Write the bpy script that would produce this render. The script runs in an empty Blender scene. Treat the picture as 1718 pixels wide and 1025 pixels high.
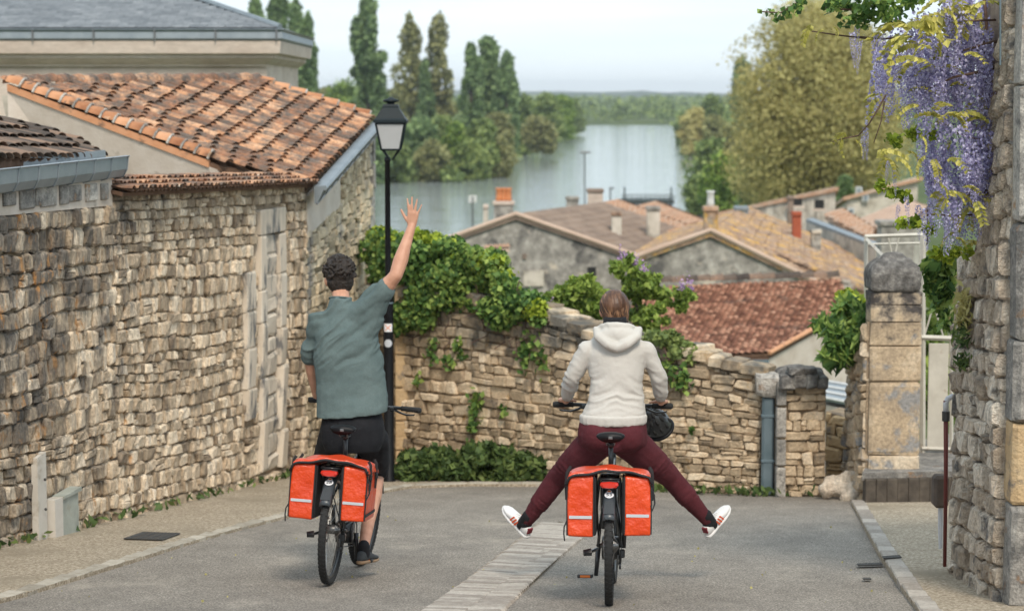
import bpy, bmesh, math, random
import numpy as np
from mathutils import Vector, Matrix
random.seed(7)
rng = np.random.default_rng(7)
S = bpy.context.scene
R = math.radians
PI = math.pi
# ------------------------------------------------------------------ camera
FP, CX, CY, HOR = 3600.0, 859.0, 512.5, 160.0      # focal length etc. in photo pixels
TH = math.atan((CY - HOR) / FP)
cam_d = bpy.data.cameras.new('camera'); cam = bpy.data.objects.new('camera', cam_d)
S.collection.objects.link(cam); S.camera = cam
cam_d.sensor_width = 36; cam_d.lens = 36 * FP / 1718
cam.location = (0, 0, 0); cam.rotation_euler = (PI / 2 - TH, 0, 0)
cam_d.clip_start = .1; cam_d.clip_end = 12000
cam_d.dof.use_dof = True; cam_d.dof.focus_distance = 13.0; cam_d.dof.aperture_fstop = 3.0
# ------------------------------------------------------------------ light
SUN_EL, SUN_AZ = 46, 168         # azimuth: degrees clockwise from +Y
wd = bpy.data.worlds.new('World'); S.world = wd; wd.use_nodes = True
nt = wd.node_tree; nt.nodes.clear()
def wn(t, **k):
    n = nt.nodes.new(t)
    for a, b in k.items(): setattr(n, a, b)
    return n
sky = wn('ShaderNodeTexSky', sky_type='NISHITA', sun_disc=False)
sky.sun_elevation = R(SUN_EL); sky.sun_rotation = R(SUN_AZ); sky.air_density = 1.0; sky.dust_density = 2.0
tc = wn('ShaderNodeTexCoord'); mp = wn('ShaderNodeMapping'); mp.inputs['Scale'].default_value = (1.6, 1.6, 16)
ns = wn('ShaderNodeTexNoise'); ns.inputs['Scale'].default_value = 2.2; ns.inputs['Detail'].default_value = 5; ns.inputs['Roughness'].default_value = .5
cr = wn('ShaderNodeValToRGB')
cr.color_ramp.elements[0].position = .34; cr.color_ramp.elements[0].color = (4.5, 5.6, 6.4, 1)
cr.color_ramp.elements[1].position = .66; cr.color_ramp.elements[1].color = (6.3, 7.0, 7.4, 1)
sepz = wn('ShaderNodeSeparateXYZ')
mr = wn('ShaderNodeMapRange'); mr.inputs[1].default_value = 0; mr.inputs[2].default_value = .055; mr.inputs[3].default_value = 1; mr.inputs[4].default_value = 0
hm = wn('ShaderNodeMix', data_type='RGBA'); hm.inputs[7].default_value = (6.7, 7.15, 7.3, 1)
hf = wn('ShaderNodeMath', operation='MULTIPLY'); hf.inputs[1].default_value = .8
mx = wn('ShaderNodeMix', data_type='RGBA'); mx.inputs[0].default_value = .88
bg = wn('ShaderNodeBackground'); bg.inputs['Strength'].default_value = .1
wo = wn('ShaderNodeOutputWorld')
L = nt.links.new
L(tc.outputs['Generated'], mp.inputs['Vector']); L(mp.outputs[0], ns.inputs['Vector']); L(ns.outputs['Fac'], cr.inputs[0])
L(tc.outputs['Generated'], sepz.inputs[0]); L(sepz.outputs['Z'], mr.inputs[0]); L(mr.outputs[0], hf.inputs[0]); L(hf.outputs[0], hm.inputs[0])
L(cr.outputs[0], hm.inputs[6]); L(sky.outputs[0], mx.inputs[6]); L(hm.outputs[2], mx.inputs[7])
L(mx.outputs[2], bg.inputs['Color']); L(bg.outputs[0], wo.inputs[0])
sd = bpy.data.lights.new('sun', 'SUN'); sd.energy = 1.5; sd.angle = R(14); sd.color = (1, .89, .75)
sun = bpy.data.objects.new('sun', sd); S.collection.objects.link(sun)
_a = R(SUN_AZ); _e = R(SUN_EL)
sun.rotation_euler = Vector((-math.sin(_a) * math.cos(_e), -math.cos(_a) * math.cos(_e), -math.sin(_e))).to_track_quat('-Z', 'Y').to_euler()
S.view_settings.view_transform = 'Standard'; S.view_settings.look = 'None'
S.view_settings.exposure = 0.84; S.view_settings.gamma = 1; S.view_settings.use_curve_mapping = False
S.cycles.volume_bounces = 0; S.cycles.max_bounces = 6; S.cycles.transparent_max_bounces = 6

# ------------------------------------------------------------------ helpers
def W(px, py, y):
    "point at distance y along the view axis seen at a pixel of the photograph"
    a = (px - CX) / FP; b = -(py - CY) / FP
    vy = math.cos(TH) + b * math.sin(TH); vz = -math.sin(TH) + b * math.cos(TH)
    k = y / vy
    return Vector((a * k, y, vz * k))
def gz(x, y):
    if y < 26: return -(1.6 + .11 * y)
    if y < 46: return -4.46 - (y - 26) / 20 * 4.3
    if y < 150: return -8.76 - (y - 46) / 104 * 2.3
    return -11.06
def G(px, py):
    "road point seen at a pixel"
    r = W(px, py, 1.0); t = r.z
    y = 1.6 / (-t - .11)
    return Vector((r.x * y, y, -(1.6 + .11 * y)))

def pn(P, seed=0):
    "vectorised gradient-ish value noise in -1..1"
    P = np.asarray(P, float); i = np.floor(P).astype(np.int64); f = P - i; f = f * f * (3 - 2 * f)
    def h(a):
        n = (a[:, 0] * 374761393 + a[:, 1] * 668265263 + a[:, 2] * 1274126177 + seed * 974711) & 0xffffffff
        n = ((n ^ (n >> 13)) * 1274126177) & 0xffffffff
        n = (n ^ (n >> 16)) & 0xffff
        return n / 32767.5 - 1
    r = 0
    for dx in (0, 1):
        for dy in (0, 1):
            for dz in (0, 1):
                w = (f[:, 0] if dx else 1 - f[:, 0]) * (f[:, 1] if dy else 1 - f[:, 1]) * (f[:, 2] if dz else 1 - f[:, 2])
                r = r + w * h(i + np.array([dx, dy, dz]))
    return r
def fbm(P, o=3, seed=0):
    P = np.asarray(P, float); r = 0; a = 1; s = 0
    for k in range(o): r = r + a * pn(P * 2 ** k, seed + k); s += a; a *= .5
    return r / s

def mkmesh(name, V, Fc, smooth=True):
    me = bpy.data.meshes.new(name)
    if isinstance(Fc, np.ndarray):
        V = np.asarray(V, np.float32); k = Fc.shape[1]
        me.vertices.add(len(V)); me.vertices.foreach_set('co', V.ravel())
        me.loops.add(Fc.size); me.loops.foreach_set('vertex_index', Fc.astype(np.int32).ravel())
        me.polygons.add(len(Fc)); me.polygons.foreach_set('loop_start', np.arange(0, Fc.size, k, dtype=np.int32))
        me.update(calc_edges=True)
    else:
        me.from_pydata([tuple(v) for v in V], [], Fc)
    if smooth: me.polygons.foreach_set('use_smooth', [True] * len(me.polygons))
    me.update()
    return me
def origin(o):
    p = Vector((0, 0, 0))
    while o is not None: p += o.location; o = o.parent
    return p
def tag(o, label=None, cat=None, group=None, kind=None):
    if label: o['label'] = label
    if cat: o['category'] = cat
    if group: o['group'] = group
    if kind: o['kind'] = kind
    return o
def thing(name, loc, label, cat, group=None):
    o = bpy.data.objects.new(name, None); o.location = loc; o.empty_display_size = .2
    S.collection.objects.link(o)
    return tag(o, label, cat, group)
def link(name, me, mat=None, parent=None, kind=None, label=None):
    o = bpy.data.objects.new(name, me); S.collection.objects.link(o)
    if mat is not None and not len(me.materials): me.materials.append(mat)
    if parent is not None: o.parent = parent
    if kind: o['kind'] = kind
    if label: o['label'] = label
    return o
def ortho(d):
    d = d.normalized(); a = Vector((0, 0, 1)) if abs(d.z) < .9 else Vector((1, 0, 0))
    u = d.cross(a).normalized(); return u, u.cross(d).normalized()

class MB:
    def __init__(s): s.v = []; s.f = []
    def add(s, vs, fs):
        n = len(s.v); s.v += [Vector(v) for v in vs]; s.f += [tuple(n + i for i in f) for f in fs]; return s
    def box(s, c, size, rot=None, bev=0):
        hx, hy, hz = size[0] / 2, size[1] / 2, size[2] / 2; c = Vector(c)
        if bev:
            b = min(bev, hx * .9, hy * .9, hz * .9); vs = []; idx = {}
            for sx in (-1, 1):
                for sy in (-1, 1):
                    for sz in (-1, 1):
                        for k in range(3):
                            p = [sx * (hx - b), sy * (hy - b), sz * (hz - b)]
                            p[k] = (sx * hx, sy * hy, sz * hz)[k]
                            idx[(sx, sy, sz, k)] = len(vs); vs.append(Vector(p))
            fs = []
            for k in range(3):
                a, b2 = [(1, 2), (2, 0), (0, 1)][k]
                for sg in (-1, 1):
                    q = []
                    for (u, w) in ((-1, -1), (1, -1), (1, 1), (-1, 1)):
                        t = [0, 0, 0]; t[k] = sg; t[a] = u; t[b2] = w; q.append(idx[(*t, k)])
                    fs.append(q if sg > 0 else q[::-1])
                    # edges
            for k in range(3):
                a, b2 = [(1, 2), (2, 0), (0, 1)][k]
                for u in (-1, 1):
                    for w in (-1, 1):
                        q = []
                        for sg, kk in ((-1, a), (1, a), (1, b2), (-1, b2)):
                            t = [0, 0, 0]; t[k] = sg; t[a] = u; t[b2] = w; q.append(idx[(*t, kk)])
                        fs.append(q if u * w < 0 else q[::-1])
            for sx in (-1, 1):
                for sy in (-1, 1):
                    for sz in (-1, 1):
                        q = [idx[(sx, sy, sz, k)] for k in range(3)]
                        fs.append(q if sx * sy * sz > 0 else q[::-1])
        else:
            vs = [Vector((x, y, z)) for x in (-hx, hx) for y in (-hy, hy) for z in (-hz, hz)]
            fs = [(0, 1, 3, 2), (4, 6, 7, 5), (0, 4, 5, 1), (2, 3, 7, 6), (0, 2, 6, 4), (1, 5, 7, 3)]
        if rot is not None: vs = [rot @ v for v in vs]
        return s.add([c + v for v in vs], fs)
    def loft(s, rings, cap0=True, cap1=True):
        n = len(rings[0]); vs = [p for r in rings for p in r]; fs = []
        for i in range(len(rings) - 1):
            for j in range(n):
                k = (j + 1) % n; fs.append((i * n + j, i * n + k, (i + 1) * n + k, (i + 1) * n + j))
        if cap0: fs.append(tuple(range(n - 1, -1, -1)))
        if cap1: fs.append(tuple((len(rings) - 1) * n + j for j in range(n)))
        return s.add(vs, fs)
    def tube(s, pts, rad, seg=8, caps=True, sq=(1, 1)):
        pts = [Vector(p) for p in pts]
        if not hasattr(rad, '__len__'): rad = [rad] * len(pts)
        rings = []; u = None
        for i, p in enumerate(pts):
            d = (pts[min(i + 1, len(pts) - 1)] - pts[max(i - 1, 0)]).normalized()
            if u is None: u, w = ortho(d)
            else:
                u = (u - d * u.dot(d)).normalized(); w = u.cross(d).normalized()
            rings.append([p + (u * math.cos(2 * PI * k / seg) * sq[0] - w * math.sin(2 * PI * k / seg) * sq[1]) * rad[i] for k in range(seg)])
        return s.loft(rings, caps, caps)
    def cap(s, p, q, r1, r2, seg=12):
        "tapered capsule"
        p = Vector(p); q = Vector(q); d = (q - p)
        if d.length < 1e-6: return s.ell(p, (r1, r1, r1))
        d.normalize(); pts = []; rr = []
        for a in (-85, -60, -30, 0): pts.append(p + d * r1 * math.sin(R(a))); rr.append(r1 * math.cos(R(a)))
        for a in (0, 30, 60, 85): pts.append(q + d * r2 * math.sin(R(a))); rr.append(r2 * math.cos(R(a)))
        return s.tube(pts, rr, seg)
    def chain(s, pts, rr, seg=12):
        for i in range(len(pts) - 1): s.cap(pts[i], pts[i + 1], rr[i], rr[i + 1], seg)
        return s
    def ell(s, c, r, seg=14, rot=None, rings=8):
        c = Vector(c); rs = []
        for i in range(rings + 1):
            a = -PI / 2 + PI * (i + .02 * (i == 0) - .02 * (i == rings)) / rings; cz, cr_ = math.sin(a), math.cos(a)
            ring = []
            for k in range(seg):
                t = 2 * PI * k / seg; v = Vector((r[0] * cr_ * math.cos(t), r[1] * cr_ * math.sin(t), r[2] * cz))
                ring.append(c + (rot @ v if rot else v))
            rs.append(ring)
        return s.loft(rs)
    def torus(s, c, ax, Rr, r, n=48, m=8, a0=0, a1=360, prof=None, up=None):
        c = Vector(c); ax = Vector(ax).normalized(); u, w = ortho(ax)
        if up is not None: u = Vector(up).normalized(); w = ax.cross(u)
        full = abs(a1 - a0) >= 359.9; rs = []
        for i in range(n + (0 if full else 1)):
            t = R(a0 + (a1 - a0) * i / n); d = u * math.cos(t) + w * math.sin(t)
            if prof: rs.append([c + d * (Rr + pr) + ax * pa for pr, pa in prof])
            else: rs.append([c + d * (Rr + r * math.cos(2 * PI * k / m)) + ax * (r * math.sin(2 * PI * k / m)) for k in range(m)])
        if full: rs.append(rs[0]); return s.loft(rs, False, False)
        return s.loft(rs)
    def lathe(s, c, prof, seg=16, caps=True, rot=0):
        c = Vector(c)
        return s.loft([[c + Vector((r * math.cos(2 * PI * k / seg + rot), r * math.sin(2 * PI * k / seg + rot), z)) for k in range(seg)] for r, z in prof], caps, caps)
    def prism(s, poly, ext):
        "planar polygon extruded by vector"
        n = len(poly); ext = Vector(ext); poly = [Vector(p) for p in poly]
        return s.add(poly + [p + ext for p in poly], [tuple(range(n - 1, -1, -1)), tuple(range(n, 2 * n))] + [(i, (i + 1) % n, n + (i + 1) % n, n + i) for i in range(n)])
    def xf(s, M): s.v = [M @ v for v in s.v]; return s
    def build(s, name, mat=None, parent=None, smooth=False, world=True, kind=None, label=None):
        off = origin(parent) if (parent is not None and world) else Vector((0, 0, 0))
        me = mkmesh(name, [v - off for v in s.v], s.f, smooth)
        return link(name, me, mat, parent, kind, label)

def remesh(mb, voxel, smooth=4, fac=.5):
    "one continuous surface out of overlapping volumes; world-space mesh"
    me = mkmesh('tmp', mb.v, mb.f); bm_ = bmesh.new(); bm_.from_mesh(me); bmesh.ops.recalc_face_normals(bm_, faces=bm_.faces); bm_.to_mesh(me); bm_.free(); o = bpy.data.objects.new('tmp', me); S.collection.objects.link(o)
    m = o.modifiers.new('r', 'REMESH'); m.mode = 'VOXEL'; m.voxel_size = voxel; m.use_smooth_shade = True
    if smooth:
        m = o.modifiers.new('s', 'SMOOTH'); m.iterations = smooth; m.factor = fac
    dg = bpy.context.evaluated_depsgraph_get(); dg.update()
    r = bpy.data.meshes.new_from_object(o.evaluated_get(dg)); bpy.data.objects.remove(o); bpy.data.meshes.remove(me)
    r.polygons.foreach_set('use_smooth', [True] * len(r.polygons))
    return r
def coords(me):
    a = np.empty(len(me.vertices) * 3, np.float32); me.vertices.foreach_get('co', a); return a.reshape(-1, 3).astype(float)
def displace(me, fn):
    a = coords(me); n = np.empty(len(me.vertices) * 3, np.float32); me.vertex_normals.foreach_get('vector', n); n = n.reshape(-1, 3)
    a = a + n * np.asarray(fn(a))[:, None]
    me.vertices.foreach_set('co', a.astype(np.float32).ravel()); me.update()
def put(me, name, mat, parent, label=None):
    off = origin(parent); me.transform(Matrix.Translation(-off)); me.materials.clear()
    return link(name, me, mat, parent, label=label)

# ------------------------------------------------------------------ materials
def P(name, cols, scale=6, detail=6, rough=.8, bump=.3, bscale=40, bdist=.01, rand=0, metal=0, spec=.3, stretch=(1, 1, 1),
      dirt=None, dirt2=None, trans=0, coord='pos', hsv=0, bump2=None, nrough=.6, coat=0, fine=None):
    m = bpy.data.materials.new(name); m.use_nodes = True; t = m.node_tree; t.nodes.clear(); Lk = t.links.new
    def n(ty, **k):
        x = t.nodes.new(ty)
        for a, b in k.items(): setattr(x, a, b)
        return x
    out = n('ShaderNodeOutputMaterial'); b = n('ShaderNodeBsdfPrincipled'); Lk(b.outputs[0], out.inputs[0])
    b.inputs['Roughness'].default_value = rough; b.inputs['Metallic'].default_value = metal
    b.inputs['Specular IOR Level'].default_value = spec; b.inputs['Coat Weight'].default_value = coat
    if coord == 'pos': src = n('ShaderNodeNewGeometry').outputs['Position']
    else: src = n('ShaderNodeTexCoord').outputs['Object']
    mpn = n('ShaderNodeMapping'); mpn.inputs['Scale'].default_value = stretch; Lk(src, mpn.inputs[0]); vec = mpn.outputs[0]
    def noise(sc, de=6, ro=.6, v=None):
        x = n('ShaderNodeTexNoise'); x.inputs['Scale'].default_value = sc; x.inputs['Detail'].default_value = de; x.inputs['Roughness'].default_value = ro
        Lk(v or vec, x.inputs['Vector']); return x.outputs['Fac']
    def math_(op, a, c):
        x = n('ShaderNodeMath', operation=op)
        for i, q in enumerate((a, c)):
            if isinstance(q, (int, float)): x.inputs[i].default_value = q
            else: Lk(q, x.inputs[i])
        return x.outputs[0]
    fac = noise(scale, detail, nrough); wnz = None
    if rand or hsv:
        oi = n('ShaderNodeObjectInfo'); ge = n('ShaderNodeNewGeometry'); cb = n('ShaderNodeCombineXYZ')
        Lk(oi.outputs['Random'], cb.inputs[0]); Lk(ge.outputs['Random Per Island'], cb.inputs[1])
        wnz = n('ShaderNodeTexWhiteNoise', noise_dimensions='3D'); Lk(cb.outputs[0], wnz.inputs['Vector'])
        fac = math_('ADD', math_('MULTIPLY', fac, 1 - rand * .6), math_('MULTIPLY', math_('SUBTRACT', wnz.outputs['Value'], .5 - .3 * 1), rand))
    rp = n('ShaderNodeValToRGB'); el = rp.color_ramp.elements
    while len(el) > 1: el.remove(el[-1])
    for i, (p, c) in enumerate(cols):
        e = el[0] if i == 0 else el.new(p)
        e.position = p; e.color = (*c, 1)
    Lk(fac, rp.inputs[0]); col = rp.outputs[0]
    for dd in (dirt, dirt2):
        if dd:
            c, sc, lo, hi = dd[:4]; f = noise(sc, 6, .65)
            if len(dd) > 4:
                vm = n('ShaderNodeVectorMath', operation='DOT_PRODUCT'); Lk(src, vm.inputs[0]); vm.inputs[1].default_value = dd[4][:3]
                f = math_('ADD', f, math_('ADD', vm.outputs['Value'], dd[4][3]))
            mrn = n('ShaderNodeMapRange', clamp=True); mrn.inputs[1].default_value = lo; mrn.inputs[2].default_value = hi; Lk(f, mrn.inputs[0])
            mi = n('ShaderNodeMix', data_type='RGBA'); Lk(mrn.outputs[0], mi.inputs[0]); Lk(col, mi.inputs[6]); mi.inputs[7].default_value = (*c, 1); col = mi.outputs[2]
    if fine:
        ff = noise(fine[0], 4, .7); m2 = n('ShaderNodeMapRange', clamp=True); m2.inputs[1].default_value = .3; m2.inputs[2].default_value = .7; m2.inputs[3].default_value = 1 - fine[1]; m2.inputs[4].default_value = 1 + fine[1] * .6; Lk(ff, m2.inputs[0])
        vm2 = n('ShaderNodeVectorMath', operation='SCALE'); Lk(col, vm2.inputs[0]); Lk(m2.outputs[0], vm2.inputs['Scale']); col = vm2.outputs[0]
    if hsv:
        hs = n('ShaderNodeHueSaturation'); Lk(col, hs.inputs['Color'])
        sp = n('ShaderNodeSeparateXYZ'); Lk(wnz.outputs['Color'], sp.inputs[0])
        Lk(math_('ADD', math_('MULTIPLY', sp.outputs[0], hsv * 2), 1 - hsv), hs.inputs['Value']); col = hs.outputs[0]
    Lk(col, b.inputs['Base Color'])
    if bump:
        h = noise(bscale, 5, .6)
        if bump2: h = math_('ADD', h, math_('MULTIPLY', noise(bump2[0], 3, .5), bump2[1]))
        bn = n('ShaderNodeBump'); bn.inputs['Strength'].default_value = bump; bn.inputs['Distance'].default_value = bdist
        Lk(h, bn.inputs['Height']); Lk(bn.outputs[0], b.inputs['Normal'])
    if trans:
        tr = n('ShaderNodeBsdfTranslucent'); Lk(col, tr.inputs[0]); ms = n('ShaderNodeMixShader'); ms.inputs[0].default_value = trans
        Lk(b.outputs[0], ms.inputs[1]); Lk(tr.outputs[0], ms.inputs[2]); Lk(ms.outputs[0], out.inputs[0])
    return m
def C1(c, v=.12):
    return [(.3, tuple(x * (1 - v) for x in c)), (.7, tuple(min(1, x * (1 + v)) for x in c))]
def plain(name, c, rough=.5, metal=0, spec=.4, bump=.05, v=.1, bscale=60, coat=0): return P(name, C1(c, v), scale=8, rough=rough, metal=metal, spec=spec, bump=bump, bscale=bscale, bdist=.003, coat=coat)

LIME = [(.18, (.27, .21, .16)), (.36, (.52, .40, .275)), (.52, (.68, .535, .38)), (.70, (.80, .665, .50)), (.9, (.58, .50, .41))]
M = {}
M['stone_left'] = P('left_wall_stone', LIME, scale=7, rand=.45, rough=.9, bump=.9, bscale=34, bdist=.03, hsv=.2, bump2=(110, .5), stretch=(1, 1, .5), fine=(42, .45),
    dirt=((.17, .148, .125), 3.6, .48, .68, (.0, -.05, .05, 1.0)), dirt2=((.5, .26, .1), 7.5, .60, .70, (0, -.03, 0, .52)))
M['stone_mid'] = P('mid_wall_stone', [(.15, (.17, .145, .115)), (.35, (.42, .32, .215)), (.55, (.62, .48, .325)), (.75, (.72, .595, .44)), (.95, (.48, .43, .36))], scale=9, rand=.4, rough=.9, bump=.8, bscale=45, bdist=.02, hsv=.16, fine=(48, .35),
    dirt=((.15, .14, .12), 3.0, .52, .70, (0, 0, .25, .72)), dirt2=((.45, .27, .1), 5, .62, .74))
M['stone_right'] = P('right_wall_stone', [(.15, (.24, .2, .17)), (.38, (.46, .37, .28)), (.58, (.64, .54, .43)), (.78, (.74, .66, .55)), (.95, (.48, .44, .4))], scale=6, rand=.35, rough=.9, bump=1, bscale=26, bdist=.03, bump2=(90, .5), hsv=.14, fine=(36, .4),
    dirt=((.16, .15, .14), 5, .52, .66), dirt2=((.4, .2, .07), 6, .66, .74))
M['stone_corner'] = P('corner_house_stone', [(.15, (.28, .24, .18)), (.4, (.5, .41, .28)), (.6, (.64, .53, .37)), (.85, (.7, .62, .48))], scale=9, rand=.35, rough=.9, bump=.8, bscale=45, bdist=.02, hsv=.14, fine=(48, .3), stretch=(1, 1, .6), dirt=((.26, .245, .22), 1.3, .52, .62))
M['cap_stone'] = P('lichened_cap_stone', [(.3, (.07, .065, .06)), (.5, (.16, .15, .14)), (.7, (.33, .31, .28))], scale=14, rough=.95, bump=1, bscale=50, bdist=.02)
M['shade_stone'] = P('painted_shade_stone', [(.3, (.05, .042, .035)), (.7, (.12, .1, .08))], scale=9, rough=.95, bump=.7)  # near-black base colour carries the shadow on the step riser
M['mortar_pale'] = P('pale_mortar', [(.3, (.34, .27, .2)), (.7, (.55, .46, .36))], scale=9, rough=1, bump=1, bscale=40, bdist=.02)
M['ashlar'] = P('dressed_limestone', [(.28, (.2, .19, .175)), (.5, (.38, .355, .32)), (.72, (.56, .52, .46))], fine=(60, .45), scale=8, rand=.25, rough=.9, bump=.8, bscale=60, bdist=.012, hsv=.12, dirt=((.13, .125, .12), 9, .5, .68), dirt2=((.46, .26, .12), 4.5, .60, .72))
M['ashlar_warm'] = P('warm_limestone', [(.25, (.42, .28, .15)), (.5, (.55, .39, .22)), (.75, (.62, .48, .3))], scale=5, rough=.9, bump=.9, bscale=38, bdist=.02, dirt=((.2, .17, .14), 8, .55, .68))
M['jamb'] = P('jamb_limestone', [(.2, (.4, .35, .29)), (.5, (.64, .55, .44)), (.8, (.76, .68, .57))], scale=3, rough=.85, bump=.5, bscale=50, rand=.2, stretch=(1, 1, .4), dirt=((.17, .165, .16), 5, .52, .62))
M['pillar'] = P('pillar_render', [(.25, (.3, .235, .17)), (.5, (.52, .40, .27)), (.72, (.7, .59, .45))], fine=(30, .4), scale=3, rough=.9, bump=.6, bscale=26, bdist=.015, rand=.2, dirt=((.3, .29, .28), 3.5, .54, .62), dirt2=((.085, .075, .07), 6, .53, .72, (0, 0, .55, 1.22)))
M['mortar'] = P('earth_mortar', [(.3, (.24, .18, .12)), (.7, (.45, .345, .24))], scale=9, rough=1, bump=1, bscale=50, bdist=.02, dirt=((.15, .125, .1), 3, .56, .75))
M['plaster'] = P('old_lime_plaster', [(.3, (.5, .42, .34)), (.6, (.64, .565, .49)), (.8, (.68, .62, .56))], scale=2.5, rough=.9, bump=.4, bscale=30, bdist=.01, dirt=((.3, .25, .19), 5, .6, .72))
M['tile'] = P('clay_tile', [(.2, (.2, .11, .07)), (.42, (.42, .2, .11)), (.6, (.58, .3, .16)), (.8, (.6, .36, .22)), (.95, (.58, .46, .35))], scale=7, rand=.55, rough=.9, bump=.5, bscale=50, hsv=.16,
    fine=(30, .45), dirt=((.15, .118, .098), 5.0, .40, .60), dirt2=((.5, .45, .38), 9, .64, .72))
M['tile_clean'] = P('orange_clay_tile', [(.2, (.36, .15, .075)), (.5, (.56, .27, .14)), (.8, (.62, .34, .2))], scale=7, rand=.55, rough=.9, bump=.4, bscale=50, hsv=.14, dirt=((.12, .09, .07), 5, .58, .7))
M['tile_dark'] = P('mossy_dark_tile', [(.2, (.06, .05, .045)), (.5, (.13, .1, .08)), (.8, (.26, .17, .12))], scale=9, rand=.5, rough=.95, bump=.8, bscale=40, hsv=.15)
M['tile_red'] = P('red_interlocking_tile', [(.15, (.2, .085, .055)), (.5, (.36, .165, .105)), (.75, (.48, .26, .17)), (.95, (.55, .36, .26))], scale=2.5, rand=.6, rough=.9, bump=.4, bscale=30, hsv=.2, dirt=((.1, .08, .07), 1.6, .58, .7))
M['under'] = P('tile_bedding', [(.3, (.10, .06, .04)), (.7, (.2, .12, .08))], scale=8, rough=1, bump=.5)
M['zinc'] = P('zinc_sheet', [(.3, (.2, .235, .26)), (.7, (.3, .335, .36))], scale=4, rough=.45, metal=.35, spec=.5, bump=.1, bscale=14, rand=.25)
M['slate'] = P('roof_slate', [(.3, (.12, .135, .15)), (.6, (.2, .215, .23)), (.8, (.28, .29, .3))], scale=9, rand=.2, rough=.6, bump=.3, bscale=40, hsv=.05)
M['cornice'] = P('cornice_stone', [(.25, (.48, .38, .31)), (.55, (.62, .52, .44)), (.8, (.68, .6, .53))], scale=1.6, rough=.85, bump=.4, bscale=30, stretch=(.5, 1, 1.4), fine=(12, .15), dirt=((.36, .3, .24), 2.2, .58, .72))
M['asphalt'] = P('worn_asphalt', [(.3, (.105, .09, .074)), (.5, (.26, .232, .198)), (.7, (.53, .475, .405))], scale=85, detail=3, rough=.85, bump=.9, bscale=150, bdist=.008, nrough=.75, fine=(2.6, .2), dirt=((.15, .135, .12), .55, .5, .8), dirt2=((.42, .37, .3), 1.3, .56, .85), stretch=(1, .6, 1))
M['gravel'] = P('exposed_aggregate', [(.3, (.17, .13, .09)), (.5, (.4, .33, .24)), (.68, (.66, .57, .45))], scale=42, detail=3, rough=.9, bump=1, bscale=70, bdist=.015, nrough=.7, dirt=((.3, .25, .18), 1.5, .5, .7))
M['kerb'] = P('kerb_stone', [(.3, (.32, .28, .22)), (.7, (.46, .42, .35))], scale=14, rand=.15, rough=.85, bump=.6, bscale=60, hsv=.15, dirt=((.18, .15, .11), 5, .6, .75))
M['paver'] = P('pale_limestone_setts', [(.3, (.3, .26, .22)), (.7, (.46, .415, .36))], fine=(50, .25), scale=12, rand=.4, rough=.8, bump=.4, bscale=60, hsv=.07, dirt=((.28, .23, .18), 7, .62, .78))
M['soil'] = P('soil', [(.3, (.07, .055, .035)), (.7, (.16, .13, .085))], scale=8, rough=1, bump=.8)
M['grass'] = P('meadow', [(.3, (.05, .075, .02)), (.6, (.09, .12, .035)), (.8, (.15, .15, .06))], scale=.05, rough=1, bump=0)
M['iron'] = plain('cast_iron', (.05, .048, .045), .6)
M['black_metal'] = plain('black_paint', (.007, .0075, .009), .45, spec=.2)
M['lantern'] = plain('lantern_paint', (.01, .017, .02), .5, spec=.25)
M['rubber'] = plain('tyre_rubber', (.018, .018, .018), .75, bump=.3)
M['frame'] = plain('frame_paint', (.02, .022, .024), .35, spec=.5, coat=.3)
M['fender'] = plain('fender_plastic', (.05, .058, .066), .35, spec=.5)
M['steel'] = plain('spoke_steel', (.45, .45, .45), .3, metal=1)
M['grey_metal'] = plain('grey_metal', (.2, .2, .2), .4, metal=.7)
M['orange'] = P('orange_tarpaulin', [(.3, (.6, .045, .006)), (.7, (.72, .07, .01))], scale=5, rough=.3, spec=.6, bump=.6, bscale=5, bdist=.05, bump2=(12, .35))
M['red_lens'] = plain('red_lens', (.6, .03, .015), .25, spec=.6)
M['reflect'] = plain('reflective_tape', (.5, .52, .55), .4, v=.05)
M['black_fabric'] = P('black_fabric', [(.3, (.008, .009, .012)), (.7, (.018, .019, .023))], scale=12, rough=.85, bump=.4, bscale=60)
M['webbing'] = plain('black_webbing', (.016, .016, .018), .7)
M['sticker'] = plain('white_sticker', (.75, .76, .78), .5, v=.03)
M['ink'] = plain('black_ink', (.012, .012, .015), .6)
M['orange_ink'] = plain('orange_ink', (.8, .2, .03), .5)
M['skin'] = P('skin', [(.3, (.48, .24, .155)), (.7, (.6, .33, .225))], scale=14, rough=.5, spec=.35, bump=.15, bscale=120, bdist=.002, dirt=((.5, .19, .12), 9, .6, .8))
M['tee'] = P('sage_cotton', [(.3, (.105, .145, .145)), (.7, (.135, .18, .178))], scale=4, rough=.95, spec=.15, bump=.5, bscale=260, bdist=.003, bump2=(10, 7.), fine=(90, .12))
M['hoodie'] = P('cream_sweatshirt', [(.3, (.52, .495, .455)), (.7, (.58, .555, .515))], scale=4, rough=.95, spec=.15, bump=.5, bscale=180, bdist=.003, bump2=(11, 7.))
M['pants'] = P('burgundy_knit', [(.3, (.082, .018, .024)), (.7, (.112, .026, .033))], scale=5, rough=.9, spec=.2, bump=.5, bscale=150, bdist=.003, bump2=(13, 6.), fine=(80, .15))
M['hair_dark'] = P('dark_hair', [(.3, (.012, .009, .007)), (.7, (.035, .024, .018))], scale=30, rough=.55, spec=.4, bump=.9, bscale=90, bdist=.008)
M['hair_brown'] = P('brown_hair', [(.36, (.035, .016, .009)), (.52, (.10, .045, .022)), (.66, (.30, .16, .085))], rand=.5, scale=34, rough=.45, spec=.5, bump=.6, bscale=60, bdist=.004, stretch=(1, .4, .14))
M['white_leather'] = plain('white_leather', (.72, .71, .7), .5, v=.05)
M['stripe'] = plain('red_orange_leather', (.7, .11, .04), .5)
M['heel'] = plain('dark_red_leather', (.2, .02, .03), .5)
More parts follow.
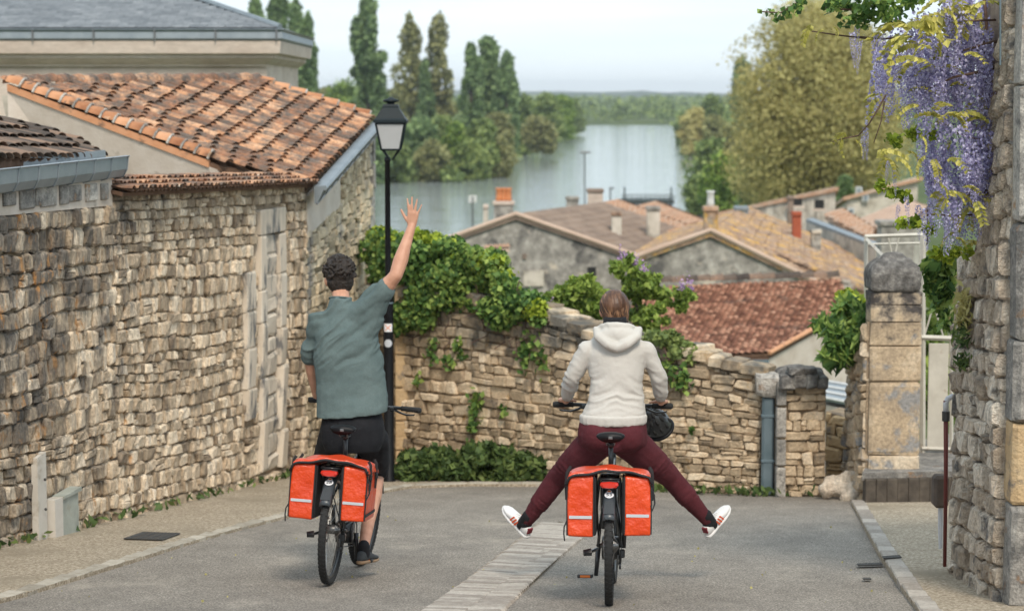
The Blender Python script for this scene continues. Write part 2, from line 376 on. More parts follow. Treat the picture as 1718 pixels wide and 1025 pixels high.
M['grey_shoe'] = plain('charcoal_mesh', (.045, .05, .055), .8, bump=.4, bscale=200)
M['tan_sole'] = plain('tan_rubber', (.26, .17, .1), .7)
M['sock'] = plain('black_sock', (.012, .012, .015), .9)
M['eye'] = plain('eye_white', (.7, .7, .7), .3)
M['iris'] = plain('dark_iris', (.03, .02, .015), .3)
M['lips'] = plain('lips', (.42, .14, .12), .5)
M['bark'] = P('bark', [(.3, (.06, .048, .035)), (.7, (.15, .12, .09))], scale=12, rough=.95, bump=.8, bscale=30, stretch=(1, 1, .3))
M['vine'] = P('vine_wood', [(.3, (.075, .045, .035)), (.7, (.17, .11, .085))], scale=30, rough=.9, bump=.6)
def leafmat(name, a, b, c, trans=.3, sc=3., hsv=.25): return P(name, [(.25, a), (.5, b), (.8, c)], scale=sc, detail=3, rand=.5 if hsv > .2 else .3, rough=.55, spec=.25, bump=0, trans=trans, hsv=hsv)
M['lf_poplar'] = leafmat('poplar_leaves', (.10, .165, .07), (.175, .26, .11), (.28, .38, .16), sc=.3)
M['lf_bush'] = leafmat('bank_bush_leaves', (.11, .16, .055), (.2, .27, .09), (.32, .38, .125), sc=.15)
M['lf_olive'] = leafmat('pale_willow_leaves', (.17, .18, .075), (.27, .28, .115), (.38, .37, .165), sc=.15)
M['lf_bright'] = leafmat('bright_spring_leaves', (.1, .17, .035), (.19, .29, .055), (.32, .4, .09), sc=.3)
M['lf_gold'] = leafmat('golden_green_leaves', (.33, .29, .11), (.48, .43, .17), (.62, .57, .25), sc=.22, hsv=.05)
M['lf_ivy'] = leafmat('ivy_leaves', (.055, .125, .035), (.125, .235, .06), (.32, .41, .1), sc=1.6)
M['lf_ivy_new'] = leafmat('young_ivy_leaves', (.16, .25, .03), (.34, .43, .045), (.5, .56, .08), sc=2)
M['lf_weed'] = leafmat('low_hedge_leaves', (.045, .08, .025), (.085, .14, .042), (.17, .22, .065), sc=3)
M['lf_wist'] = leafmat('young_wisteria_leaves', (.34, .34, .07), (.52, .48, .11), (.66, .6, .2), sc=3, trans=.4)
M['petal'] = P('wisteria_petals', [(.15, (.25, .22, .42)), (.45, (.44, .41, .65)), (.75, (.66, .64, .83))], scale=10, rand=.6, rough=.8, bump=0, trans=.25, hsv=.1)
M['lilac'] = P('lilac_petals', [(.3, (.42, .25, .5)), (.7, (.6, .42, .66))], scale=10, rand=.4, rough=.7, bump=0, trans=.2)
M['cream_paint'] = P('cream_gate_paint', [(.3, (.46, .43, .37)), (.7, (.6, .57, .5))], scale=5, rough=.6, bump=.2, dirt=((.3, .2, .13), 8, .62, .75))
M['blue_paint'] = P('blue_grey_pipe_paint', [(.3, (.09, .13, .15)), (.7, (.15, .195, .22))], scale=4, rough=.6, bump=.3)
M['rust_red'] = plain('red_oxide_pipe', (.15, .035, .028), .6, bump=.3)
M['white_pvc'] = plain('white_pvc', (.6, .6, .62), .5)
M['grey_box'] = P('weathered_grey_box', [(.3, (.27, .285, .25)), (.7, (.42, .44, .385))], scale=6, rough=.7, bump=.3, dirt=((.3, .28, .22), 5, .58, .75))
M['pale_board'] = P('pale_beige_board', [(.3, (.5, .46, .4)), (.7, (.62, .58, .52))], scale=4, rough=.7, bump=.3, dirt=((.3, .24, .16), 5, .58, .75))
M['render_grey'] = P('lichened_grey_render', [(.3, (.15, .14, .125)), (.5, (.3, .28, .25)), (.68, (.5, .47, .42))], scale=3.2, rough=.95, bump=.6, bscale=5, bdist=.05, nrough=.7, dirt=((.11, .105, .1), 1.1, .54, .64), dirt2=((.55, .48, .39), 1.5, .58, .66))
M['render_pale'] = P('pale_render', [(.3, (.36, .32, .26)), (.5, (.55, .5, .42)), (.7, (.66, .6, .52))], scale=1.8, rough=.95, bump=.3, bscale=6, dirt=((.2, .18, .15), 1, .52, .66))
M['roof_brown'] = P('brown_weathered_roof', [(.3, (.17, .125, .1)), (.7, (.3, .23, .18))], scale=1.5, rough=.95, bump=.3, bscale=10, dirt=((.28, .2, .14), 1, .55, .7))
M['roof_orange'] = P('clean_orange_roof', [(.3, (.42, .24, .15)), (.7, (.58, .38, .26))], scale=2.5, rough=.9, bump=.3, bscale=10, fine=(9, .3), dirt=((.52, .4, .31), 1.2, .5, .66))
M['roof_lichen'] = P('lichened_roof', [(.3, (.2, .135, .1)), (.5, (.36, .24, .165)), (.7, (.52, .37, .26))], scale=3.5, fine=(8, .5), rough=.95, bump=.3, bscale=10, dirt=((.62, .37, .1), 1.5, .52, .62), dirt2=((.36, .32, .27), 2.2, .56, .66))
M['roof_pink'] = P('pale_pink_roof', [(.3, (.46, .33, .25)), (.7, (.58, .44, .35))], scale=1.2, rough=.9, bump=.2, bscale=10)
M['brick'] = plain('red_brick', (.36, .09, .045), .9, bump=.3)
M['pot'] = plain('clay_pot', (.58, .22, .09), .8)
M['dark'] = plain('dark_opening', (.02, .02, .02), .9)
M['window_frame'] = plain('white_window_frame', (.6, .6, .58), .6)
M['pontoon'] = plain('dark_green_steel', (.035, .045, .042), .6)
# ================================================================== SETTING: terrain, river, hills
def li(x, xs, ys): return float(np.interp(x, xs, ys))
def river_l(y): return li(y, [140, 280, 292, 306, 320, 411, 540, 864], [-420, -420, -22, -3.5, -3, .3, 11.4, 26])
def river_r(y): return li(y, [150, 190, 233, 332, 432, 540, 864], [24, 17, 20, 28, 35.5, 43.6, 64])
xs = np.unique(np.concatenate([np.linspace(-5000, -400, 12), np.linspace(-400, -60, 18), np.linspace(-60, 90, 76), np.linspace(90, 500, 20), np.linspace(500, 5000, 12)]))
ys = np.unique(np.concatenate([np.linspace(-40, 26, 12), np.linspace(26, 150, 32), np.linspace(150, 340, 96), np.linspace(340, 900, 113), np.linspace(900, 7000, 26)]))
V = []
for y in ys:
    for x in xs:
        z = gz(x, y) - .02
        if y > 900: z = -11 + 1.5 * math.sin(x * .004 + y * .002)
        if 150 < y < 878:
            m = min(x - river_l(y), river_r(y) - x, y - 165, 876 - y)
            z -= 3.0 * max(0, min(1, (m + 2.5) / 4))
        V.append((x, y, z))
nx, ny = len(xs), len(ys)
ii, jj = np.meshgrid(np.arange(nx - 1), np.arange(ny - 1)); b0 = (jj * nx + ii).ravel()
terrain = link('terrain', mkmesh('terrain', np.array(V), np.stack([b0, b0 + 1, b0 + nx + 1, b0 + nx], 1)), M['grass'], kind='structure')
wm = bpy.data.materials.new('river_water'); wm.use_nodes = True; t = wm.node_tree; b = t.nodes['Principled BSDF']
b.inputs['Base Color'].default_value = (.33, .37, .36, 1); b.inputs['Roughness'].default_value = .06; b.inputs['IOR'].default_value = 1.333
b.inputs['Specular IOR Level'].default_value = 1.0
g = t.nodes.new('ShaderNodeNewGeometry'); mpw = t.nodes.new('ShaderNodeMapping'); mpw.inputs['Scale'].default_value = (.16, 1.2, 1)
n1 = t.nodes.new('ShaderNodeTexNoise'); n1.inputs['Scale'].default_value = 1.2; n1.inputs['Detail'].default_value = 4
n2 = t.nodes.new('ShaderNodeTexNoise'); n2.inputs['Scale'].default_value = .16; n2.inputs['Detail'].default_value = 2
mu = t.nodes.new('ShaderNodeMath'); mu.operation = 'MULTIPLY'
bu = t.nodes.new('ShaderNodeBump'); bu.inputs['Strength'].default_value = .34; bu.inputs['Distance'].default_value = .5
t.links.new(g.outputs['Position'], mpw.inputs[0]); t.links.new(mpw.outputs[0], n1.inputs['Vector']); t.links.new(mpw.outputs[0], n2.inputs['Vector'])
t.links.new(n1.outputs['Fac'], mu.inputs[0]); t.links.new(n2.outputs['Fac'], mu.inputs[1]); t.links.new(mu.outputs[0], bu.inputs['Height']); t.links.new(bu.outputs[0], b.inputs['Normal'])
rv = MB(); rv.add([(-450, 160, -12), (130, 160, -12), (130, 880, -12), (-450, 880, -12)], [(0, 1, 2, 3)])
link('river', mkmesh('river', rv.v, rv.f, False), wm, kind='structure')
# far hills: a ridge three to four kilometres away
hv = []; hxs = np.linspace(-3200, 3400, 260)
h1 = fbm(np.stack([hxs / 420, hxs * 0, hxs * 0], 1), 4, 3); h2 = fbm(np.stack([hxs / 40, hxs * 0 + 5, hxs * 0], 1), 3, 9)
for r_, (yy, hh) in enumerate([(3300, -12), (3600, .55), (3900, 1), (5200, .7)]):
    for x, a, c in zip(hxs, h1, h2): hv.append((x, yy + 150 * math.sin(x * .002), -12 if r_ == 0 else -12 + hh * (24 + 13 * a + 2.6 * c)))
ii, jj = np.meshgrid(np.arange(259), np.arange(3)); b0 = (jj * 260 + ii).ravel()
M['hill'] = P('far_wooded_hills', [(.3, (.035, .055, .028)), (.6, (.07, .095, .045)), (.8, (.2, .2, .12))], scale=.012, rough=1, bump=0, stretch=(1, .3, 1))
link('hills', mkmesh('hills', np.array(hv), np.stack([b0, b0 + 1, b0 + 261, b0 + 260], 1)), M['hill'], kind='structure')

# ================================================================== road and pavements (the street is one plane falling away from the camera)
def onroad(x, y, h=0): return Vector((x, y, -(1.6 + .11 * y) + h))
nx_, ny_ = 40, 60; V = []
for j in range(ny_ + 1):
    for i in range(nx_ + 1):
        x = -9 + 18 * i / nx_; y = 2 + 24.5 * j / ny_
        V.append(onroad(x, y, .012 * pn(np.array([[x * .8, y * .5, 0]]))[0] * (1 if y > 6 else 0)))
ii, jj = np.meshgrid(np.arange(nx_), np.arange(ny_)); b0 = (jj * (nx_ + 1) + ii).ravel()
link('road', mkmesh('road', np.array(V), np.stack([b0, b0 + 1, b0 + nx_ + 2, b0 + nx_ + 1], 1)), M['asphalt'], kind='structure')
kerbL = [G(*p) for p in [(-260, 1085), (-90, 1037), (40, 1003), (150, 968), (260, 934), (330, 912), (400, 892), (500, 866), (570, 848), (640, 829), (690, 820), (790, 816), (900, 816.5)]]
kerbR = [G(*p) for p in [(1428, 846), (1450, 888), (1478, 938), (1508, 985), (1545, 1036), (1590, 1095)]]
def strip_sheet(name, a, b, h, mat, nsub=1):
    "sheet between two polylines with equal point counts, raised h above the road, with a skirt"
    vs = [p + Vector((0, 0, h)) for p in a] + [p + Vector((0, 0, h)) for p in b] + [p + Vector((0, 0, -.03)) for p in a] + [p + Vector((0, 0, -.03)) for p in b]
    n = len(a); fs = []
    for i in range(n - 1):
        fs += [(i, i + 1, n + i + 1, n + i), (2 * n + i, 2 * n + i + 1, i + 1, i), (n + i, n + i + 1, 3 * n + i + 1, 3 * n + i)]
    return link(name, mkmesh(name, vs, fs, False), mat, kind='structure')
wallbase = [Vector((-5.4, 9.0, 0)), Vector((-4.02, 13.36, 0)), Vector((-3.67, 15.4, 0)), Vector((-3.29, 17.6, 0)), Vector((-2.28, 23.5, 0)), Vector((-1.826, 27.0, 0))]
def wx(y): return li(y, [p.y for p in wallbase], [p.x for p in wallbase])
strip_sheet('pavement', [onroad(wx(p.y) - .1, p.y) for p in kerbL[:10]] + [onroad(-1.85, 26.6), onroad(-1.2, 26.5), onroad(.3, 25)], kerbL, .03, M['gravel'])
strip_sheet('pavement', kerbR, [onroad(5.8, kerbR[0].y + 2.5), onroad(5.8, kerbR[1].y + 1.5), onroad(5.8, kerbR[2].y + .5), onroad(5.0, kerbR[3].y), onroad(4.4, kerbR[4].y), onroad(3.8, kerbR[5].y)], .03, M['gravel'])

def sample(path, s):
    d = 0
    for i in range(len(path) - 1):
        l = (path[i + 1] - path[i]).length
        if s <= d + l or i == len(path) - 2:
            return path[i].lerp(path[i + 1], (s - d) / l), (path[i + 1] - path[i]).normalized()
        d += l
def plen(path): return sum((path[i + 1] - path[i]).length for i in range(len(path) - 1))
def block_meshes(k, seed, rough=.12, bev=.2, d1=.28, d2=.42, skew=0, cpx=.9):
    "k unit stones: pillow faced blocks, front towards +Z"
    out = []; r = np.random.default_rng(seed)
    g_ = np.array([-.5, -.5 + bev, .5 - bev, .5])
    for _ in range(k):
        V = []; F_ = []
        cj = r.uniform(-skew, skew, 8)
        for j in range(4):
            for i in range(4):
                x, y = g_[i], g_[j]; sx_, sy_ = x + .5, y + .5
                x += (cj[0] * (1 - sx_) + cj[1] * sx_) * (1 - sy_) + (cj[2] * (1 - sx_) + cj[3] * sx_) * sy_
                y += (cj[4] * (1 - sx_) + cj[5] * sx_) * (1 - sy_) + (cj[6] * (1 - sx_) + cj[7] * sx_) * sy_
                e = (i in (0, 3)) + (j in (0, 3))
                z = .5 - (d1 if e == 1 else d2 if e == 2 else 0) + r.uniform(-rough, rough) * .8
                if e == 2: x *= cpx; y *= cpx
                V.append((x + r.uniform(-rough, rough) * .35, y + r.uniform(-rough, rough) * .35, z))
        for j in range(3):
            for i in range(3): a = j * 4 + i; F_.append((a, a + 1, a + 5, a + 4))
        per = [0, 1, 2, 3, 7, 11, 15, 14, 13, 12, 8, 4]; n0 = 16
        for q in per: V.append((V[q][0] * 1.0, V[q][1] * 1.0, -.5))
        for a in range(12): c = (a + 1) % 12; F_.append((per[a], n0 + a, n0 + c, per[c]))
        out.append((np.array(V), F_))
    return out
BL = block_meshes(32, 5, .12, .15, .13, .24, .10, .93); BLD = block_meshes(8, 6, .03, .05, .06, .10, .006, .985)
def make_blocks(items, parent, mat, variants, name='stone', max_parts=300, prefix='b'):
    "items: (centre, ex, ey, ez) full-size axis vectors. The largest in view become objects, the rest one joined part"
    off = origin(parent)
    items = sorted(items, key=lambda t: -(t[1].cross(t[2])).length / max(t[0].y, 1) ** 2)
    ms = [mkmesh(name, v, f, False) for v, f in variants]
    for m_ in ms: m_.materials.append(mat)
    for (c, ex, ey, ez) in items[:max_parts]:
        k = random.randrange(len(ms)); o = bpy.data.objects.new(name, ms[k]); S.collection.objects.link(o); o.parent = parent
        if random.random() < .5: ex = -ex; ey = -ey
        mat4 = Matrix((ex, ey, ez)).transposed().to_4x4(); mat4.translation = c - off
        o.matrix_local = mat4
    rest = items[max_parts:]
    if rest:
        VV = []; FF = []; n = 0
        for (c, ex, ey, ez) in rest:
            v, f = variants[random.randrange(len(variants))]
            if random.random() < .5: ex = -ex; ey = -ey
            A = np.array([ex, ey, ez]); VV.append(v @ A + np.array(c - off)); FF += [tuple(n + i for i in q) for q in f]; n += len(v)
        link(name + '_courses', mkmesh(name + '_courses', np.concatenate(VV), FF, False), mat, parent, kind='stuff')
def rubble(parent, base, top, ch, sl, mat, seed=1, depth=.13, skip=None, max_parts=300, proud=.014, outward=None, ragged=0, hvar=.35, slump=.03):
    "courses of stones between a base polyline and a top polyline of the same point count"
    r = random.Random(seed); H = np.mean([(t_ - b_).length for b_, t_ in zip(base, top)]); Lb = plen(base)
    vb = [0.0]
    while vb[-1] < 1: vb.append(vb[-1] + ch / H * r.uniform(1 - hvar, 1 + hvar))
    k = 1 / vb[-1]; vb = [x * k for x in vb]
    Ltot = plen(base); fr = [0]; 
    for i in range(len(base) - 1): fr.append(fr[-1] + (base[i + 1] - base[i]).length / Ltot)
    def at(u, v):
        i = max(j for j in range(len(base) - 1) if fr[j] <= max(u, 0)) ; w = (u - fr[i]) / (fr[i + 1] - fr[i])
        B = base[i].lerp(base[i + 1], w); T = top[i].lerp(top[i + 1], w)
        v2 = v + slump * pn(np.array([[u * Ltot * .9, v * 3, seed]]))[0] * math.sin(PI * min(1, max(0, v)))
        tg = (base[i + 1] - base[i]); tg.z = 0; tg.normalize(); nn = Vector((tg.y, -tg.x, 0))
        if outward is not None and nn.dot(outward) < 0: nn = -nn
        return B.lerp(T, v2), tg, nn
    items = []
    for j in range(len(vb) - 1):
        u = -r.uniform(0, .5) * sl / Ltot; rowf = r.uniform(.8, 1.25)
        while u < 1 - .15 * sl / Ltot:
            w = sl / Ltot * rowf * r.choice([.45, .6, .8, 1, 1.2, 1.6, 2.0]); u0 = max(0, u); u1 = min(1, u + w); u += w
            um = (u0 + u1) / 2; v0, v1 = vb[j], vb[j + 1]
            if skip and skip(um, (v0 + v1) / 2): continue
            # split some courses into two thin stones
            parts = [(v0, v1)] if r.random() > .10 else [(v0, (v0 + v1) / 2), ((v0 + v1) / 2, v1)]
            for (a, b_) in parts:
                p0, tg, nn = at(um, a); p1, _, _ = at(um, b_); pl, _, _ = at(u0, (a + b_) / 2); pr, _, _ = at(u1, (a + b_) / 2)
                c = (p0 + p1) / 2; ex = (pr - pl) * r.uniform(.93, 1.0); ey = (p1 - p0) * r.uniform(.9, 1.0)
                ang = r.gauss(0, .035); ez = nn * depth
                if ex.cross(ey).dot(ez) < 0: ex = -ex
                c = c + nn * (proud + r.uniform(-.022, .022) - depth / 2 + depth * .1)
                q = Matrix.Rotation(ang, 3, nn); items.append((c, q @ ex, q @ ey, ez))
    make_blocks(items, parent, mat, BL, max_parts=max_parts)
    return at
def wall_body(name, base, top, thick, mat, parent, outward, back=.018, drop=.3, extra_top=0):
    "solid mortar core set back behind the stones"
    rings = []
    for i in range(len(base)):
        a = base[min(i + 1, len(base) - 1)] - base[max(i - 1, 0)]; a.z = 0; a.normalize(); nn = Vector((a.y, -a.x, 0))
        if nn.dot(outward) < 0: nn = -nn
        b_, t_ = base[i], top[i]
        rings.append([b_ - nn * back - Vector((0, 0, drop)), t_ - nn * back + Vector((0, 0, extra_top)), t_ - nn * (thick) + Vector((0, 0, extra_top)), b_ - nn * thick - Vector((0, 0, drop))])
    mb = MB().loft(rings); return mb.build(name, mat, parent)

# ================================================================== LEFT: long street wall and its neighbours
OUTL = Vector((1, -.2, 0))
def plan_at_px(px, a, b):
    "point of segment a-b seen at column px (plan view)"
    k = (px - CX) / FP * 1.0; d = b - a; t = (k * a.y - a.x) / (d.x - k * d.y); return a + d * t
A0, A1, A2, A3, A4 = wallbase[1], wallbase[2], wallbase[3], wallbase[4], wallbase[5]
def gb(p, h=0): return Vector((p.x, p.y, -(1.6 + .11 * p.y) + h))
# -- outbuilding at the very left edge
ob = thing('outbuilding', gb(A1), 'low rubble outbuilding at the far left with a plastered band under a grey zinc gutter', 'building')
tz = lambda px, py, p: Vector((p.x, p.y, W(px, py, p.y).z))
B_ = [gb(wallbase[0]), gb(A0), gb(A1), gb(A2)]
T_ = [Vector((A0.x - 1.38, 9.0, -.60)), Vector((A0.x, A0.y, -.74)), tz(0, 362, A1), tz(190, 345, A2)]
wb = wall_body('wall', B_, [t + Vector((0, 0, .0)) for t in T_], .5, M['mortar'], ob, OUTL)
rubble(wb, B_, T_, .13, .125, M['stone_left'], seed=3, outward=OUTL, max_parts=300)
T2 = [t + Vector((0, 0, .235)) for t in T_]
rings = [[a + Vector((.012, 0, 0)), b + Vector((.012, 0, 0)), b - OUTL * .5, a - OUTL * .5] for a, b in zip(T_, T2)]
pl = MB().loft(rings).build('plaster_band', M['plaster'], ob)
its = []
for px, w_ in [(12, 20), (42, 24), (62, 12), (78, 26), (104, 14), (122, 22), (150, 20), (172, 12)]:
    p = plan_at_px(px, A1, A2); c = tz(px, 332 - px * .06, p); s_ = w_ / FP * p.y * 2.6
    its.append((c + Vector((-.03, 0, 0)), (A2 - A1).normalized() * s_, Vector((0, 0, random.uniform(.12, .19))), Vector((.12, -.02, 0))))
make_blocks(its, pl, M['ashlar'], BLD)
def gutter_run(parent, a, b, r=.075, seams=9, mat='zinc', flat=.09):
    "half round zinc gutter with a fascia and seams"
    d = (b - a); n = Vector((d.y, -d.x, 0)).normalized()
    if n.y > 0 and abs(n.y) > .5: n = -n
    mb = MB(); prof = [(-1.1, .9), (-1.1, -1), (-.6, -1.25), (0, -1.35), (.7, -1.2), (1.1, -.6), (1.2, .35), (1.35, .45), (1.1, .5), (.95, -.4), (.5, -1.0), (-.2, -1.1), (-.9, -.8), (-.95, .9)]
    rings = [[a + d * t + n * (p * r) + Vector((0, 0, q * r * flat / .075)) for p, q in prof] for t in (0, 1)]
    mb.loft(rings); o = mb.build('gutter', M[mat], parent)
    sm = MB()
    for i in range(seams + 1):
        t = (i + .02) / (seams + .04); q = [a + d * t + n * (p * r * 1.03) + Vector((0, 0, z * r * flat / .075 * 1.03)) for p, z in prof[:8]]
        sm.tube(q, .006, 5)
    sm.build('seam', M['zinc'], o, kind='stuff'); return o
ga = Vector((A1.x + .1, 12.0, 0)); p0 = W(-120, 318, 13.3); p1 = W(193, 277, 17.75)
gutter_run(ob, W(-30, 296, 15.0), W(194, 271, 17.75), r=.09, seams=7, flat=.085)
# dark tiled roof of the outbuilding
def tile_mesh(seg=6, th=.09, flat=1):
    V = []; Fc = []
    for y, w in ((-.5, .82), (.5, 1.0)):
        for rr in (1, 1 - th * 2):
            for k in range(seg + 1):
                a = PI * k / seg; V.append((-.5 * w * rr * math.cos(a), y, .5 * w * rr * math.sin(a) * flat))
    n = seg + 1
    for k in range(seg):
        Fc += [(k, k + 1, 2 * n + k + 1, 2 * n + k), (n + k + 1, n + k, 3 * n + k, 3 * n + k + 1), (2 * n + k, 2 * n + k + 1, 3 * n + k + 1, 3 * n + k)]
    return np.array(V), Fc
TM = tile_mesh(); TM4 = tile_mesh(4)
def tiles_on(parent, corners, down, pitch, expo, mat, lift=.03, max_parts=300, name='roof_tile', seed=1, mesh=None, deck=True, deck_t=.06, hfac=.5, jit=1., edge=.0, length=None, chan=True, over=1.25, prefix=None):
    "barrel tiles laid over a planar polygon: corners in world space, down = downhill direction"
    r = random.Random(seed); mesh = mesh or TM; off = origin(parent)
    c0 = corners[0]; nrm = Vector((0, 0, 0))
    for i in range(1, len(corners) - 1): nrm += (corners[i] - c0).cross(corners[i + 1] - c0)
    nrm.normalize()
    if nrm.z < 0: nrm = -nrm
    d = (down - nrm * down.dot(nrm)).normalized(); a = d.cross(nrm).normalized()
    pa = [((p - c0).dot(a), (p - c0).dot(d)) for p in corners]
    def inside(x, y):
        s_ = False; j = len(pa) - 1
        for i in range(len(pa)):
            if (pa[i][1] > y) != (pa[j][1] > y) and x < (pa[j][0] - pa[i][0]) * (y - pa[i][1]) / (pa[j][1] - pa[i][1]) + pa[i][0]: s_ = not s_
            j = i
        return s_
    amin, amax = min(p[0] for p in pa), max(p[0] for p in pa); dmin, dmax = min(p[1] for p in pa), max(p[1] for p in pa)
    corners = [p - nrm * (p - c0).dot(nrm) for p in corners]
    if deck:
        MB().prism([p - nrm * .01 for p in corners], nrm * -deck_t).build('roof_deck', M['under'], parent)
    items = []; cmb = MB()
    x = amin + pitch / 2; ci = 0
    while x < amax:
        # rows measured from the lowest point of the column so that eaves line up
        ylo = None; y = dmax
        while y > dmin and not inside(x, y): y -= .01
        yb = y; k = 0
        while True:
            yc = yb - expo * (k + .5) + edge; k += 1
            if yc < dmin - expo: break
            if not inside(x, min(yc, yb - .02)): continue
            ln = expo * over
            c = c0 + a * (x + r.gauss(0, .006) * jit) + d * (yc + r.gauss(0, .008) * jit) + nrm * (lift + r.uniform(0, .008) * jit)
            tilt = .035 / ln * .9; q = Matrix.Rotation(r.gauss(0, .03) * jit, 3, nrm)
            dv = (d + nrm * tilt).normalized(); nv = (nrm - d * tilt).normalized()
            items.append((c, q @ (a * pitch * .98), q @ (dv * ln), nv * pitch * hfac * 2 * .5 * 1.0))
        if chan:
            xx = x + pitch / 2
            if inside(xx, yb - .05):
                y0 = dmin
                while y0 < yb and not inside(xx, y0): y0 += .04
                pr = [(-.42, .30), (-.25, .06), (0, 0), (.25, .06), (.42, .30), (.36, .30), (.2, .0), (0, -.06), (-.2, 0), (-.36, .30)]
                cmb.loft([[c0 + a * (xx + p * pitch) + d * yy + nrm * (.012 + q * pitch * .5) for p, q in pr] for yy in (y0 + .02, yb + edge + .03)])
        x += pitch; ci += 1
    if cmb.v: cmb.build('channel_tiles', M['under'] if chan is True else chan, parent, kind='stuff')
    make_blocks_like(items, parent, mat, mesh, name, max_parts)
    return nrm
def make_blocks_like(items, parent, mat, mesh, name, max_parts):
    off = origin(parent); me = mkmesh(name, mesh[0], mesh[1]); me.materials.append(mat)
    items = sorted(items, key=lambda t: -1 / max(t[0].y, 1))
    for (c, ex, ey, ez) in items[:max_parts]:
        o = bpy.data.objects.new(name, me); S.collection.objects.link(o); o.parent = parent
        m4 = Matrix((ex, ey, ez)).transposed().to_4x4(); m4.translation = c - off; o.matrix_local = m4
    rest = items[max_parts:]
    if rest:
        VV = []; FF = []; n = 0
        for (c, ex, ey, ez) in rest:
            VV.append(mesh[0] @ np.array([ex, ey, ez]) + np.array(c - off)); FF += [tuple(n + i for i in q) for q in mesh[1]]; n += len(mesh[0])
        link(name + 's', mkmesh(name + 's', np.concatenate(VV), FF, True), mat, parent, kind='stuff')
rf = thing('tmp', (0, 0, 0), None, None); bpy.data.objects.remove(rf)
obr = MB().prism([W(-70, 275, 14.6), W(157, 262, 17.8), W(150, 258, 18.4), W(-70, 262, 15.2)], (0, 0, -.05)).build('roof', M['under'], ob)
e0, e1 = W(-60, 270, 14.9), W(160, 258, 17.85)
up = Vector((-1.9, .75, .62))
r0, r1 = e0 + up * 1.1, e1 + up * .33
tiles_on(obr, [e0, e1, W(118, 236, 18.6), W(60, 222, 18.8), W(0, 197, 18.6), W(-90, 190, 17.4)], Vector((1, -.4, -.33)), .165, .26, M['tile_dark'], seed=5, edge=.06)

# -- long street wall
sw = thing('street_wall', gb(A2), 'long rubble limestone wall leading down the street with a row of small clay coping tiles', 'wall')
def bp(px, py): p = plan_at_px(px, A2, A3); return p
cut = [A2, plan_at_px(330, A2, A3), plan_at_px(440, A2, A3), A3]
B_ = [gb(p) for p in cut]; T_ = [tz(183, 318, A2), tz(330, 316, cut[1]), tz(440, 311, cut[2]), tz(516, 306, A3)]
wb = wall_body('wall', B_, T_, .45, M['mortar'], sw, OUTL)
Lw = plen(B_)
def ufrac(px): return (plan_at_px(px, A2, A3) - A2).length / (A3 - A2).length
uj = [ufrac(p) for p in (404, 420, 428, 438, 461, 471)]
def skipd(u, v):
    if uj[2] - .004 < u < uj[5] + .004 and v > .04 and v < .93: return True
    if uj[0] < u < uj[1] and .22 < v < .74: return True
    return False
at = rubble(wb, B_, T_, .12, .115, M['stone_left'], seed=11, outward=OUTL, skip=skipd, slump=.02)
its = []
def jamb(u0, u1, vs, d_=.05):
    for a, b_ in zip(vs[:-1], vs[1:]):
        p0, tg, nn = at((u0 + u1) / 2, a); p1, _, _ = at((u0 + u1) / 2, b_); q0, _, _ = at(u0, a); q1, _, _ = at(u1, a)
        its.append(((p0 + p1) / 2 + nn * (d_ - .06), (q1 - q0) * .98, (p1 - p0) * .985, nn * .14))
jamb(uj[2], uj[3], [.05, .22, .36, .55, .66, .84]); jamb(uj[4], uj[5], [.05, .18, .4, .52, .7, .84]); jamb(uj[2] - .003, uj[5] + .003, [.845, .925], .055)
jamb(uj[0], uj[1], [.23, .33, .47, .6, .73], .045)
make_blocks(its, wb, M['jamb'], BLD)
its = []
jamb(uj[3], uj[4], [.05, .1, .17, .22, .30, .36, .44, .5, .58, .63, .71, .77, .84], .02)
make_blocks(its, wb, M['jamb'], BL)
# coping: a tiny tiled lean-to along the wall head
cp = MB().prism([T_[0], T_[3], T_[3] + Vector((-.34, .05, .06)), T_[0] + Vector((-.34, .05, .07))], (0, 0, -.03)).build('coping', M['mortar'], sw)
tiles_on(cp, [T_[0] + Vector((.11, -.05, -.015)), T_[3] + Vector((.11, 0, 0)), T_[3] + Vector((-.36, .06, .09)), T_[0] + Vector((-.36, .06, .10))], Vector((1, -.14, -.28)), .105, .16, M['tile'], seed=8, deck_t=.03, lift=.02, edge=.04)

# -- corner house: tiled roof, white gable, stone corner with a sloping zinc gutter
hs = thing('stone_house', gb(A3), 'stone corner house with a weathered orange clay tile roof and a sloping zinc gutter', 'house')
Nn, Ff = W(512, 312, 23.4), W(618, 203, 27.5); Rr = W(430, 141, 27.4); Ll = W(15, 146, 22.7); Lo = W(352, 274, 22.0)
B_ = [gb(A3), Vector((A4.x, A4.y, -4.6)), Vector((-1.8, 27.6, -4.7))]
T_ = [W(512, 330, A3.y), W(608, 226, 27.0), W(619, 217, 27.6)]
T_ = [Vector((b_.x, b_.y, t_.z)) for b_, t_ in zip(B_, T_)]
hb = wall_body('wall', B_, T_, .5, M['mortar'], hs, OUTL)
rubble(hb, B_, T_, .125, .17, M['stone_corner'], seed=21, outward=OUTL, slump=.012, skip=lambda u, v: (v > .86 and u < .5) or u > .955)
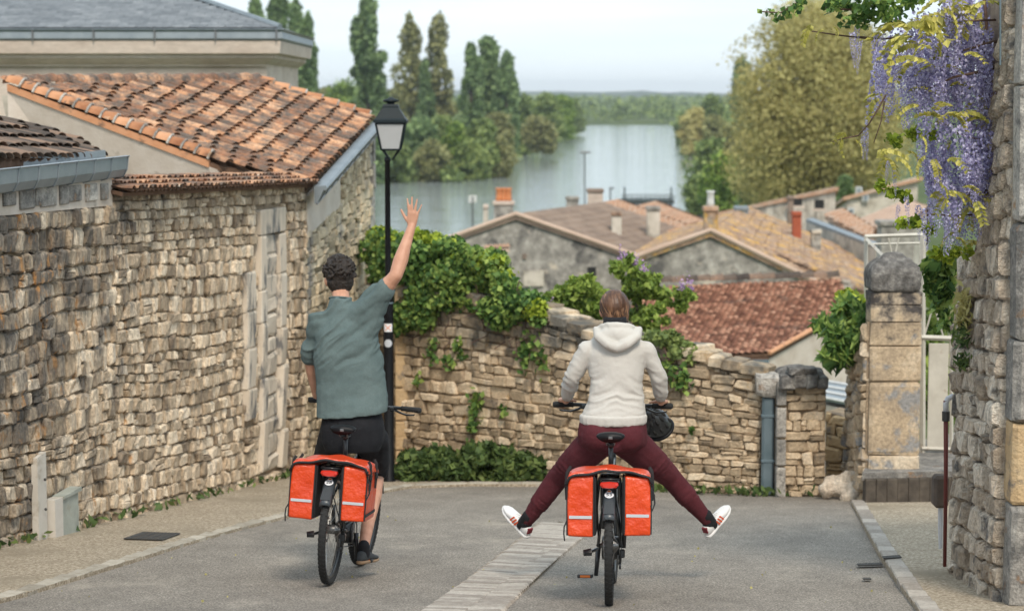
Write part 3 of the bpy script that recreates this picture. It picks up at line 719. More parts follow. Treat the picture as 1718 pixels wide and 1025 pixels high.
# plaster remains near the top, and the corner stones
q = [at_ for at_ in (0.0, .5)]
pz = MB(); a_, b_ = B_[0].lerp(T_[0], .86), B_[0].lerp(B_[1], .5).lerp(T_[0].lerp(T_[1], .5), .86)
pz.prism([a_, b_, T_[0].lerp(T_[1], .5), T_[0]], (.035, -.01, 0)).build('plaster_patch', M['plaster'], hs)
its = []; z = B_[2].z
while z < T_[2].z - .05:
    h_ = random.uniform(.2, .42); wv = random.choice([.12, .3])
    its.append((Vector((-1.8 - wv * .12, 27.6 - wv / 2, z + h_ / 2)), Vector((.1135, 1, 0)) * wv, Vector((0, 0, h_ * .96)), Vector((.12, -.0136, 0)))); z += h_
make_blocks(its, hb, M['ashlar'], BLD, name='corner_stone')
MB().prism([Vector((-1.83, 27.62, -4.9)), Vector((-5.6, 27.8, -4.9)), W(10, 160, 27.5), Rr - Vector((0, 0, .1)), Ff - Vector((.05, 0, .1))], (0, -.25, 0)).build('back_wall', M['render_pale'], hs)
_n = (Ff - Nn).cross(Rr - Nn).normalized(); _n = _n if _n.z > 0 else -_n
Ll = Ll * (Nn.dot(_n) / Ll.dot(_n)); Lo = Lo * (Nn.dot(_n) / Lo.dot(_n))      # slide along the line of sight onto the roof plane
rfb = MB().prism([Nn, Ff, Rr, Ll, Lo], (0, 0, -.06)).build('roof', M['under'], hs)
down = Vector((.328, -.168, 0)).normalized(); down.z = -.37
tiles_on(rfb, [p + Vector((0, 0, .03)) for p in (Nn, Ff, Rr, Ll, Lo)], down, .165, .25, M['tile'], seed=2, lift=.03, deck=False, edge=.05)
# verge and ridge tiles bedded in grey mortar
def ridge_line(parent, a, b, n, w, mat, name='ridge_tile', mort=True):
    d = (b - a) / n; its = []; up_ = Vector((0, 0, 1)); ax = d.cross(up_).normalized(); u2 = ax.cross(d).normalized(); mo = MB()
    for i in range(n):
        c = a + d * (i + .5); its.append((c + u2 * random.uniform(0, .01), ax * w, (d + u2 * .03) * 1.12, u2 * w * .9))
        if mort: mo.tube([a + d * (i + 1.02) + ax * (w * .5 * math.cos(PI * k / 5)) + u2 * (w * .47 * math.sin(PI * k / 5)) for k in range(6)], .016, 5)
    make_blocks_like(its, parent, mat, TM, name, 300)
    if mort: mo.build('mortar_bed', M['ashlar'], parent)
ridge_line(rfb, Ll + Vector((0, 0, .05)), Lo + Vector((0, 0, .05)), 15, .21, M['tile_clean'])
ridge_line(rfb, Ll + Vector((0, .0, .04)), Rr + Vector((0, 0, .04)), 20, .2, M['tile'], mort=False)
ridge_line(rfb, Rr + Vector((0, 0, .04)), Ff + Vector((0, 0, .04)), 7, .2, M['tile_clean'])
gv = MB()     # grey mortar line behind the eave tiles
a_, b_ = Nn + Vector((-.28, 0, .15)), Ff + Vector((-.3, 0, .16)); gv.tube([a_, b_], .03, 6); gv.build('mortar_line', M['ashlar'], rfb)
MB().prism([Ll + Vector((0, .06, .03)), Lo + Vector((0, .06, .03)), Lo + Vector((0, .06, -.045)), Ll + Vector((0, .06, -.045))], (0, -.15, 0)).build('verge_tile_course', M['tile_clean'], hs)
MB().prism([Ll - Vector((0, .07, .04)), Lo - Vector((0, .07, .04)), Nn - Vector((.35, -.35, .02)), Vector((Nn.x - .35, Nn.y + .35, -4.2)), Vector((Ll.x, Ll.y - .07, -4.2))], (0, .3, 0)).build('gable_wall', M['plaster'], hs)
gn, gf = W(513, 316, 23.3) + Vector((.07, 0, 0)), W(619, 204, 27.45) + Vector((.05, 0, 0))
zm = MB(); dd = gf - gn; nn = Vector((dd.y, -dd.x, 0)).normalized(); dwn = nn.cross(dd).normalized()
if dwn.z > 0: dwn = -dwn
zm.loft([[p + nn * .02 + Vector((0, 0, .02)), p + nn * .15 + Vector((0, 0, .03)), p + nn * .165 + Vector((0, 0, .0)), p + nn * .15 + Vector((0, 0, -.03)), p + nn * .13 + Vector((0, 0, -.01)), p + nn * .05 + Vector((0, 0, -.17)), p + nn * .02 + Vector((0, 0, -.17))] for p in (gn, gf)])
zo = zm.build('gutter', M['zinc'], hs)
sm = MB()
for i in range(11):
    p = gn + dd * ((i + .3) / 11); sm.tube([p + nn * .14 + Vector((0, 0, -.02)), p + nn * .056 + Vector((0, 0, -.172))], .006, 5)
sm.tube([gn + nn * .05 + Vector((0, 0, -.172)), gf + nn * .05 + Vector((0, 0, -.172))], .012, 5)
sm.build('seam', M['grey_metal'], zo, kind='stuff')

# -- slate roofed building behind
sb = thing('slate_roofed_building', Vector((-6, 34, -6)), 'tall pale stone building with a moulded cornice, zinc gutter and grey slate roof', 'building')
D = 34.0; R0 = W(472, 70, D); L0 = W(-150, 60, D - 1.0)
def sweep(prof, a, b, name, mat, par, ret=None):
    "profile (out, up) swept from a to b, then returned round the corner"
    d = (b - a).normalized(); o_ = Vector((d.y, -d.x, 0)).normalized()
    if o_.y > 0: o_ = -o_
    rings = [[a + o_ * p + Vector((0, 0, q)) for p, q in prof], [b + (o_ + d) * p + Vector((0, 0, q)) for p, q in prof]]
    e = b - o_ * 5; rings.append([e + d * p + Vector((0, 0, q)) for p, q in prof])
    return MB().loft(rings).build(name, mat, par)
wc = W(447, 140, D) ; base_l = Vector((L0.x, L0.y, wc.z)); base_r = Vector((wc.x, D, wc.z))
wl = MB(); wl.box(((base_l.x + base_r.x) / 2, D + 2.55, -3.2), (base_r.x - base_l.x, 5, 7.6)); wl.build('wall', M['cornice'], sb)
z0 = W(447, 112, D).z
sweep([(-.1, 0), (.02, 0), (.03, .03), (.08, .06), (.14, .11), (.17, .13), (.17, .19), (.26, .2), (.27, .28), (.28, .39), (-.1, .39)], Vector((base_l.x, D, z0)), Vector((base_r.x - .02, D, z0)), 'cornice', M['cornice'], sb)
gt = sweep([(.0, .395), (.27, .395), (.31, .43), (.3, .53), (.34, .57), (.3, .58), (.0, .58)], Vector((base_l.x, D, z0)), Vector((base_r.x - .02, D, z0)), 'gutter', M['zinc'], sb)
sm = MB()
for i in range(9):
    x = base_r.x + .2 - i * .95; sm.box((x, D - .325, z0 + .485), (.025, .03, .17))
sm.build('seam', M['grey_metal'], gt, kind='stuff')
er = Vector((base_r.x + .25, D - .25, z0 + .58)); el_ = Vector((base_l.x, D - .25, z0 + .58)); apx = W(215, -40, D + 3.0)
sl = MB().prism([el_, er, Vector((apx.x, apx.y, apx.z)), Vector((el_.x, apx.y, apx.z))], (0, .05, -.06)).build('roof', M['slate'], sb)
hipb = MB().prism([er, Vector((er.x, er.y + 5, er.z)), apx], (-.03, 0, -.05)).build('hip_slope', M['slate'], sb)
# slates, laid in courses
upv = Vector((0, apx.y - er.y, apx.z - er.z)); slen = upv.length; upv.normalize(); nv = Vector((0, -upv.z, upv.y)); rows = 24; its = []
ex_ = slen / rows
for j in range(rows):
    xr = er.x + (apx.x - er.x) * (j + .8) / rows; x = er.x - (j % 2) * .14 - .02
    while x > -9.2:
        if x - .13 < xr and j * ex_ < 3.0: its.append((Vector((x - .14, er.y, er.z)) + upv * (j + .6) * ex_ + nv * .02, Vector((.272, 0, 0)), (upv - nv * .06) * ex_ * 1.3, nv * .016))
        x -= .28
slv = [(np.array([(x, y, z) for z in (-.5, .5) for y in (-.5, .5) for x in (-.5, .5)]), [(0, 2, 3, 1), (4, 5, 7, 6), (0, 1, 5, 4), (2, 6, 7, 3), (0, 4, 6, 2), (1, 3, 7, 5)])]
its = [i for i in its if i[0].x > -9.0]
make_blocks_like(its, sl, M['slate'], slv[0], 'slate', 300)
MB().tube([er + Vector((0, 0, .03)), apx + Vector((0, 0, .03))], .05, 6).build('hip_flashing', M['zinc'], sb)

# ================================================================== kerbs, drain, covers
def sett_line(name, path, w, ln, mat, label, group=None, h=.035, side=1, gap=.04, kind='kerb'):
    t_ = thing(name, path[0], label, kind); Lp = plen(path); s_ = 0; its = []
    while s_ < Lp - ln * .5:
        l = ln * random.uniform(.8, 1.25); p, d = sample(path, s_ + l / 2); u = Vector((d.y, -d.x, 0)).normalized()
        its.append((p + u * side * w / 2 + Vector((0, 0, h - .05 + random.uniform(-.003, .003))), u * w * random.uniform(.94, 1.0), d * l * (1 - gap), Vector((0, 0, .10)))); s_ += l
    its2 = []
    for c, ex, ey, ez in its:
        if ex.cross(ey).z < 0: ex = -ex
        its2.append((c, ex, ey, ez))
    make_blocks(its2, t_, mat, BLD, name='kerb_stone' if kind == 'kerb' else 'paver')
    return t_
sett_line('kerb', kerbL, .11, .26, M['kerb'], 'low pale kerb of small stones curving along the left pavement', side=-1)
sett_line('kerb', kerbR, .12, .3, M['paver'], 'straight pale kerb of stone blocks along the right pavement', side=-1, h=.04)
# double drain of thin cross-laid setts
dr = thing('drain_channel', G(770, 1015), 'pale double strip of narrow stone setts with an open joint running diagonally across the road', 'drain')
l0, l1 = G(705, 1027), G(938, 876); m0, m1 = G(783, 1030), G(957, 886); r0, r1 = G(842, 1026), G(988, 890)
l0 = l0 + (l0 - l1) * .12; m0 = m0 + (m0 - m1) * .12; r0 = r0 + (r0 - r1) * .12
its = []
for (a0, a1, b0_, b1_, n) in ((l0, l1, m0, m1, 88), (m0, m1, r0, r1, 72)):
    for i in range(n):
        t0, t1 = i / n, (i + 1) / n; g_ = .05
        pa, pb = a0.lerp(a1, (t0 + t1) / 2), b0_.lerp(b1_, (t0 + t1) / 2); ex = (pb - pa) * .95; ey = ((a0.lerp(a1, t1) - a0.lerp(a1, t0)) + (b0_.lerp(b1_, t1) - b0_.lerp(b1_, t0))) / 2 * .965
        if ex.cross(ey).z < 0: ex = -ex
        its.append(((pa + pb) / 2 + Vector((0, 0, -.038 + random.uniform(-.002, .002))), ex, ey, Vector((0, 0, .11))))
make_blocks(its, dr, M['paver'], BLD, name='sett')
MB().prism([l0, l1, r1, r0], (0, 0, .009)).build('joint_bed', M['soil'], dr)
def cover(name, pts, mat, label, cat, bars=0, h=.036):
    t_ = thing(name, pts[0], label, cat); ps = [p + Vector((0, 0, h)) for p in pts]
    pl_ = MB().prism(ps, (0, 0, .005)).build('plate', mat, t_)
    fr_ = MB()
    for i in range(4): fr_.tube([ps[i] + Vector((0, 0, .004)), ps[(i + 1) % 4] + Vector((0, 0, .004))], .005, 4)
    fr_.build('rim', M['iron'], t_)
    if bars:
        for i in range(bars):
            k = (i + .5) / bars; b_ = MB().tube([ps[0].lerp(ps[1], k) + Vector((0, 0, .006)), ps[3].lerp(ps[2], k) + Vector((0, 0, .006))], .005, 4); b_.build('bar', M['iron'], t_)
cover('manhole_cover', [G(208, 912), G(272, 914), G(302, 903), G(240, 901)], M['iron'], 'dark rectangular manhole cover in the gravel pavement by the left wall', 'manhole cover', 4)
cover('drain_grate', [G(1440, 951), G(1480, 949.5), G(1478, 947), G(1438, 948.5)], M['iron'], 'thin dark iron grate in the asphalt beside the right kerb', 'grate', 8, h=.007)
cover('kerb_grate', [G(1483, 948), G(1512, 946), G(1509, 943), G(1480, 945)], M['iron'], 'short dark iron grate crossing the top of the right kerb', 'grate', 6, h=.044)
cover('drain_grate', [G(1449, 974), G(1461, 974), G(1460, 972), G(1448, 972)], M['iron'], 'tiny black metal plate in the asphalt below the iron grate', 'metal plate', 0, h=.006)

# -- utility boxes against the left wall
def wallpt(px, out=0.0):
    p = plan_at_px(px, A1, A2); return Vector((p.x + out, p.y - out * .17, 0))
ub = thing('cable_cover', gb(wallpt(46)), 'narrow pale vertical cable cover board fixed to the left wall', 'cable cover')
tdir = (A2 - A1).normalized(); ndir = Vector((tdir.y, -tdir.x, 0))
def wall_box(px0, px1, ztop_l, ztop_r, out, parent, name, mat, zb=None):
    a, b_ = wallpt(px0), wallpt(px1); za = W(px0, ztop_l, a.y).z; zb_ = W(px1, ztop_r, b_.y).z
    a0_ = gb(a, -.03) if zb is None else Vector((a.x, a.y, zb)); b0__ = gb(b_, -.03) if zb is None else Vector((b_.x, b_.y, zb))
    a0_ += ndir * .02; b0__ += ndir * .02
    return MB().prism([a0_, b0__, Vector((b0__.x, b0__.y, zb_)), Vector((a0_.x, a0_.y, za))], ndir * out).build(name, mat, parent)
wall_box(38, 53, 768, 757, .05, ub, 'board', M['pale_board'])
mbj = MB()
for py in (803, 853): 
    c = W(47, py, wallpt(47).y) + Vector((.01, 0, 0)); mbj.ell(Vector((wallpt(46, .09).x, wallpt(46, .09).y, c.z)), (.012, .012, .012), 6, None, 4)
mbj.build('screw', M['iron'], ub)
ub2 = thing('meter_box', gb(wallpt(82)), 'weathered grey-green wooden meter box with a slanted top standing against the left wall', 'meter box')
wall_box(58, 72, 838, 833, .09, ub2, 'side_board', M['pale_board'])
bx = wall_box(73, 101, 838, 822, .08, ub2, 'box', M['grey_box'])
wall_box(72, 103, 832, 815, .10, ub2, 'lid', M['grey_box'], zb=W(73, 838, wallpt(73).y).z + .01)
# ================================================================== MIDDLE: curving garden wall
def tops(base, tp): return [Vector((b.x, b.y, W(px, py, b.y).z)) for b, (px, py) in zip(base, tp)]
def gpx(px, y): r = W(px, 800, y); return gb(Vector((r.x, y, 0)))
gw = thing('garden_wall', gpx(900, 22), 'curving garden wall of pale rubble at the end of the road, half hidden by ivy', 'wall')
pp = [(626, 26.2, 470), (668, 23.7, 492), (780, 22.9, 498), (870, 22.4, 520), (930, 22.0, 538), (1000, 21.6, 562), (1080, 21.2, 588), (1150, 20.9, 592), (1225, 20.7, 612), (1276, 20.6, 628)]
B_ = [gpx(px, d) for px, d, t in pp]; T_ = tops(B_, [(px, t) for px, d, t in pp])
OUTM = Vector((0, -1, 0))
gwb = wall_body('wall', B_, T_, .42, M['mortar'], gw, OUTM, extra_top=-.02)
rubble(gwb, B_, T_, .102, .135, M['stone_mid'], seed=31, outward=OUTM, slump=.018, hvar=.3)
# rough coping stones lying along the top
its = []; s_ = 0; Lt = plen(T_)
while s_ < Lt - .1:
    l = random.uniform(.13, .3); p, d = sample(T_, s_ + l / 2); n_ = Vector((d.y, -d.x, 0)).normalized(); n_ = n_ if n_.y < 0 else -n_
    its.append((p - n_ * .17 + Vector((0, 0, random.uniform(-.01, .03))), d * l * 1.02, n_ * .46, Vector((0, 0, random.uniform(.08, .14))))); s_ += l
its2 = []
for c, ex, ey, ez in its: its2.append((c, -ex if ex.cross(ey).z < 0 else ex, ey, ez))
make_blocks(its2, gwb, M['stone_mid'], BL, name='coping_stone')
# dressed quoins at its left end
its = []; z = B_[1].z
while z < T_[1].z - .1:
    h_ = random.uniform(.2, .38); w_ = random.choice([.13, .2])
    its.append((Vector((B_[1].x - .02 + w_ / 2, B_[1].y - .05, z + h_ / 2)), Vector((w_, 0, 0)), Vector((0, 0, h_ * .96)), Vector((0, -.14, 0)))); z += h_
its = [(c, ex, ey, ez) for c, ex, ey, ez in its]
make_blocks(its, gwb, M['ashlar_warm'], BLD, name='quoin')
# recess with the blue downpipe and grey lintel
rc = thing('wall_pier', gpx(1330, 20.5), 'short rounded rubble pier right of the blue-grey downpipe, with a dark lintel stone', 'pier')
B2 = [gpx(1305, 20.4), gpx(1384, 20.4)]; T2 = [Vector((b.x, b.y, W(1330, 640, b.y).z)) for b in B2]
pb = wall_body('wall', B2, T2, .42, M['mortar'], rc, OUTM)
rubble(pb, B2, T2, .10, .15, M['stone_mid'], seed=37, outward=OUTM)
# rounded top
tp = MB(); a_, b_ = T2[0] + Vector((0, .2, -.03)), T2[1] + Vector((0, .2, -.03))
rings = []
for k in range(11):
    t_ = k / 10; c = a_.lerp(b_, t_); s_ = .07 + .10 * math.sin(PI * min(1, .12 + t_ * .80)) ** .6
    rings.append([c + Vector((0, .25 * math.cos(q), s_ * max(-.3, math.sin(q)))) for q in [2 * PI * i / 14 for i in range(14)]])
tp.loft(rings)
make_blocks([(a_.lerp(b_, q) + Vector((0, -.24, h_)), Vector((w_, 0, 0)), Vector((0, 0, hh)), Vector((0, -.2, 0))) for q, h_, w_, hh in ((.14, .03, .13, .12), (.42, .05, .17, .15), (.66, .055, .14, .15), (.88, .03, .12, .12), (.34, .14, .16, .07), (.62, .145, .14, .07))], pb, M['cap_stone'], BL, name='coping_stone')
o_ = remesh(tp, .03, 3); displace(o_, lambda a: .03 * fbm(a * 7, 3)); put(o_, 'rounded_top', M['cap_stone'], rc)
bk = MB().box((B2[0].x - .08, 20.85, -3.4), (.34, .3, 1.25)); bk.build('recess_back', M['mortar'], rc)
its = [(W(1293, 645, 20.55), Vector((.27, 0, 0)), Vector((0, 0, .22)), Vector((0, -.3, 0)))]
make_blocks(its, rc, M['ashlar'], BL, name='lintel_stone')
jm = []
for z0_, h_ in ((-3.85, .3), (-3.54, .26), (-3.27, .3), (-2.96, .24)): jm.append((Vector((gpx(1309, 20.4).x, 20.4, z0_ + h_ / 2)), Vector((.09, 0, 0)), Vector((0, 0, h_ * .96)), Vector((0, -.12, 0))))
make_blocks(jm, rc, M['ashlar'], BLD, name='jamb_stone')
dp = thing('downpipe', gpx(1288, 20.5), 'wide flat blue-grey metal downpipe set into the garden wall recess', 'downpipe')
a_ = W(1288, 664, 20.5); b_ = gpx(1288, 20.5)
MB().box(((a_ + b_) / 2), (.118, .07, (a_ - b_).length), bev=.02).build('pipe', M['blue_paint'], dp)
for f_ in (.35, .8):
    c = b_.lerp(a_, f_); MB().box(c + Vector((0, -.005, 0)), (.13, .075, .035), bev=.008).build('clamp', M['blue_paint'], dp)
# lower wall further right
lw = thing('low_wall', gpx(1405, 21.8), 'low warm coloured rubble wall between the rounded pier and the tall gate pillar', 'wall')
B3 = [gpx(1383, 21.6), gpx(1436, 21.4)]; T3 = tops(B3, [(1383, 690), (1436, 706)])
lb = wall_body('wall', B3, T3, .35, M['mortar'], lw, OUTM); rubble(lb, B3, T3, .12, .17, M['ashlar_warm'], seed=41, outward=OUTM)

# ================================================================== RIGHT: gate pillar, gate, step
def rz(px, py, y): return W(px, py, y)
gp = thing('gate_pillar', gpx(1497, 19.6), 'tall weathered limestone gate pillar with a dark rounded cap stone', 'pillar')
yl = 19.6; xl = W(1456, 800, yl).x; xr = W(1541, 800, yl).x; dpt = 1.05
zs = [W(1497, q, yl).z for q in (794, 764, 640, 580, 540, 511, 490)]
its = []; prev = None
for a, b_ in zip(zs[:-1], zs[1:]):
    its.append((Vector(((xl + xr) / 2, yl + .12, (a + b_) / 2)), Vector((xr - xl, 0, 0)), Vector((0, 0, (b_ - a) * .985)), Vector((0, -.3, 0))))
cb = MB().box(((xl + xr) / 2 + .01, yl + .2, (zs[0] + zs[-1]) / 2), (xr - xl - .04, .3, zs[-1] - zs[0])).build('core', M['pillar'], gp)
make_blocks(its, gp, M['pillar'], BLD, name='stone_block')
ct = MB(); zc = W(1497, 490, yl).z; _pz = lambda q: W(1497, q, yl).z
ct.loft([[Vector((x, y, z)) for x, y in ((xl + .0, yl - .05), (xr - .005, yl - .05), (xr - .005, yl + .42), (xl + .0, yl + .42))] for z in (zc, _pz(456))])
ct.loft([[Vector((x, y, z)) for x, y in ((xl + q, yl - .05 + q), (xr - q, yl - .05 + q), (xr - q, yl + .4 - q), (xl + q, yl + .4 - q))] for z, q in ((_pz(457), 0), (_pz(449), .02), (_pz(438), .09), (_pz(427), .18))])
o_ = remesh(ct, .025, 3); displace(o_, lambda a: .03 * fbm(a * 9, 3)); put(o_, 'cap_stone', M['cap_stone'], gp)
rw = thing('return_wall', Vector((xl, yl + .6, -3.8)), 'narrow strip of rubble wall running back from the left edge of the gate pillar', 'wall')
B4 = [gb(Vector((xl - .04, yl + .02, 0))), gb(Vector((xl - .02, yl + 1.25, 0)))]; T4 = [Vector((B4[0].x, B4[0].y, W(1450, 540, yl).z)), Vector((B4[1].x, B4[1].y, W(1430, 585, yl + 1.2).z))]
OUTR = Vector((-1, 0, 0))
rb = wall_body('wall', B4, T4, .3, M['mortar'], rw, OUTR); rubble(rb, B4, T4, .15, .2, M['pillar'], seed=43, outward=OUTR, slump=.02)
bm_ = MB(); ce = G(1412, 838) + Vector((0, 0, .1))
for dx, dy, dz, r_ in ((0, .1, .0, .15), (.1, .1, .05, .15), (-.14, .05, -.04, .1), (.16, -.05, -.02, .12), (.05, -.1, -.06, .1), (.24, .2, -.02, .13)): bm_.ell(ce + Vector((dx, dy, dz)), (r_, r_ * .8, r_ * .8), 8, None, 6)
o_ = remesh(bm_, .03, 2); displace(o_, lambda a: .06 * fbm(a * 9, 3)); bo = None
o_.materials.clear(); bo = link('boulder', o_, M['stone_right']); tag(bo, 'rough pale boulder at the foot of the gate pillar where the kerb ends', 'boulder')
st = thing('stone_step', G(1500, 838), 'raised stone threshold with a dark riser in front of the cream gate', 'step')
zt = W(1500, 795, 19.3).z
a0_, a1_ = W(1450, 800, 19.35), W(1612, 800, 19.46)
for nm, z0_, z1_, off_, mt in (('riser', -3.95, zt - .07, .03, 'shade_stone'), ('slab', zt - .07, zt, 0, 'ashlar')):
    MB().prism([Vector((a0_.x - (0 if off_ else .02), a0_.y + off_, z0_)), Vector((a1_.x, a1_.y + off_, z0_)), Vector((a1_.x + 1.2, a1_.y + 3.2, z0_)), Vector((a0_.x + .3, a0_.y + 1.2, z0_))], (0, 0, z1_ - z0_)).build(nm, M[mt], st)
its = []
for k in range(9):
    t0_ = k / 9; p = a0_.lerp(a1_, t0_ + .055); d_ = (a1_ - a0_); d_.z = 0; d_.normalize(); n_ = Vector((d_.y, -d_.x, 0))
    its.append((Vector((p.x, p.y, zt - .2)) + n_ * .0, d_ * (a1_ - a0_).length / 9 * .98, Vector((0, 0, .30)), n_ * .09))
make_blocks(its, st, M['shade_stone'], BLD, name='riser_stone')
gt_ = thing('gate', W(1560, 760, 20.5), 'cream metal gate with a solid lower panel and crossed bars right of the pillar', 'gate')
yg = 20.5
def bar(parent, p, q, r_, mat, name='bar', seg=4): return MB().tube([W(*p), W(*q)], r_, seg).build(name, M[mat], parent)
bar(gt_, (1548, 395, yg), (1548, 762, yg), .028, 'cream_paint', 'post'); bar(gt_, (1596, 540, yg), (1596, 762, yg), .02, 'cream_paint', 'post')
bar(gt_, (1546, 566, yg - .02), (1598, 568, yg - .02), .026, 'cream_paint', 'rail'); bar(gt_, (1546, 752, yg - .02), (1598, 754, yg - .02), .022, 'cream_paint', 'rail')
bar(gt_, (1546, 455, yg - .02), (1598, 455, yg - .02), .014, 'cream_paint', 'rail')
bar(gt_, (1551, 563, yg), (1582, 458, yg), .008, 'cream_paint', 'cross_bar'); bar(gt_, (1582, 563, yg + .02), (1551, 458, yg + .02), .008, 'cream_paint', 'cross_bar')
c0, c1 = W(1555, 752, yg), W(1592, 576, yg)
MB().box((c0 + c1) / 2, (c1.x - c0.x, .02, c1.z - c0.z), bev=.005).build('panel', M['cream_paint'], gt_)
fr = thing('pergola_frame', W(1500, 500, 20.0), 'thin white steel pergola frame with a diagonal brace rising behind the gate pillar', 'frame')
yf = 20.9
bar(fr, (1453, 396, yf), (1453, 800, yf), .02, 'cream_paint', 'post'); bar(fr, (1451, 397, yf), (1548, 394, yf), .02, 'cream_paint', 'beam')
bar(fr, (1455, 402, yf - .03), (1484, 432, yf - .6), .02, 'cream_paint', 'brace'); bar(fr, (1490, 397, yf), (1496, 425, yf), .008, 'cream_paint', 'brace'); bar(fr, (1509, 396, yf), (1502, 425, yf), .008, 'cream_paint', 'brace')
bar(fr, (1453, 410, yf + 1.4), (1546, 408, yf + 1.4), .012, 'cream_paint', 'beam')

# ================================================================== RIGHT: near wall
nw = thing('near_wall', Vector((3.2, 12.8, -3.2)), 'tall rough limestone wall closing the right edge of the picture, with dressed corner blocks', 'wall')
yn, yfar = 12.15, 13.75; xn = W(1684, 700, yn).x; xf = W(1603, 700, yfar).x
B5 = [gb(Vector((xn, yn, 0))), gb(Vector((xf, yfar, 0)))]
tl = W(1592, 432, yfar).z
T5 = [Vector((xn, yn, W(1684, 405, yn).z)), Vector((xf, yfar, tl))]
nb = wall_body('wall', B5, T5, .8, M['mortar_pale'], nw, OUTR)
rubble(nb, B5, T5, .14, .15, M['stone_right'], seed=51, outward=OUTR, slump=.05, depth=.15, proud=.02)
# upper part: narrower rubble return above the lower wall
B6 = [Vector((xn, yn, T5[0].z)), Vector((xn + .0, yn + .62, W(1650, 425, 12.8).z))]; T6 = [Vector((xn, yn, .75)), Vector((xn + .03, yn + .25, .75))]
n6 = wall_body('upper_wall', B6, T6, .7, M['mortar_pale'], nw, OUTR, drop=0)
rubble(n6, B6, T6, .14, .12, M['stone_right'], seed=53, outward=OUTR, depth=.15, proud=.0)
# far end face of the low part and the dressed corner
its = []; ysp = [1150, 1012, 840, 702, 565, 372, 143, -60]; 
for k, (a, b_) in enumerate(zip(ysp[:-1], ysp[1:])):
    za, zb_ = W(1700, a, yn).z, W(1700, b_, yn).z; wv = (.62, .75)[k % 2]
    its.append((Vector((xn + wv / 2 + .012 + (.0, .008, .003)[k % 3], yn + .06, (za + zb_) / 2)), Vector((wv, 0, 0)), Vector((0, 0, (zb_ - za) * .985)), Vector((0, -.5, 0))))
make_blocks(its[:2] + its[3:], nw, M['ashlar'], BLD[:4], name='corner_block'); make_blocks(its[2:3], nw, M['ashlar_warm'], BLD[4:], name='corner_block')
cc = MB().box((xn + 1.1, yn + .75, -1.5), (2.0, 1.0, 5.0)); cc.build('core', M['mortar'], nw)
MB().prism([Vector((xf + .02, yfar, tl)), Vector((xf + .8, yfar, tl)), Vector((xf + .8, yfar, -3.4)), Vector((xf + .02, yfar, -3.4))], (0, -.3, 0)).build('end_face', M['mortar'], nw)
MB().tube([W(1682, 110, yn - .03) + Vector((-.012, 0, 0)), W(1682, -60, yn - .03) + Vector((-.012, 0, 0))], .006, 5).build('cable', M['blue_paint'], nw)
rp_ = thing('drain_pipe', G(1592, 970), 'thin red-brown drain pipe with a white elbow at the end of the near wall', 'pipe')
yq = 13.9
MB().tube([W(1587, 672, yq), W(1587, 790, yq), W(1585, 950, yq)], [.017, .014, .012], 8).build('pipe', M['rust_red'], rp_, smooth=True)
MB().tube([W(1587, 690, yq), W(1587, 676, yq), W(1590, 669, yq), W(1600, 664, yq)], .019, 8).build('elbow', M['white_pvc'], rp_, smooth=True)
MB().tube([W(1587, 706, yq), W(1587, 690, yq)], .026, 8).build('collar', M['iron'], rp_)
gb_ = thing('junction_box', W(1577, 850, 14.3), 'small weathered dark box with a grey pipe below it beside the near wall', 'box')
MB().box(W(1577, 823, 14.3), (.10, .12, .22), bev=.02).build('box', M['tile_dark'], gb_)
MB().tube([W(1578, 850, 14.3), W(1578, 884, 14.3), W(1578, 920, 14.3)], [.017, .017, .012], 8).build('pipe', M['white_pvc'], gb_)

# ================================================================== street lamp
lp = thing('street_lamp', G(653, 812), 'tall black lamp post with a four-sided lantern and two stickers', 'street lamp')
yL = G(653, 812).y; xL = lp.location.x; zL = lp.location.z
k_ = yL / FP
def lz(py): return W(656, py, yL).z
MB().lathe((xL, yL, 0), [(.07, zL), (.07, zL + .04), (.054, zL + .06), (.052, lz(505)), (.056, lz(500)), (.05, lz(494)), (.031, lz(480)), (.027, lz(272)), (.034, lz(271)), (.03, lz(264))], 14).build('post', M['black_metal'], lp, smooth=True)
xT = W(656, 230, yL).x; 
def sq(c, h, z): return [Vector((c + sx * h, yL + sy * h, z)) for sx, sy in ((-1, -1), (1, -1), (1, 1), (-1, 1))]
hw = lambda w: w / 2 * k_
ln = thing('x', (0, 0, 0), None, None); bpy.data.objects.remove(ln)
lt = MB().loft([sq(xT, hw(56), lz(206)), sq(xT, hw(56), lz(202)), sq(xT, hw(50), lz(199)), sq(xT, hw(27), lz(181)), sq(xT, hw(27), lz(179)), sq(xT, hw(22), lz(175))]).build('lantern_roof', M['lantern'], lp)
MB().lathe((xT, yL, 0), [(hw(14), lz(177)), (hw(12), lz(173)), (hw(26), lz(171)), (hw(27), lz(168.5)), (hw(12), lz(166)), (hw(5), lz(163.5))], 14).build('finial', M['lantern'], lt, smooth=True)
fm = MB()
tpq, btq = sq(xT, hw(48), lz(207)), sq(xT, hw(31), lz(251))
for a_, b_ in zip(tpq, btq): fm.tube([a_, b_], .011, 4)
for q_ in (tpq, btq):
    for i in range(4): fm.tube([q_[i], q_[(i + 1) % 4]], .011, 4)
fo = fm.build('lantern_frame', M['lantern'], lp)
gm = bpy.data.materials.new('frosted_glass'); gm.use_nodes = True; b = gm.node_tree.nodes['Principled BSDF']
b.inputs['Base Color'].default_value = (.74, .75, .76, 1); b.inputs['Roughness'].default_value = .35
t = gm.node_tree; tr = t.nodes.new('ShaderNodeBsdfTranslucent'); tr.inputs[0].default_value = (.8, .8, .8, 1); ms = t.nodes.new('ShaderNodeMixShader'); ms.inputs[0].default_value = .5
t.links.new(b.outputs[0], ms.inputs[1]); t.links.new(tr.outputs[0], ms.inputs[2]); t.links.new(ms.outputs[0], t.nodes['Material Output'].inputs[0])
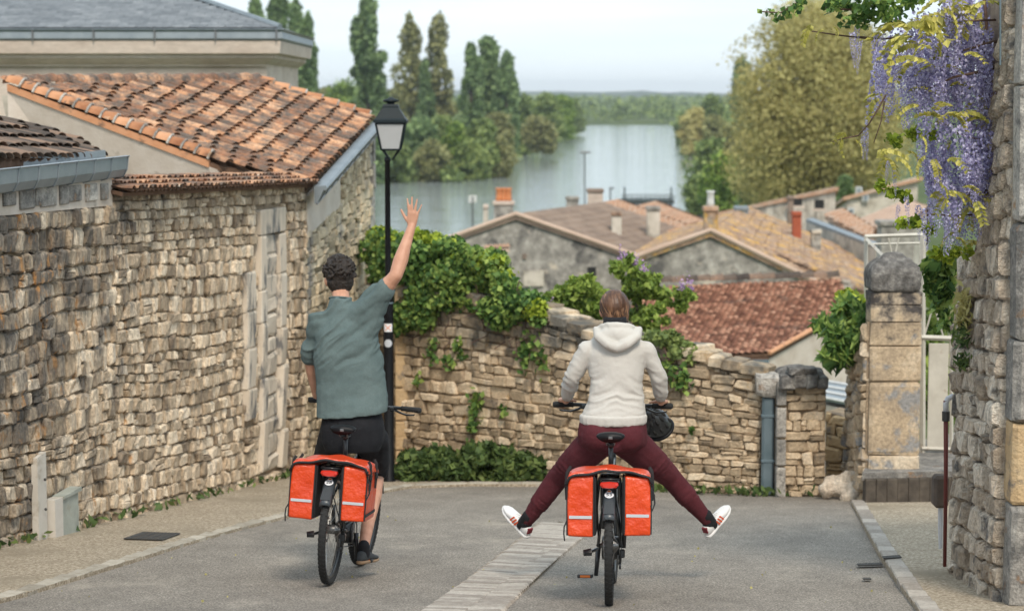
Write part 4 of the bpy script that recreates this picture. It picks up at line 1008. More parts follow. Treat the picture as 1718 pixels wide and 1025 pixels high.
for i in range(4):
    a_, b_, c_, d_ = tpq[i], tpq[(i + 1) % 4], btq[(i + 1) % 4], btq[i]; n_ = (b_ - a_).cross(d_ - a_).normalized() * .003
    MB().prism([a_, b_, c_, d_], n_).build('pane', gm, fo)
br = MB()
for sx in (-1, 1):
    for sy in (-1, 1): br.tube([Vector((xT + sx * hw(28), yL + sy * hw(28), lz(251))), Vector((xT + sx * hw(17), yL + sy * hw(17), lz(259))), Vector((xT + sx * hw(5), yL + sy * hw(5), lz(268)))], .011, 5)
br.build('bracket', M['lantern'], lp)
def sticker(py, w, h, name, mat, round_=False, parent=lp, z=.0565):
    mb = MB(); n = 10; vs = []; zc_ = lz(py)
    for i in range(n + 1):
        x = (-1 + 2 * i / n) * w / 2; hh = h / 2 * (math.sqrt(max(0, 1 - (2 * x / w) ** 2)) if round_ else 1); y_ = -math.sqrt(z * z - x * x)
        vs += [Vector((xL + x, yL + y_, zc_ - hh)), Vector((xL + x, yL + y_, zc_ + hh))]
    mb.add(vs, [(2 * i, 2 * i + 2, 2 * i + 3, 2 * i + 1) for i in range(n)]); return mb.build(name, mat, parent)
s1 = sticker(549, .082, .085, 'sticker', M['sticker'])
for sg in (-1, 1):
    MB().tube([Vector((xL + .03 * q, yL - math.sqrt(.0575 ** 2 - (.03 * q) ** 2), lz(549) + sg * .03 * q)) for q in (-1, -.5, 0, .5, 1)], .0035, 4).build('orange_stripe', M['orange_ink'], s1)
sticker(575, .082, .082, 'sticker', M['reflect'], True)
MB().tube([Vector((xL, yL, lz(509))), Vector((xL, yL, lz(506.5)))], .0545, 14).build('band', M['blue_paint'], lp)

# ================================================================== HOUSES below
def corrugate(parent, corners, down, pitch, mat, name='roof_tile_rows', seed=0, expo=.38):
    "barrel rows following the slope, stepped tile by tile, as one joined part for roofs too far away to pick tiles apart"
    c0 = corners[0]; nrm = Vector((0, 0, 0))
    for i in range(1, len(corners) - 1): nrm += (corners[i] - c0).cross(corners[i + 1] - c0)
    nrm.normalize(); nrm = nrm if nrm.z > 0 else -nrm
    d = (down - nrm * down.dot(nrm)).normalized(); a = d.cross(nrm).normalized()
    pa = [((p - c0).dot(a), (p - c0).dot(d)) for p in corners]; mb = MB(); r = random.Random(seed)
    x = min(p[0] for p in pa) + pitch / 2; xm = max(p[0] for p in pa)
    while x < xm:
        ysx = []
        for i in range(len(pa)):
            (x0, y0), (x1, y1) = pa[i], pa[(i + 1) % len(pa)]
            if (x0 > x) != (x1 > x): ysx.append(y0 + (y1 - y0) * (x - x0) / (x1 - x0))
        if len(ysx) >= 2:
            y0, y1 = min(ysx), max(ysx); n = max(1, int((y1 - y0) / expo)); rings = []
            for k in range(n):
                for yy, lift in ((y0 + (y1 - y0) * k / n, 0), (y0 + (y1 - y0) * (k + 1) / n, .035)):
                    c = c0 + a * (x + r.gauss(0, .006)) + d * yy + nrm * lift
                    rings.append([c + a * (-pitch * .46 * math.cos(PI * q / 4)) + nrm * (pitch * .40 * math.sin(PI * q / 4)) for q in range(5)])
            vs = [p for rg in rings for p in rg]; fs = [(i * 5 + j, i * 5 + j + 1, (i + 1) * 5 + j + 1, (i + 1) * 5 + j) for i in range(len(rings) - 1) for j in range(4)]
            mb.add(vs, fs)
        x += pitch
    return mb.build(name, mat, parent, kind='stuff')
def slab_house(name, label, corners, zb, down, roofm, wallm, cat='house', pitch=.24, inset=.15, roof_t=.14):
    cs = [W(*c) for c in corners]; ctr = sum(cs, Vector()) / len(cs)
    h = thing(name, Vector((ctr.x, ctr.y, zb)), label, cat)
    low = [c + (ctr - c).normalized() * inset for c in cs]; low = [Vector((p.x, p.y, p.z - roof_t * 1.2)) for p in low]
    MB().loft([[Vector((p.x, p.y, zb)) for p in low], low]).build('wall', wallm, h)
    r_ = MB().prism(cs, (0, 0, -roof_t)).build('roof', roofm, h)
    corrugate(r_, [c + Vector((0, 0, .01)) for c in cs], Vector(down), pitch, roofm)
    return h
def gable_house(name, label, Lp, Ap, Rp, vec, zb, wallm, roofm, pitch=.24, over=.12, downs=None):
    l, a, r_ = W(*Lp), W(*Ap), W(*Rp); vec = Vector(vec)
    h = thing(name, Vector((a.x, a.y, zb)), label, 'house')
    fr_ = [Vector((l.x, l.y, zb)), Vector((r_.x, r_.y, zb)), r_ - Vector((0, 0, .1)), a - Vector((0, 0, .1)), l - Vector((0, 0, .1))]
    MB().prism(fr_, vec).build('wall', wallm, h)
    f_ = -vec.normalized() * over
    for (p, nm) in ((l, 'roof_slope'), (r_, 'roof_slope')):
        cs = [a + f_, p + f_, p + vec, a + vec]; e = (p - a).normalized() * .15; cs[1] += e; cs[2] += e
        o = MB().prism(cs, (0, 0, -.1)).build(nm, roofm, h); corrugate(o, [c + Vector((0, 0, .01)) for c in cs], p - a, pitch, roofm, seed=int(p.x * 7))
    e = MB().tube([l + f_ + Vector((0, 0, .06)), a + f_ + Vector((0, 0, .09)), r_ + f_ + Vector((0, 0, .06))], .09, 6); e.build('verge', M['roof_pink'], h)
    return h
hA = gable_house('stone_house', 'wide grey lichened gable house with a dark brown roof, left of centre', (728, 412, 70), (868, 363, 70), (1082, 436, 70), (3.1, 7.5, 0), -10.5, M['render_grey'], M['roof_brown'])
hB = gable_house('stone_house', 'dark grey gable house below the yellow chimney, right of the wide grey gable', (1060, 436, 63), (1193, 391, 63), (1368, 474, 63), (1.9, 11, 0), -10.5, M['render_grey'], M['roof_lichen'])
slab_house('stone_house', 'house with a large yellow-lichened tile roof reaching down to the gate pillar', [(1222, 392, 66), (1250, 352, 78), (1440, 442, 74), (1500, 500, 62), (1368, 474, 63.5)], -10.5, (.6, -.25, -.3), M['roof_lichen'], M['render_grey'])
slab_house('stone_house', 'house with a bright orange roof just right of the brown roof ridge', [(998, 345, 88), (1036, 342, 90), (1170, 388, 77), (1128, 402, 75)], -11, (.5, -1, -.3), M['roof_orange'], M['render_pale'])
slab_house('stone_house', 'house with a pale orange hipped roof in front of the dark pontoon', [(1056, 352, 92), (1100, 338, 94), (1184, 374, 82), (1140, 384, 80)], -11, (.5, -1, -.3), M['roof_orange'], M['render_pale'])
slab_house('stone_house', 'low house with a small orange roof slope right of the red brick chimney', [(1384, 362, 80), (1412, 356, 84), (1468, 388, 78), (1464, 408, 74)], -10.5, (.3, -1, -.3), M['roof_orange'], M['render_pale'])
slab_house('stone_house', 'house with a long pale grey roof behind the pink roof, partly behind the wisteria', [(1440, 372, 90), (1520, 338, 98), (1560, 350, 92), (1500, 400, 80)], -10.5, (.3, -1, -.2), M['roof_pink'], M['render_pale'])
# long wall house
hd = thing('long_house', W(1310, 420, 88), 'long pale rubble house with a thin orange eave below the golden tree', 'house')
a_, b_ = W(1205, 356, 84), W(1402, 313, 92); zb = -10.5
MB().prism([Vector((a_.x, a_.y, zb)), Vector((b_.x, b_.y, zb)), b_, a_], (.4, 5, -1.4)).build('wall', M['render_pale'], hd)
cs = [a_ + Vector((-.1, -.2, .0)), b_ + Vector((.1, -.2, .0)), b_ + Vector((.4, 5, -1.2)), a_ + Vector((.4, 5, -1.2))]
o_ = MB().prism(cs, (0, 0, -.16)).build('roof', M['roof_orange'], hd)
for px0, px1, y0_, y1_ in ((1322, 1345, 333, 347), (1366, 1382, 335, 352)):
    f_ = .5; c = W((px0 + px1) / 2, (y0_ + y1_) / 2, 88.2 + (px0 - 1320) * .03); w_ = (px1 - px0) / FP * 88; h_ = (y1_ - y0_) / FP * 88
    wi = MB().box(c + Vector((0, -.1, 0)), (w_, .12, h_)).build('window', M['dark'], hd); MB().box(c + Vector((0, -.18, -h_ / 2)), (w_ + .2, .12, .1)).build('sill', M['cornice'], wi)
he = thing('stone_house', W(1470, 330, 105), 'far stone house below the golden tree with small white windows', 'house')
a_, b_ = W(1420, 330, 108), W(1540, 296, 108)
MB().prism([Vector((a_.x, a_.y, -11)), Vector((b_.x, b_.y, -11)), b_, a_], (0, 6, -1.4)).build('wall', M['render_pale'], he)
cs = [a_ + Vector((-.2, -.3, 0)), b_ + Vector((.2, -.3, 0)), b_ + Vector((.2, 6, -1.0)), a_ + Vector((-.2, 6, -1.0))]
o_ = MB().prism(cs, (0, 0, -.18)).build('roof', M['roof_orange'], he)
for px, py in ((1428, 357), (1441, 322), (1452, 330)):
    c = W(px, py, 107.8); wi = MB().box(c, (.32, .12, .5)).build('window', M['window_frame'], he); MB().box(c + Vector((0, -.05, 0)), (.2, .08, .38)).build('pane', M['zinc'], wi)
lwl = thing('yard_wall', W(1400, 420, 76), 'sloping pale yard wall in front of the long house, below the red chimney', 'wall')
a_, b_ = W(1352, 372, 79), W(1470, 418, 70)
MB().prism([Vector((a_.x, a_.y, -10.5)), Vector((b_.x, b_.y, -10.5)), b_, a_], (.3, .5, 0)).build('wall', M['render_pale'], lwl)
MB().prism([a_ + Vector((0, -.05, .0)), b_ + Vector((0, -.05, 0)), b_ + Vector((0, -.05, .1)), a_ + Vector((0, -.05, .1))], (.35, .65, 0)).build('coping', M['zinc'], lwl)
def chimney(px0, px1, yt, yb, d, mat, label, capm='cornice', pots=0, potm='pot', deep=.6, cap_h=.14):
    a_, b_ = W((px0 + px1) / 2, yb, d), W((px0 + px1) / 2, yt, d); w_ = (px1 - px0) / FP * d
    c = thing('chimney', a_, label, 'chimney')
    MB().box(Vector((a_.x, a_.y, (a_.z + b_.z) / 2 - .4)), (w_, w_ * deep + .2, b_.z - a_.z + .8)).build('stack', M[mat], c)
    MB().box(b_ + Vector((0, 0, cap_h / 2)), (w_ * 1.14, w_ * deep + .32, cap_h), bev=.02).build('cap', M[capm], c)
    for i in range(pots):
        x = b_.x + (i - (pots - 1) / 2) * w_ / max(pots, 1) * .75
        MB().lathe((x, b_.y, b_.z + cap_h), [(.13, 0), (.11, .12), (.1, .38), (.13, .42), (.12, .46)], 10).build('chimney_pot', M[potm], c, smooth=True)
    return c
chimney(829, 861, 344, 366, 76, 'render_grey', 'broad grey chimney with three orange clay pots left of the grey gable', pots=3, capm='cornice')
chimney(811, 819, 350, 374, 74, 'render_pale', 'slim pale chimney stub left of the chimney with three orange pots')
chimney(950, 970, 336, 352, 80, 'render_grey', 'small dark grey chimney on the brown ridge', capm='render_grey')
chimney(986, 1011, 323, 346, 79, 'cornice', 'square pale stone chimney with a flat dark cap at the end of the brown ridge', capm='roof_brown')
chimney(1026, 1042, 362, 412, 72.5, 'render_pale', 'slender pale chimney with an orange lichened top on the brown roof', capm='roof_lichen')
chimney(1085, 1106, 353, 400, 74, 'render_pale', 'pale rendered chimney with a grey cap right of the slender chimney on the brown roof', capm='render_grey')
chimney(1181, 1203, 354, 394, 64, 'roof_lichen', 'yellow lichened chimney carrying a white pot on the dark gable', pots=1, potm='window_frame', capm='roof_orange')
chimney(1233, 1254, 353, 382, 74, 'zinc', 'square dark slate-clad chimney right of the yellow chimney', capm='zinc')
chimney(1329, 1343, 362, 402, 72, 'brick', 'bright red brick chimney in front of the long pale house', capm='brick')
chimney(1361, 1376, 392, 412, 70, 'render_grey', 'squat dark chimney stub right of the red brick chimney', capm='render_grey')
chimney(1321, 1330, 335, 384, 82, 'roof_brown', 'thin brown flue chimney just left of the red brick chimney', capm='roof_brown')
chimney(1475, 1530, 378, 396, 60, 'render_grey', 'wide dark stone chimney top behind the pergola frame', capm='render_grey')
vt = thing('roof_hatch', W(948, 371, 72), 'small bright skylight on the brown roof slope', 'skylight')
MB().box(W(948, 371, 72.3) + Vector((0, 0, .06)), (.3, .25, .06), bev=.01).build('pane', M['sticker'], vt)
MB().box(W(948, 371, 72.3) + Vector((0, 0, .02)), (.38, .32, .06), bev=.01).build('frame', M['zinc'], vt)
sh = thing('small_shed', W(835, 440, 60), 'tiny stone outhouse with a tiled top rising behind the ivy left of the grey gable', 'shed')
a_ = W(832, 470, 60); w_ = 34 / FP * 60
MB().box(a_ + Vector((0, .3, -1.4)), (w_, .8, 3.6)).build('wall', M['render_grey'], sh)
cs = [W(812, 421, 59.6), W(855, 417, 59.6), W(853, 411, 60.6), W(815, 412, 60.6)]; o_ = MB().prism(cs, (0, 0, -.1)).build('roof', M['roof_pink'], sh); corrugate(o_, cs, Vector((0, -1, -.2)), .12, M['roof_orange'])
# patches and small openings on the grey gables
for px, py, w_, h_, m_ in ((895, 467, 34, 26, 'render_pale'), (993, 455, 14, 14, 'dark'), (880, 430, 6, 9, 'roof_brown')):
    MB().box(W(px, py, 69.97), (w_ / 51, .1, h_ / 51)).build('patch' if m_ != 'dark' else 'opening', M[m_], hA)
# red tiled roof house just beyond the garden wall
rh = thing('tiled_house', W(1290, 640, 46), 'house with a broad red clay tile roof just behind the garden wall', 'house')
E0, E1, V_, T1, T0 = W(1060, 606, 43.6), W(1287, 592, 44), W(1432, 512, 47.5), W(1406, 471, 50), W(1060, 482, 49.5)
rr_ = MB().prism([E0 - Vector((0, 0, .1)), E1 - Vector((0, 0, .1)), V_ - Vector((0, 0, .1)), T1 - Vector((0, 0, .1)), T0 - Vector((0, 0, .1))], (0, 0, -.05)).build('roof', M['under'], rh)
tiles_on(rr_, [E0, E1, V_, T1, T0], Vector((-.25, -1, -.15)), .125, .21, M['tile_red'], seed=9, mesh=TM4, lift=.02)
ridge_line(rr_, T0 + Vector((0, .1, .1)), T1 + Vector((0, .1, .1)), 16, .3, M['tile_dark'], mort=False)
MB().tube([E1 + Vector((.05, 0, .0)), V_ + Vector((.05, 0, 0))], .05, 6).build('verge', M['tile_clean'], rh)
MB().box((E0 + E1) / 2 + Vector((0, .0, -.16)), ((E1 - E0).length, .1, .2)).build('fascia', M['blue_paint'], rh)
MB().prism([E1 - Vector((0, -.1, .1)), V_ - Vector((0, 0, .1)), Vector((V_.x, V_.y, -9)), Vector((E1.x, E1.y + .1, -9))], (-.1, .3, 0)).build('gable_wall', M['plaster'], rh)
MB().prism([E0 + Vector((0, .3, -.2)), E1 + Vector((-.1, .3, -.2)), Vector((E1.x - .1, E1.y + .3, -9)), Vector((E0.x, E0.y + .3, -9))], (0, .3, 0)).build('wall', M['plaster'], rh)
gh = thing('glass_lean_to', W(1400, 668, 36), 'small white framed lean-to roof between the rounded pier and the gate pillar', 'lean-to')
cs = [W(1378, 668, 34), W(1440, 680, 33), W(1440, 650, 37), W(1378, 640, 38)]
MB().prism(cs, (0, 0, -.03)).build('roof', M['zinc'], gh)
for q in (0, .33, .66, 1): MB().tube([cs[0].lerp(cs[3], q) + Vector((0, 0, .02)), cs[1].lerp(cs[2], q) + Vector((0, 0, .02))], .03, 4).build('glazing_bar', M['window_frame'], gh)
MB().prism([cs[0] - Vector((0, 0, .1)), cs[1] - Vector((0, 0, .1)), cs[2] - Vector((0, 0, .1)), cs[3] - Vector((0, 0, .1))], (0, 0, -2.5)).build('wall', M['plaster'], gh)
# river edge: pontoon, far street lights
pt = thing('pontoon', W(1086, 340, 185), 'dark green floating pontoon with railings and two mooring posts by the river bank', 'pontoon')
c = W(1086, 338, 185); MB().box(c, (4.5, 2.5, .35), bev=.05).build('deck', M['pontoon'], pt)
MB().box(c + Vector((0, 0, -.9)), (4.4, 2.2, 1.2), bev=.1).build('hull', M['pontoon'], pt)
rl = MB()
for i in range(12): rl.tube([c + Vector((-2.2 + .4 * i, -1.1, .1)), c + Vector((-2.2 + .4 * i, -1.1, .6))], .03, 4)
for z_ in (.35, .6): rl.tube([c + Vector((-2.2, -1.1, z_)), c + Vector((2.2, -1.1, z_))], .035, 4)
rl.build('railing', M['pontoon'], pt)
for px in (1048, 1126): MB().tube([W(px, 345, 184), W(px, 314, 184)], .08, 6).build('mooring_post', M['pontoon'], pt)
for px, yt, yb, d, hd_, lab in ((981, 256, 345, 150, 1, 'far street light with a double arm standing on the river bank'), (1024, 316, 345, 150, 0, 'short far lamp by the river left of the pontoon'), (793, 330, 372, 120, 2, 'square sign on a thin post by the water left of the chimney pots')):
    s_ = thing('street_light' if hd_ < 2 else 'signpost', W(px, yb + 20, d), lab, 'street light' if hd_ < 2 else 'sign')
    MB().tube([W(px, yb + 20, d), W(px, yt, d)], .06, 6).build('pole', M['grey_metal'], s_)
    if hd_ == 1: MB().tube([W(px - 8, yt, d), W(px + 10, yt, d)], .07, 5).build('lamp_head', M['grey_metal'], s_)
    elif hd_ == 0: MB().box(W(px + 2, yt, d), (.35, .2, .12)).build('lamp_head', M['grey_metal'], s_)
    else: MB().box(W(px, yt + 4, d), (.45, .06, .4)).build('panel', M['window_frame'], s_)
# ================================================================== VEGETATION
def leaf_mesh(name, Pn, size, seed=1, aspect=1.6, droop=0., out=None, outw=0.):
    "one folded kite per leaf, random orientation (optionally biased outwards)"
    r = np.random.default_rng(seed); n = len(Pn); Pn = np.asarray(Pn, float)
    u = r.normal(size=(n, 3)); u[:, 2] -= droop; u /= np.linalg.norm(u, axis=1)[:, None]
    w = r.normal(size=(n, 3))
    if out is not None: w = w + np.asarray(out) * outw
    v = np.cross(u, w); v /= np.linalg.norm(v, axis=1)[:, None] + 1e-9
    s = size * r.uniform(.6, 1.3, n)[:, None]; L_ = u * s * aspect * .5; Wd = v * s * .5
    V = np.stack([Pn - L_, Pn + Wd - L_ * .1, Pn + L_, Pn - Wd - L_ * .1], 1).reshape(-1, 3)
    return mkmesh(name, V, np.arange(4 * n).reshape(-1, 4), False)
def blob_points(blobs, n, seed=1, shell=.55):
    "points spread through the outer part of many ellipsoidal clumps; returns points and outward directions"
    r = np.random.default_rng(seed); b = np.array([[*c, *rad] for c, rad in blobs], float)
    wgt = (b[:, 3] * b[:, 4] * b[:, 5]) ** .667; k = r.choice(len(b), n, p=wgt / wgt.sum())
    d = r.normal(size=(n, 3)); d /= np.linalg.norm(d, axis=1)[:, None]
    rr = (shell + (1 - shell) * r.random(n) ** .6)[:, None] * (1 + .12 * r.normal(size=(n, 1)))
    return b[k, :3] + d * b[k, 3:] * rr, d
def tree(name, label, base, height, width, mat, kind='round', n=5000, leaf=.5, seed=1, group=None, trunk_r=.25, cat='tree', clear=.12, lean=0, dens=1, nb=None):
    r = random.Random(seed); t_ = thing(name, base, label, cat, group); blobs = []
    nb = nb or (46 if kind == 'poplar' else 60)
    for i in range(nb):
        h = clear + (1 - clear) * ((i + r.random()) / nb)
        q = (h - clear) / (1 - clear)
        if kind == 'poplar': rad = width / 2 * (math.sin(PI * min(.98, q * .86 + .12)) ** .6) * (1.45 - .35 * q)
        elif kind == 'dome': rad = width / 2 * math.sqrt(max(.02, 1 - max(0, (q - .30) / .72) ** 2)) * (.8 + .2 * min(1, q * 3))
        else: rad = width / 2 * math.sqrt(max(.04, 1 - ((q - .42) / .6) ** 2))
        a = r.uniform(0, 2 * PI); d = rad * math.sqrt(r.random()) * (.72 if kind != 'poplar' else .62)
        if kind == 'poplar': br_ = (width * r.uniform(.10, .24), width * r.uniform(.10, .24), height * r.uniform(.04, .12))
        else: s_ = r.uniform(.13, .22) * width; br_ = (s_, s_, s_ * r.uniform(.6, .85))
        blobs.append(((d * math.cos(a) + lean * h, d * math.sin(a), height * h), br_))
    P_, D_ = blob_points(blobs, n, seed, .72 if kind == 'dome' else .55)
    me = leaf_mesh('crown', P_, leaf, seed, out=D_, outw=.6, droop=.3 if kind != 'poplar' else -.5); link('crown', me, mat, t_)
    mb = MB(); mb.tube([(0, 0, -.3), (lean * .3, 0, height * .35), (lean * .8, 0, height * .85)], [trunk_r, trunk_r * .7, trunk_r * .15], 7)
    for i in range(7):
        c, _ = blobs[int(r.uniform(.15, .95) * nb)]; z = max(height * .12, c[2] - height * .18); mb.tube([(lean * z / height, 0, z), ((c[0]) * .6 + 0, c[1] * .6, c[2] - height * .04), c], [trunk_r * .4, trunk_r * .22, trunk_r * .06], 5)
    mb.build('trunk', M['bark'], t_, world=False); return t_
def far_tree(px, top, bot, w, d, mat, kind, label, group, name='tree', **k):
    a_, b_ = W(px, bot, d), W(px, top, d); return tree(name, label, a_, b_.z - a_.z, w / FP * d, M[mat], kind, group=group, **k)
GP = 'poplars on the left river bank'
for i, (px, top, bot, w, d, mt, lab) in enumerate([
    (430, 8, 240, 42, 300, 'lf_poplar', 'poplar standing half hidden behind the cornice end of the slate roofed building'),
    (469, 6, 240, 46, 320, 'lf_poplar', 'tall poplar just right of the slate roof cornice, second of the left cluster'),
    (498, 18, 250, 40, 310, 'lf_poplar', 'third poplar of the left cluster, between its neighbours'),
    (517, 44, 250, 36, 300, 'lf_poplar', 'shorter poplar at the right edge of the left cluster'),
    (618, 8, 262, 56, 340, 'lf_poplar', 'tallest lone dark poplar, just left of the street lantern'),
    (690, 40, 262, 50, 400, 'lf_olive', 'thin pale poplar just right of the street lantern'),
    (737, 40, 262, 48, 400, 'lf_olive', 'pale see-through poplar, second right of the street lantern'),
    (790, 88, 270, 34, 380, 'lf_poplar', 'short left poplar of the dense group at centre'),
    (820, 74, 270, 52, 390, 'lf_poplar', 'tallest middle poplar of the dense group at centre'),
    (850, 98, 270, 38, 380, 'lf_poplar', 'right hand poplar of the dense group at centre'),
    (713, 118, 262, 26, 395, 'lf_poplar', 'small dark poplar squeezed between the two pale poplars'),
    (1243, 104, 240, 30, 520, 'lf_poplar', 'small far poplar peeping out left of the golden tree')]):
    far_tree(px, top, bot, w * 1.22, d, mt, 'poplar', lab, GP, name='poplar_tree', n=9000 if mt == 'lf_poplar' else 3600, leaf=.62, seed=100 + i, clear=.05, trunk_r=.3)
bank = [  # px, top, bottom, width, distance, material, label
    (575, 142, 240, 80, 450, 'lf_bright', 'yellow-green rounded tree between the left poplar cluster and the lone poplar'),
    (548, 150, 235, 50, 520, 'lf_olive', 'pale tree right of the left poplar cluster'),
    (645, 196, 300, 70, 330, 'lf_bush', 'dark bank tree behind the street lantern'), (668, 150, 250, 60, 470, 'lf_olive', 'pale tree between the lone poplar and the thin pale poplar'),
    (700, 205, 300, 80, 320, 'lf_poplar', 'dark green tree below the thin pale poplar'), (740, 200, 296, 66, 330, 'lf_bush', 'mid green tree on the bank right of the lantern post'),
    (770, 212, 296, 60, 318, 'lf_bright', 'light green bush at the water, left of the dense poplars'), (806, 205, 300, 66, 312, 'lf_bush', 'broad bush at the tip of the near bank'),
    (838, 196, 285, 64, 345, 'lf_olive', 'pale rounded willow below the dense poplars'), (790, 240, 306, 62, 305, 'lf_bush', 'low green bush overhanging the water below the willows'),
    (835, 232, 296, 50, 315, 'lf_olive', 'olive bush at the water edge on the tip of the bank'), (880, 165, 255, 60, 430, 'lf_bush', 'green tree right of the dense poplars'),
    (905, 200, 252, 62, 405, 'lf_olive', 'pale rounded bush jutting into the river'), (915, 162, 242, 60, 480, 'lf_bush', 'round green tree on the left bank further up the river'),
    (942, 165, 232, 56, 560, 'lf_bright', 'light green tree on the far left bank'), (962, 168, 222, 44, 640, 'lf_bush', 'small dark tree on the far tip of the left bank'),
    (660, 240, 318, 70, 296, 'lf_bush', 'dark bush at the water behind the lamp post'), (625, 230, 322, 60, 292, 'lf_poplar', 'dark bush at the water beside the corner house'), (725, 244, 310, 66, 300, 'lf_olive', 'olive bush at the water between the lamp post and the raised hand'),
    (1165, 188, 262, 60, 420, 'lf_gold', 'brownish rounded bush on the right bank nearest the water'), (1192, 166, 250, 54, 500, 'lf_bush', 'green tree behind the brownish bush on the right bank'), (1198, 200, 290, 62, 350, 'lf_olive', 'pale bush at the water left of the golden tree'),
    (1150, 196, 246, 40, 520, 'lf_bush', 'small bush at the upstream end of the right bank'), (1190, 240, 330, 64, 280, 'lf_bush', 'leafy bush at the water below the golden tree'),
    (1218, 262, 362, 90, 200, 'lf_bright', 'bright green bushy tree below and left of the golden tree'), (1175, 300, 360, 56, 215, 'lf_bush', 'low green bush right of the pontoon'),
    (1268, 284, 360, 62, 170, 'lf_poplar', 'darker rounded bush between the two bright ones below the golden tree'), (1303, 286, 356, 74, 160, 'lf_bright', 'bright rounded shrub directly below the golden tree'),
    (1235, 215, 300, 70, 300, 'lf_olive', 'pale willow bush tucked against the left side of the golden tree'),
    (1417, 300, 345, 26, 125, 'lf_poplar', 'small dark conical shrub at the right corner of the long house')]
for i, (px, top, bot, w, d, mt, lab) in enumerate(bank):
    far_tree(px, top, bot, w * 1.06, d, mt, 'round', lab, 'trees and bushes along the river banks', name='bank_tree', n=4200, leaf=.5 if d > 250 else .28, seed=200 + i, clear=.02, trunk_r=.2)
far_tree(1372, 34, 345, 330, 150, 'lf_gold', 'dome', 'huge rounded golden-green willow tree dominating the right bank', None, name='golden_tree', n=96000, leaf=.16, seed=301, clear=.03, trunk_r=.5, nb=150)
# wooded plain: distant tree belts that read as one mass
P_ = []; D_ = []; r_ = random.Random(4); bl = []
for k in range(620):
    y = r_.uniform(885, 1500); x = r_.uniform(-180, 330)
    if y < 960 and r_.random() < .1: continue
    h = 3 + 8 * r_.random() ** 2.2; bl.append(((x, y, -12 + h * .55), (r_.uniform(2, 7), 4, h * .6)))
for k in range(120):
    y = r_.uniform(560, 890); x = river_l(y) - r_.uniform(3, 90); h = r_.uniform(4, 8); bl.append(((x, y, -12 + h * .5), (r_.uniform(4, 8), 5, h * .55)))
for k in range(110):
    y = r_.uniform(500, 890); x = river_r(y) + r_.uniform(3, 110); h = r_.uniform(4, 8); bl.append(((x, y, -12 + h * .5), (r_.uniform(4, 8), 5, h * .55)))
P_, D_ = blob_points(bl, 60000, 9, .8)
fw = link('far_woodland', leaf_mesh('far_woodland', P_, 1.5, 3, aspect=1.2), M['lf_bush']); tag(fw, 'low wooded plain closing the far end of the river', 'woodland', kind='stuff')
bl = []
for k in range(700):
    y = r_.uniform(1500, 3200); x = r_.uniform(-900, 1000); h = r_.uniform(5, 11); bl.append(((x, y, -11 + h * .5), (r_.uniform(12, 34), 10, h * .5)))
P_, D_ = blob_points(bl, 40000, 19, .8)
fw = link('far_woodland', leaf_mesh('far_woodland', P_, 3.5, 5, aspect=1.2), M['lf_bush']); tag(fw, 'bluish distant tree belts on the plain below the hills', 'woodland', kind='stuff')
# left bank undergrowth and near-bank scrub
bl = []
for k in range(150):
    y = r_.uniform(306, 560); x = river_l(y) - abs(r_.gauss(0, 16)) - 1; bl.append(((x, y, -11.3), (r_.uniform(1.5, 3.5), 2, r_.uniform(1, 2.4))))
for k in range(70):
    y = r_.uniform(296, 330); x = r_.uniform(-46, -4); bl.append(((x, y, -11.3), (r_.uniform(1.5, 3), 2, r_.uniform(.8, 2.6))))
for k in range(90):
    y = r_.uniform(200, 500); x = river_r(y) + abs(r_.gauss(0, 8)) + .5; bl.append(((x, y, -11.4), (r_.uniform(1, 3), 2, r_.uniform(1, 2.2))))
P_, D_ = blob_points(bl, 26000, 29, .7)
fw = link('bank_undergrowth', leaf_mesh('bank_undergrowth', P_, .55, 6), M['lf_bush']); tag(fw, 'low scrub and reeds covering both river banks', 'undergrowth', kind='stuff')
# dead trunk piece on the bank
bl = []
for k in range(80):
    x = r_.uniform(-14, 22); y = r_.uniform(95, 160); bl.append(((x, y, -11.2), (r_.uniform(1, 2.5), 1.5, r_.uniform(.4, 1.0))))
P_, D_ = blob_points(bl, 12000, 33, .7)
fw = link('near_bank_scrub', leaf_mesh('near_bank_scrub', P_, .3, 7), M['lf_bush']); tag(fw, 'green scrub on the near shore behind the roofs', 'undergrowth', kind='stuff')

# ---- ivy over the garden wall
def in_poly(x, y, pl_):
    s_ = False; j = len(pl_) - 1
    for i in range(len(pl_)):
        if (pl_[i][1] > y) != (pl_[j][1] > y) and x < (pl_[j][0] - pl_[i][0]) * (y - pl_[i][1]) / (pl_[j][1] - pl_[i][1]) + pl_[i][0]: s_ = not s_
        j = i
    return s_
def px_blobs(poly, n, dfun, rad, seed=1):
    r = random.Random(seed); x0, x1 = min(p[0] for p in poly), max(p[0] for p in poly); y0, y1 = min(p[1] for p in poly), max(p[1] for p in poly); out = []
    while len(out) < n:
        x, y = r.uniform(x0, x1), r.uniform(y0, y1)
        if in_poly(x, y, poly): s_ = r.uniform(*rad); out.append((tuple(W(x, y, dfun(x, y, r))), (s_, s_ * .9, s_ * .8)))
    return out
def wd_(x): return li(x, [p[0] for p in pp], [p[1] for p in pp])
iv = thing('ivy', gpx(760, 22.4), 'dense ivy spilling over the left half of the garden wall, fresh yellow-green on top', 'ivy')
polyI = [(618, 385), (650, 402), (700, 408), (740, 412), (790, 418), (832, 436), (846, 470), (862, 492), (905, 515), (912, 535), (890, 545), (835, 540), (800, 520), (765, 500), (742, 512), (722, 545), (700, 540), (675, 562), (655, 550), (630, 540), (618, 470)]
bl = px_blobs(polyI, 150, lambda x, y, r: wd_(x) - .12 + max(0, (520 - y) / 110) * r.uniform(.0, 1.3), (.08, .2), 3)
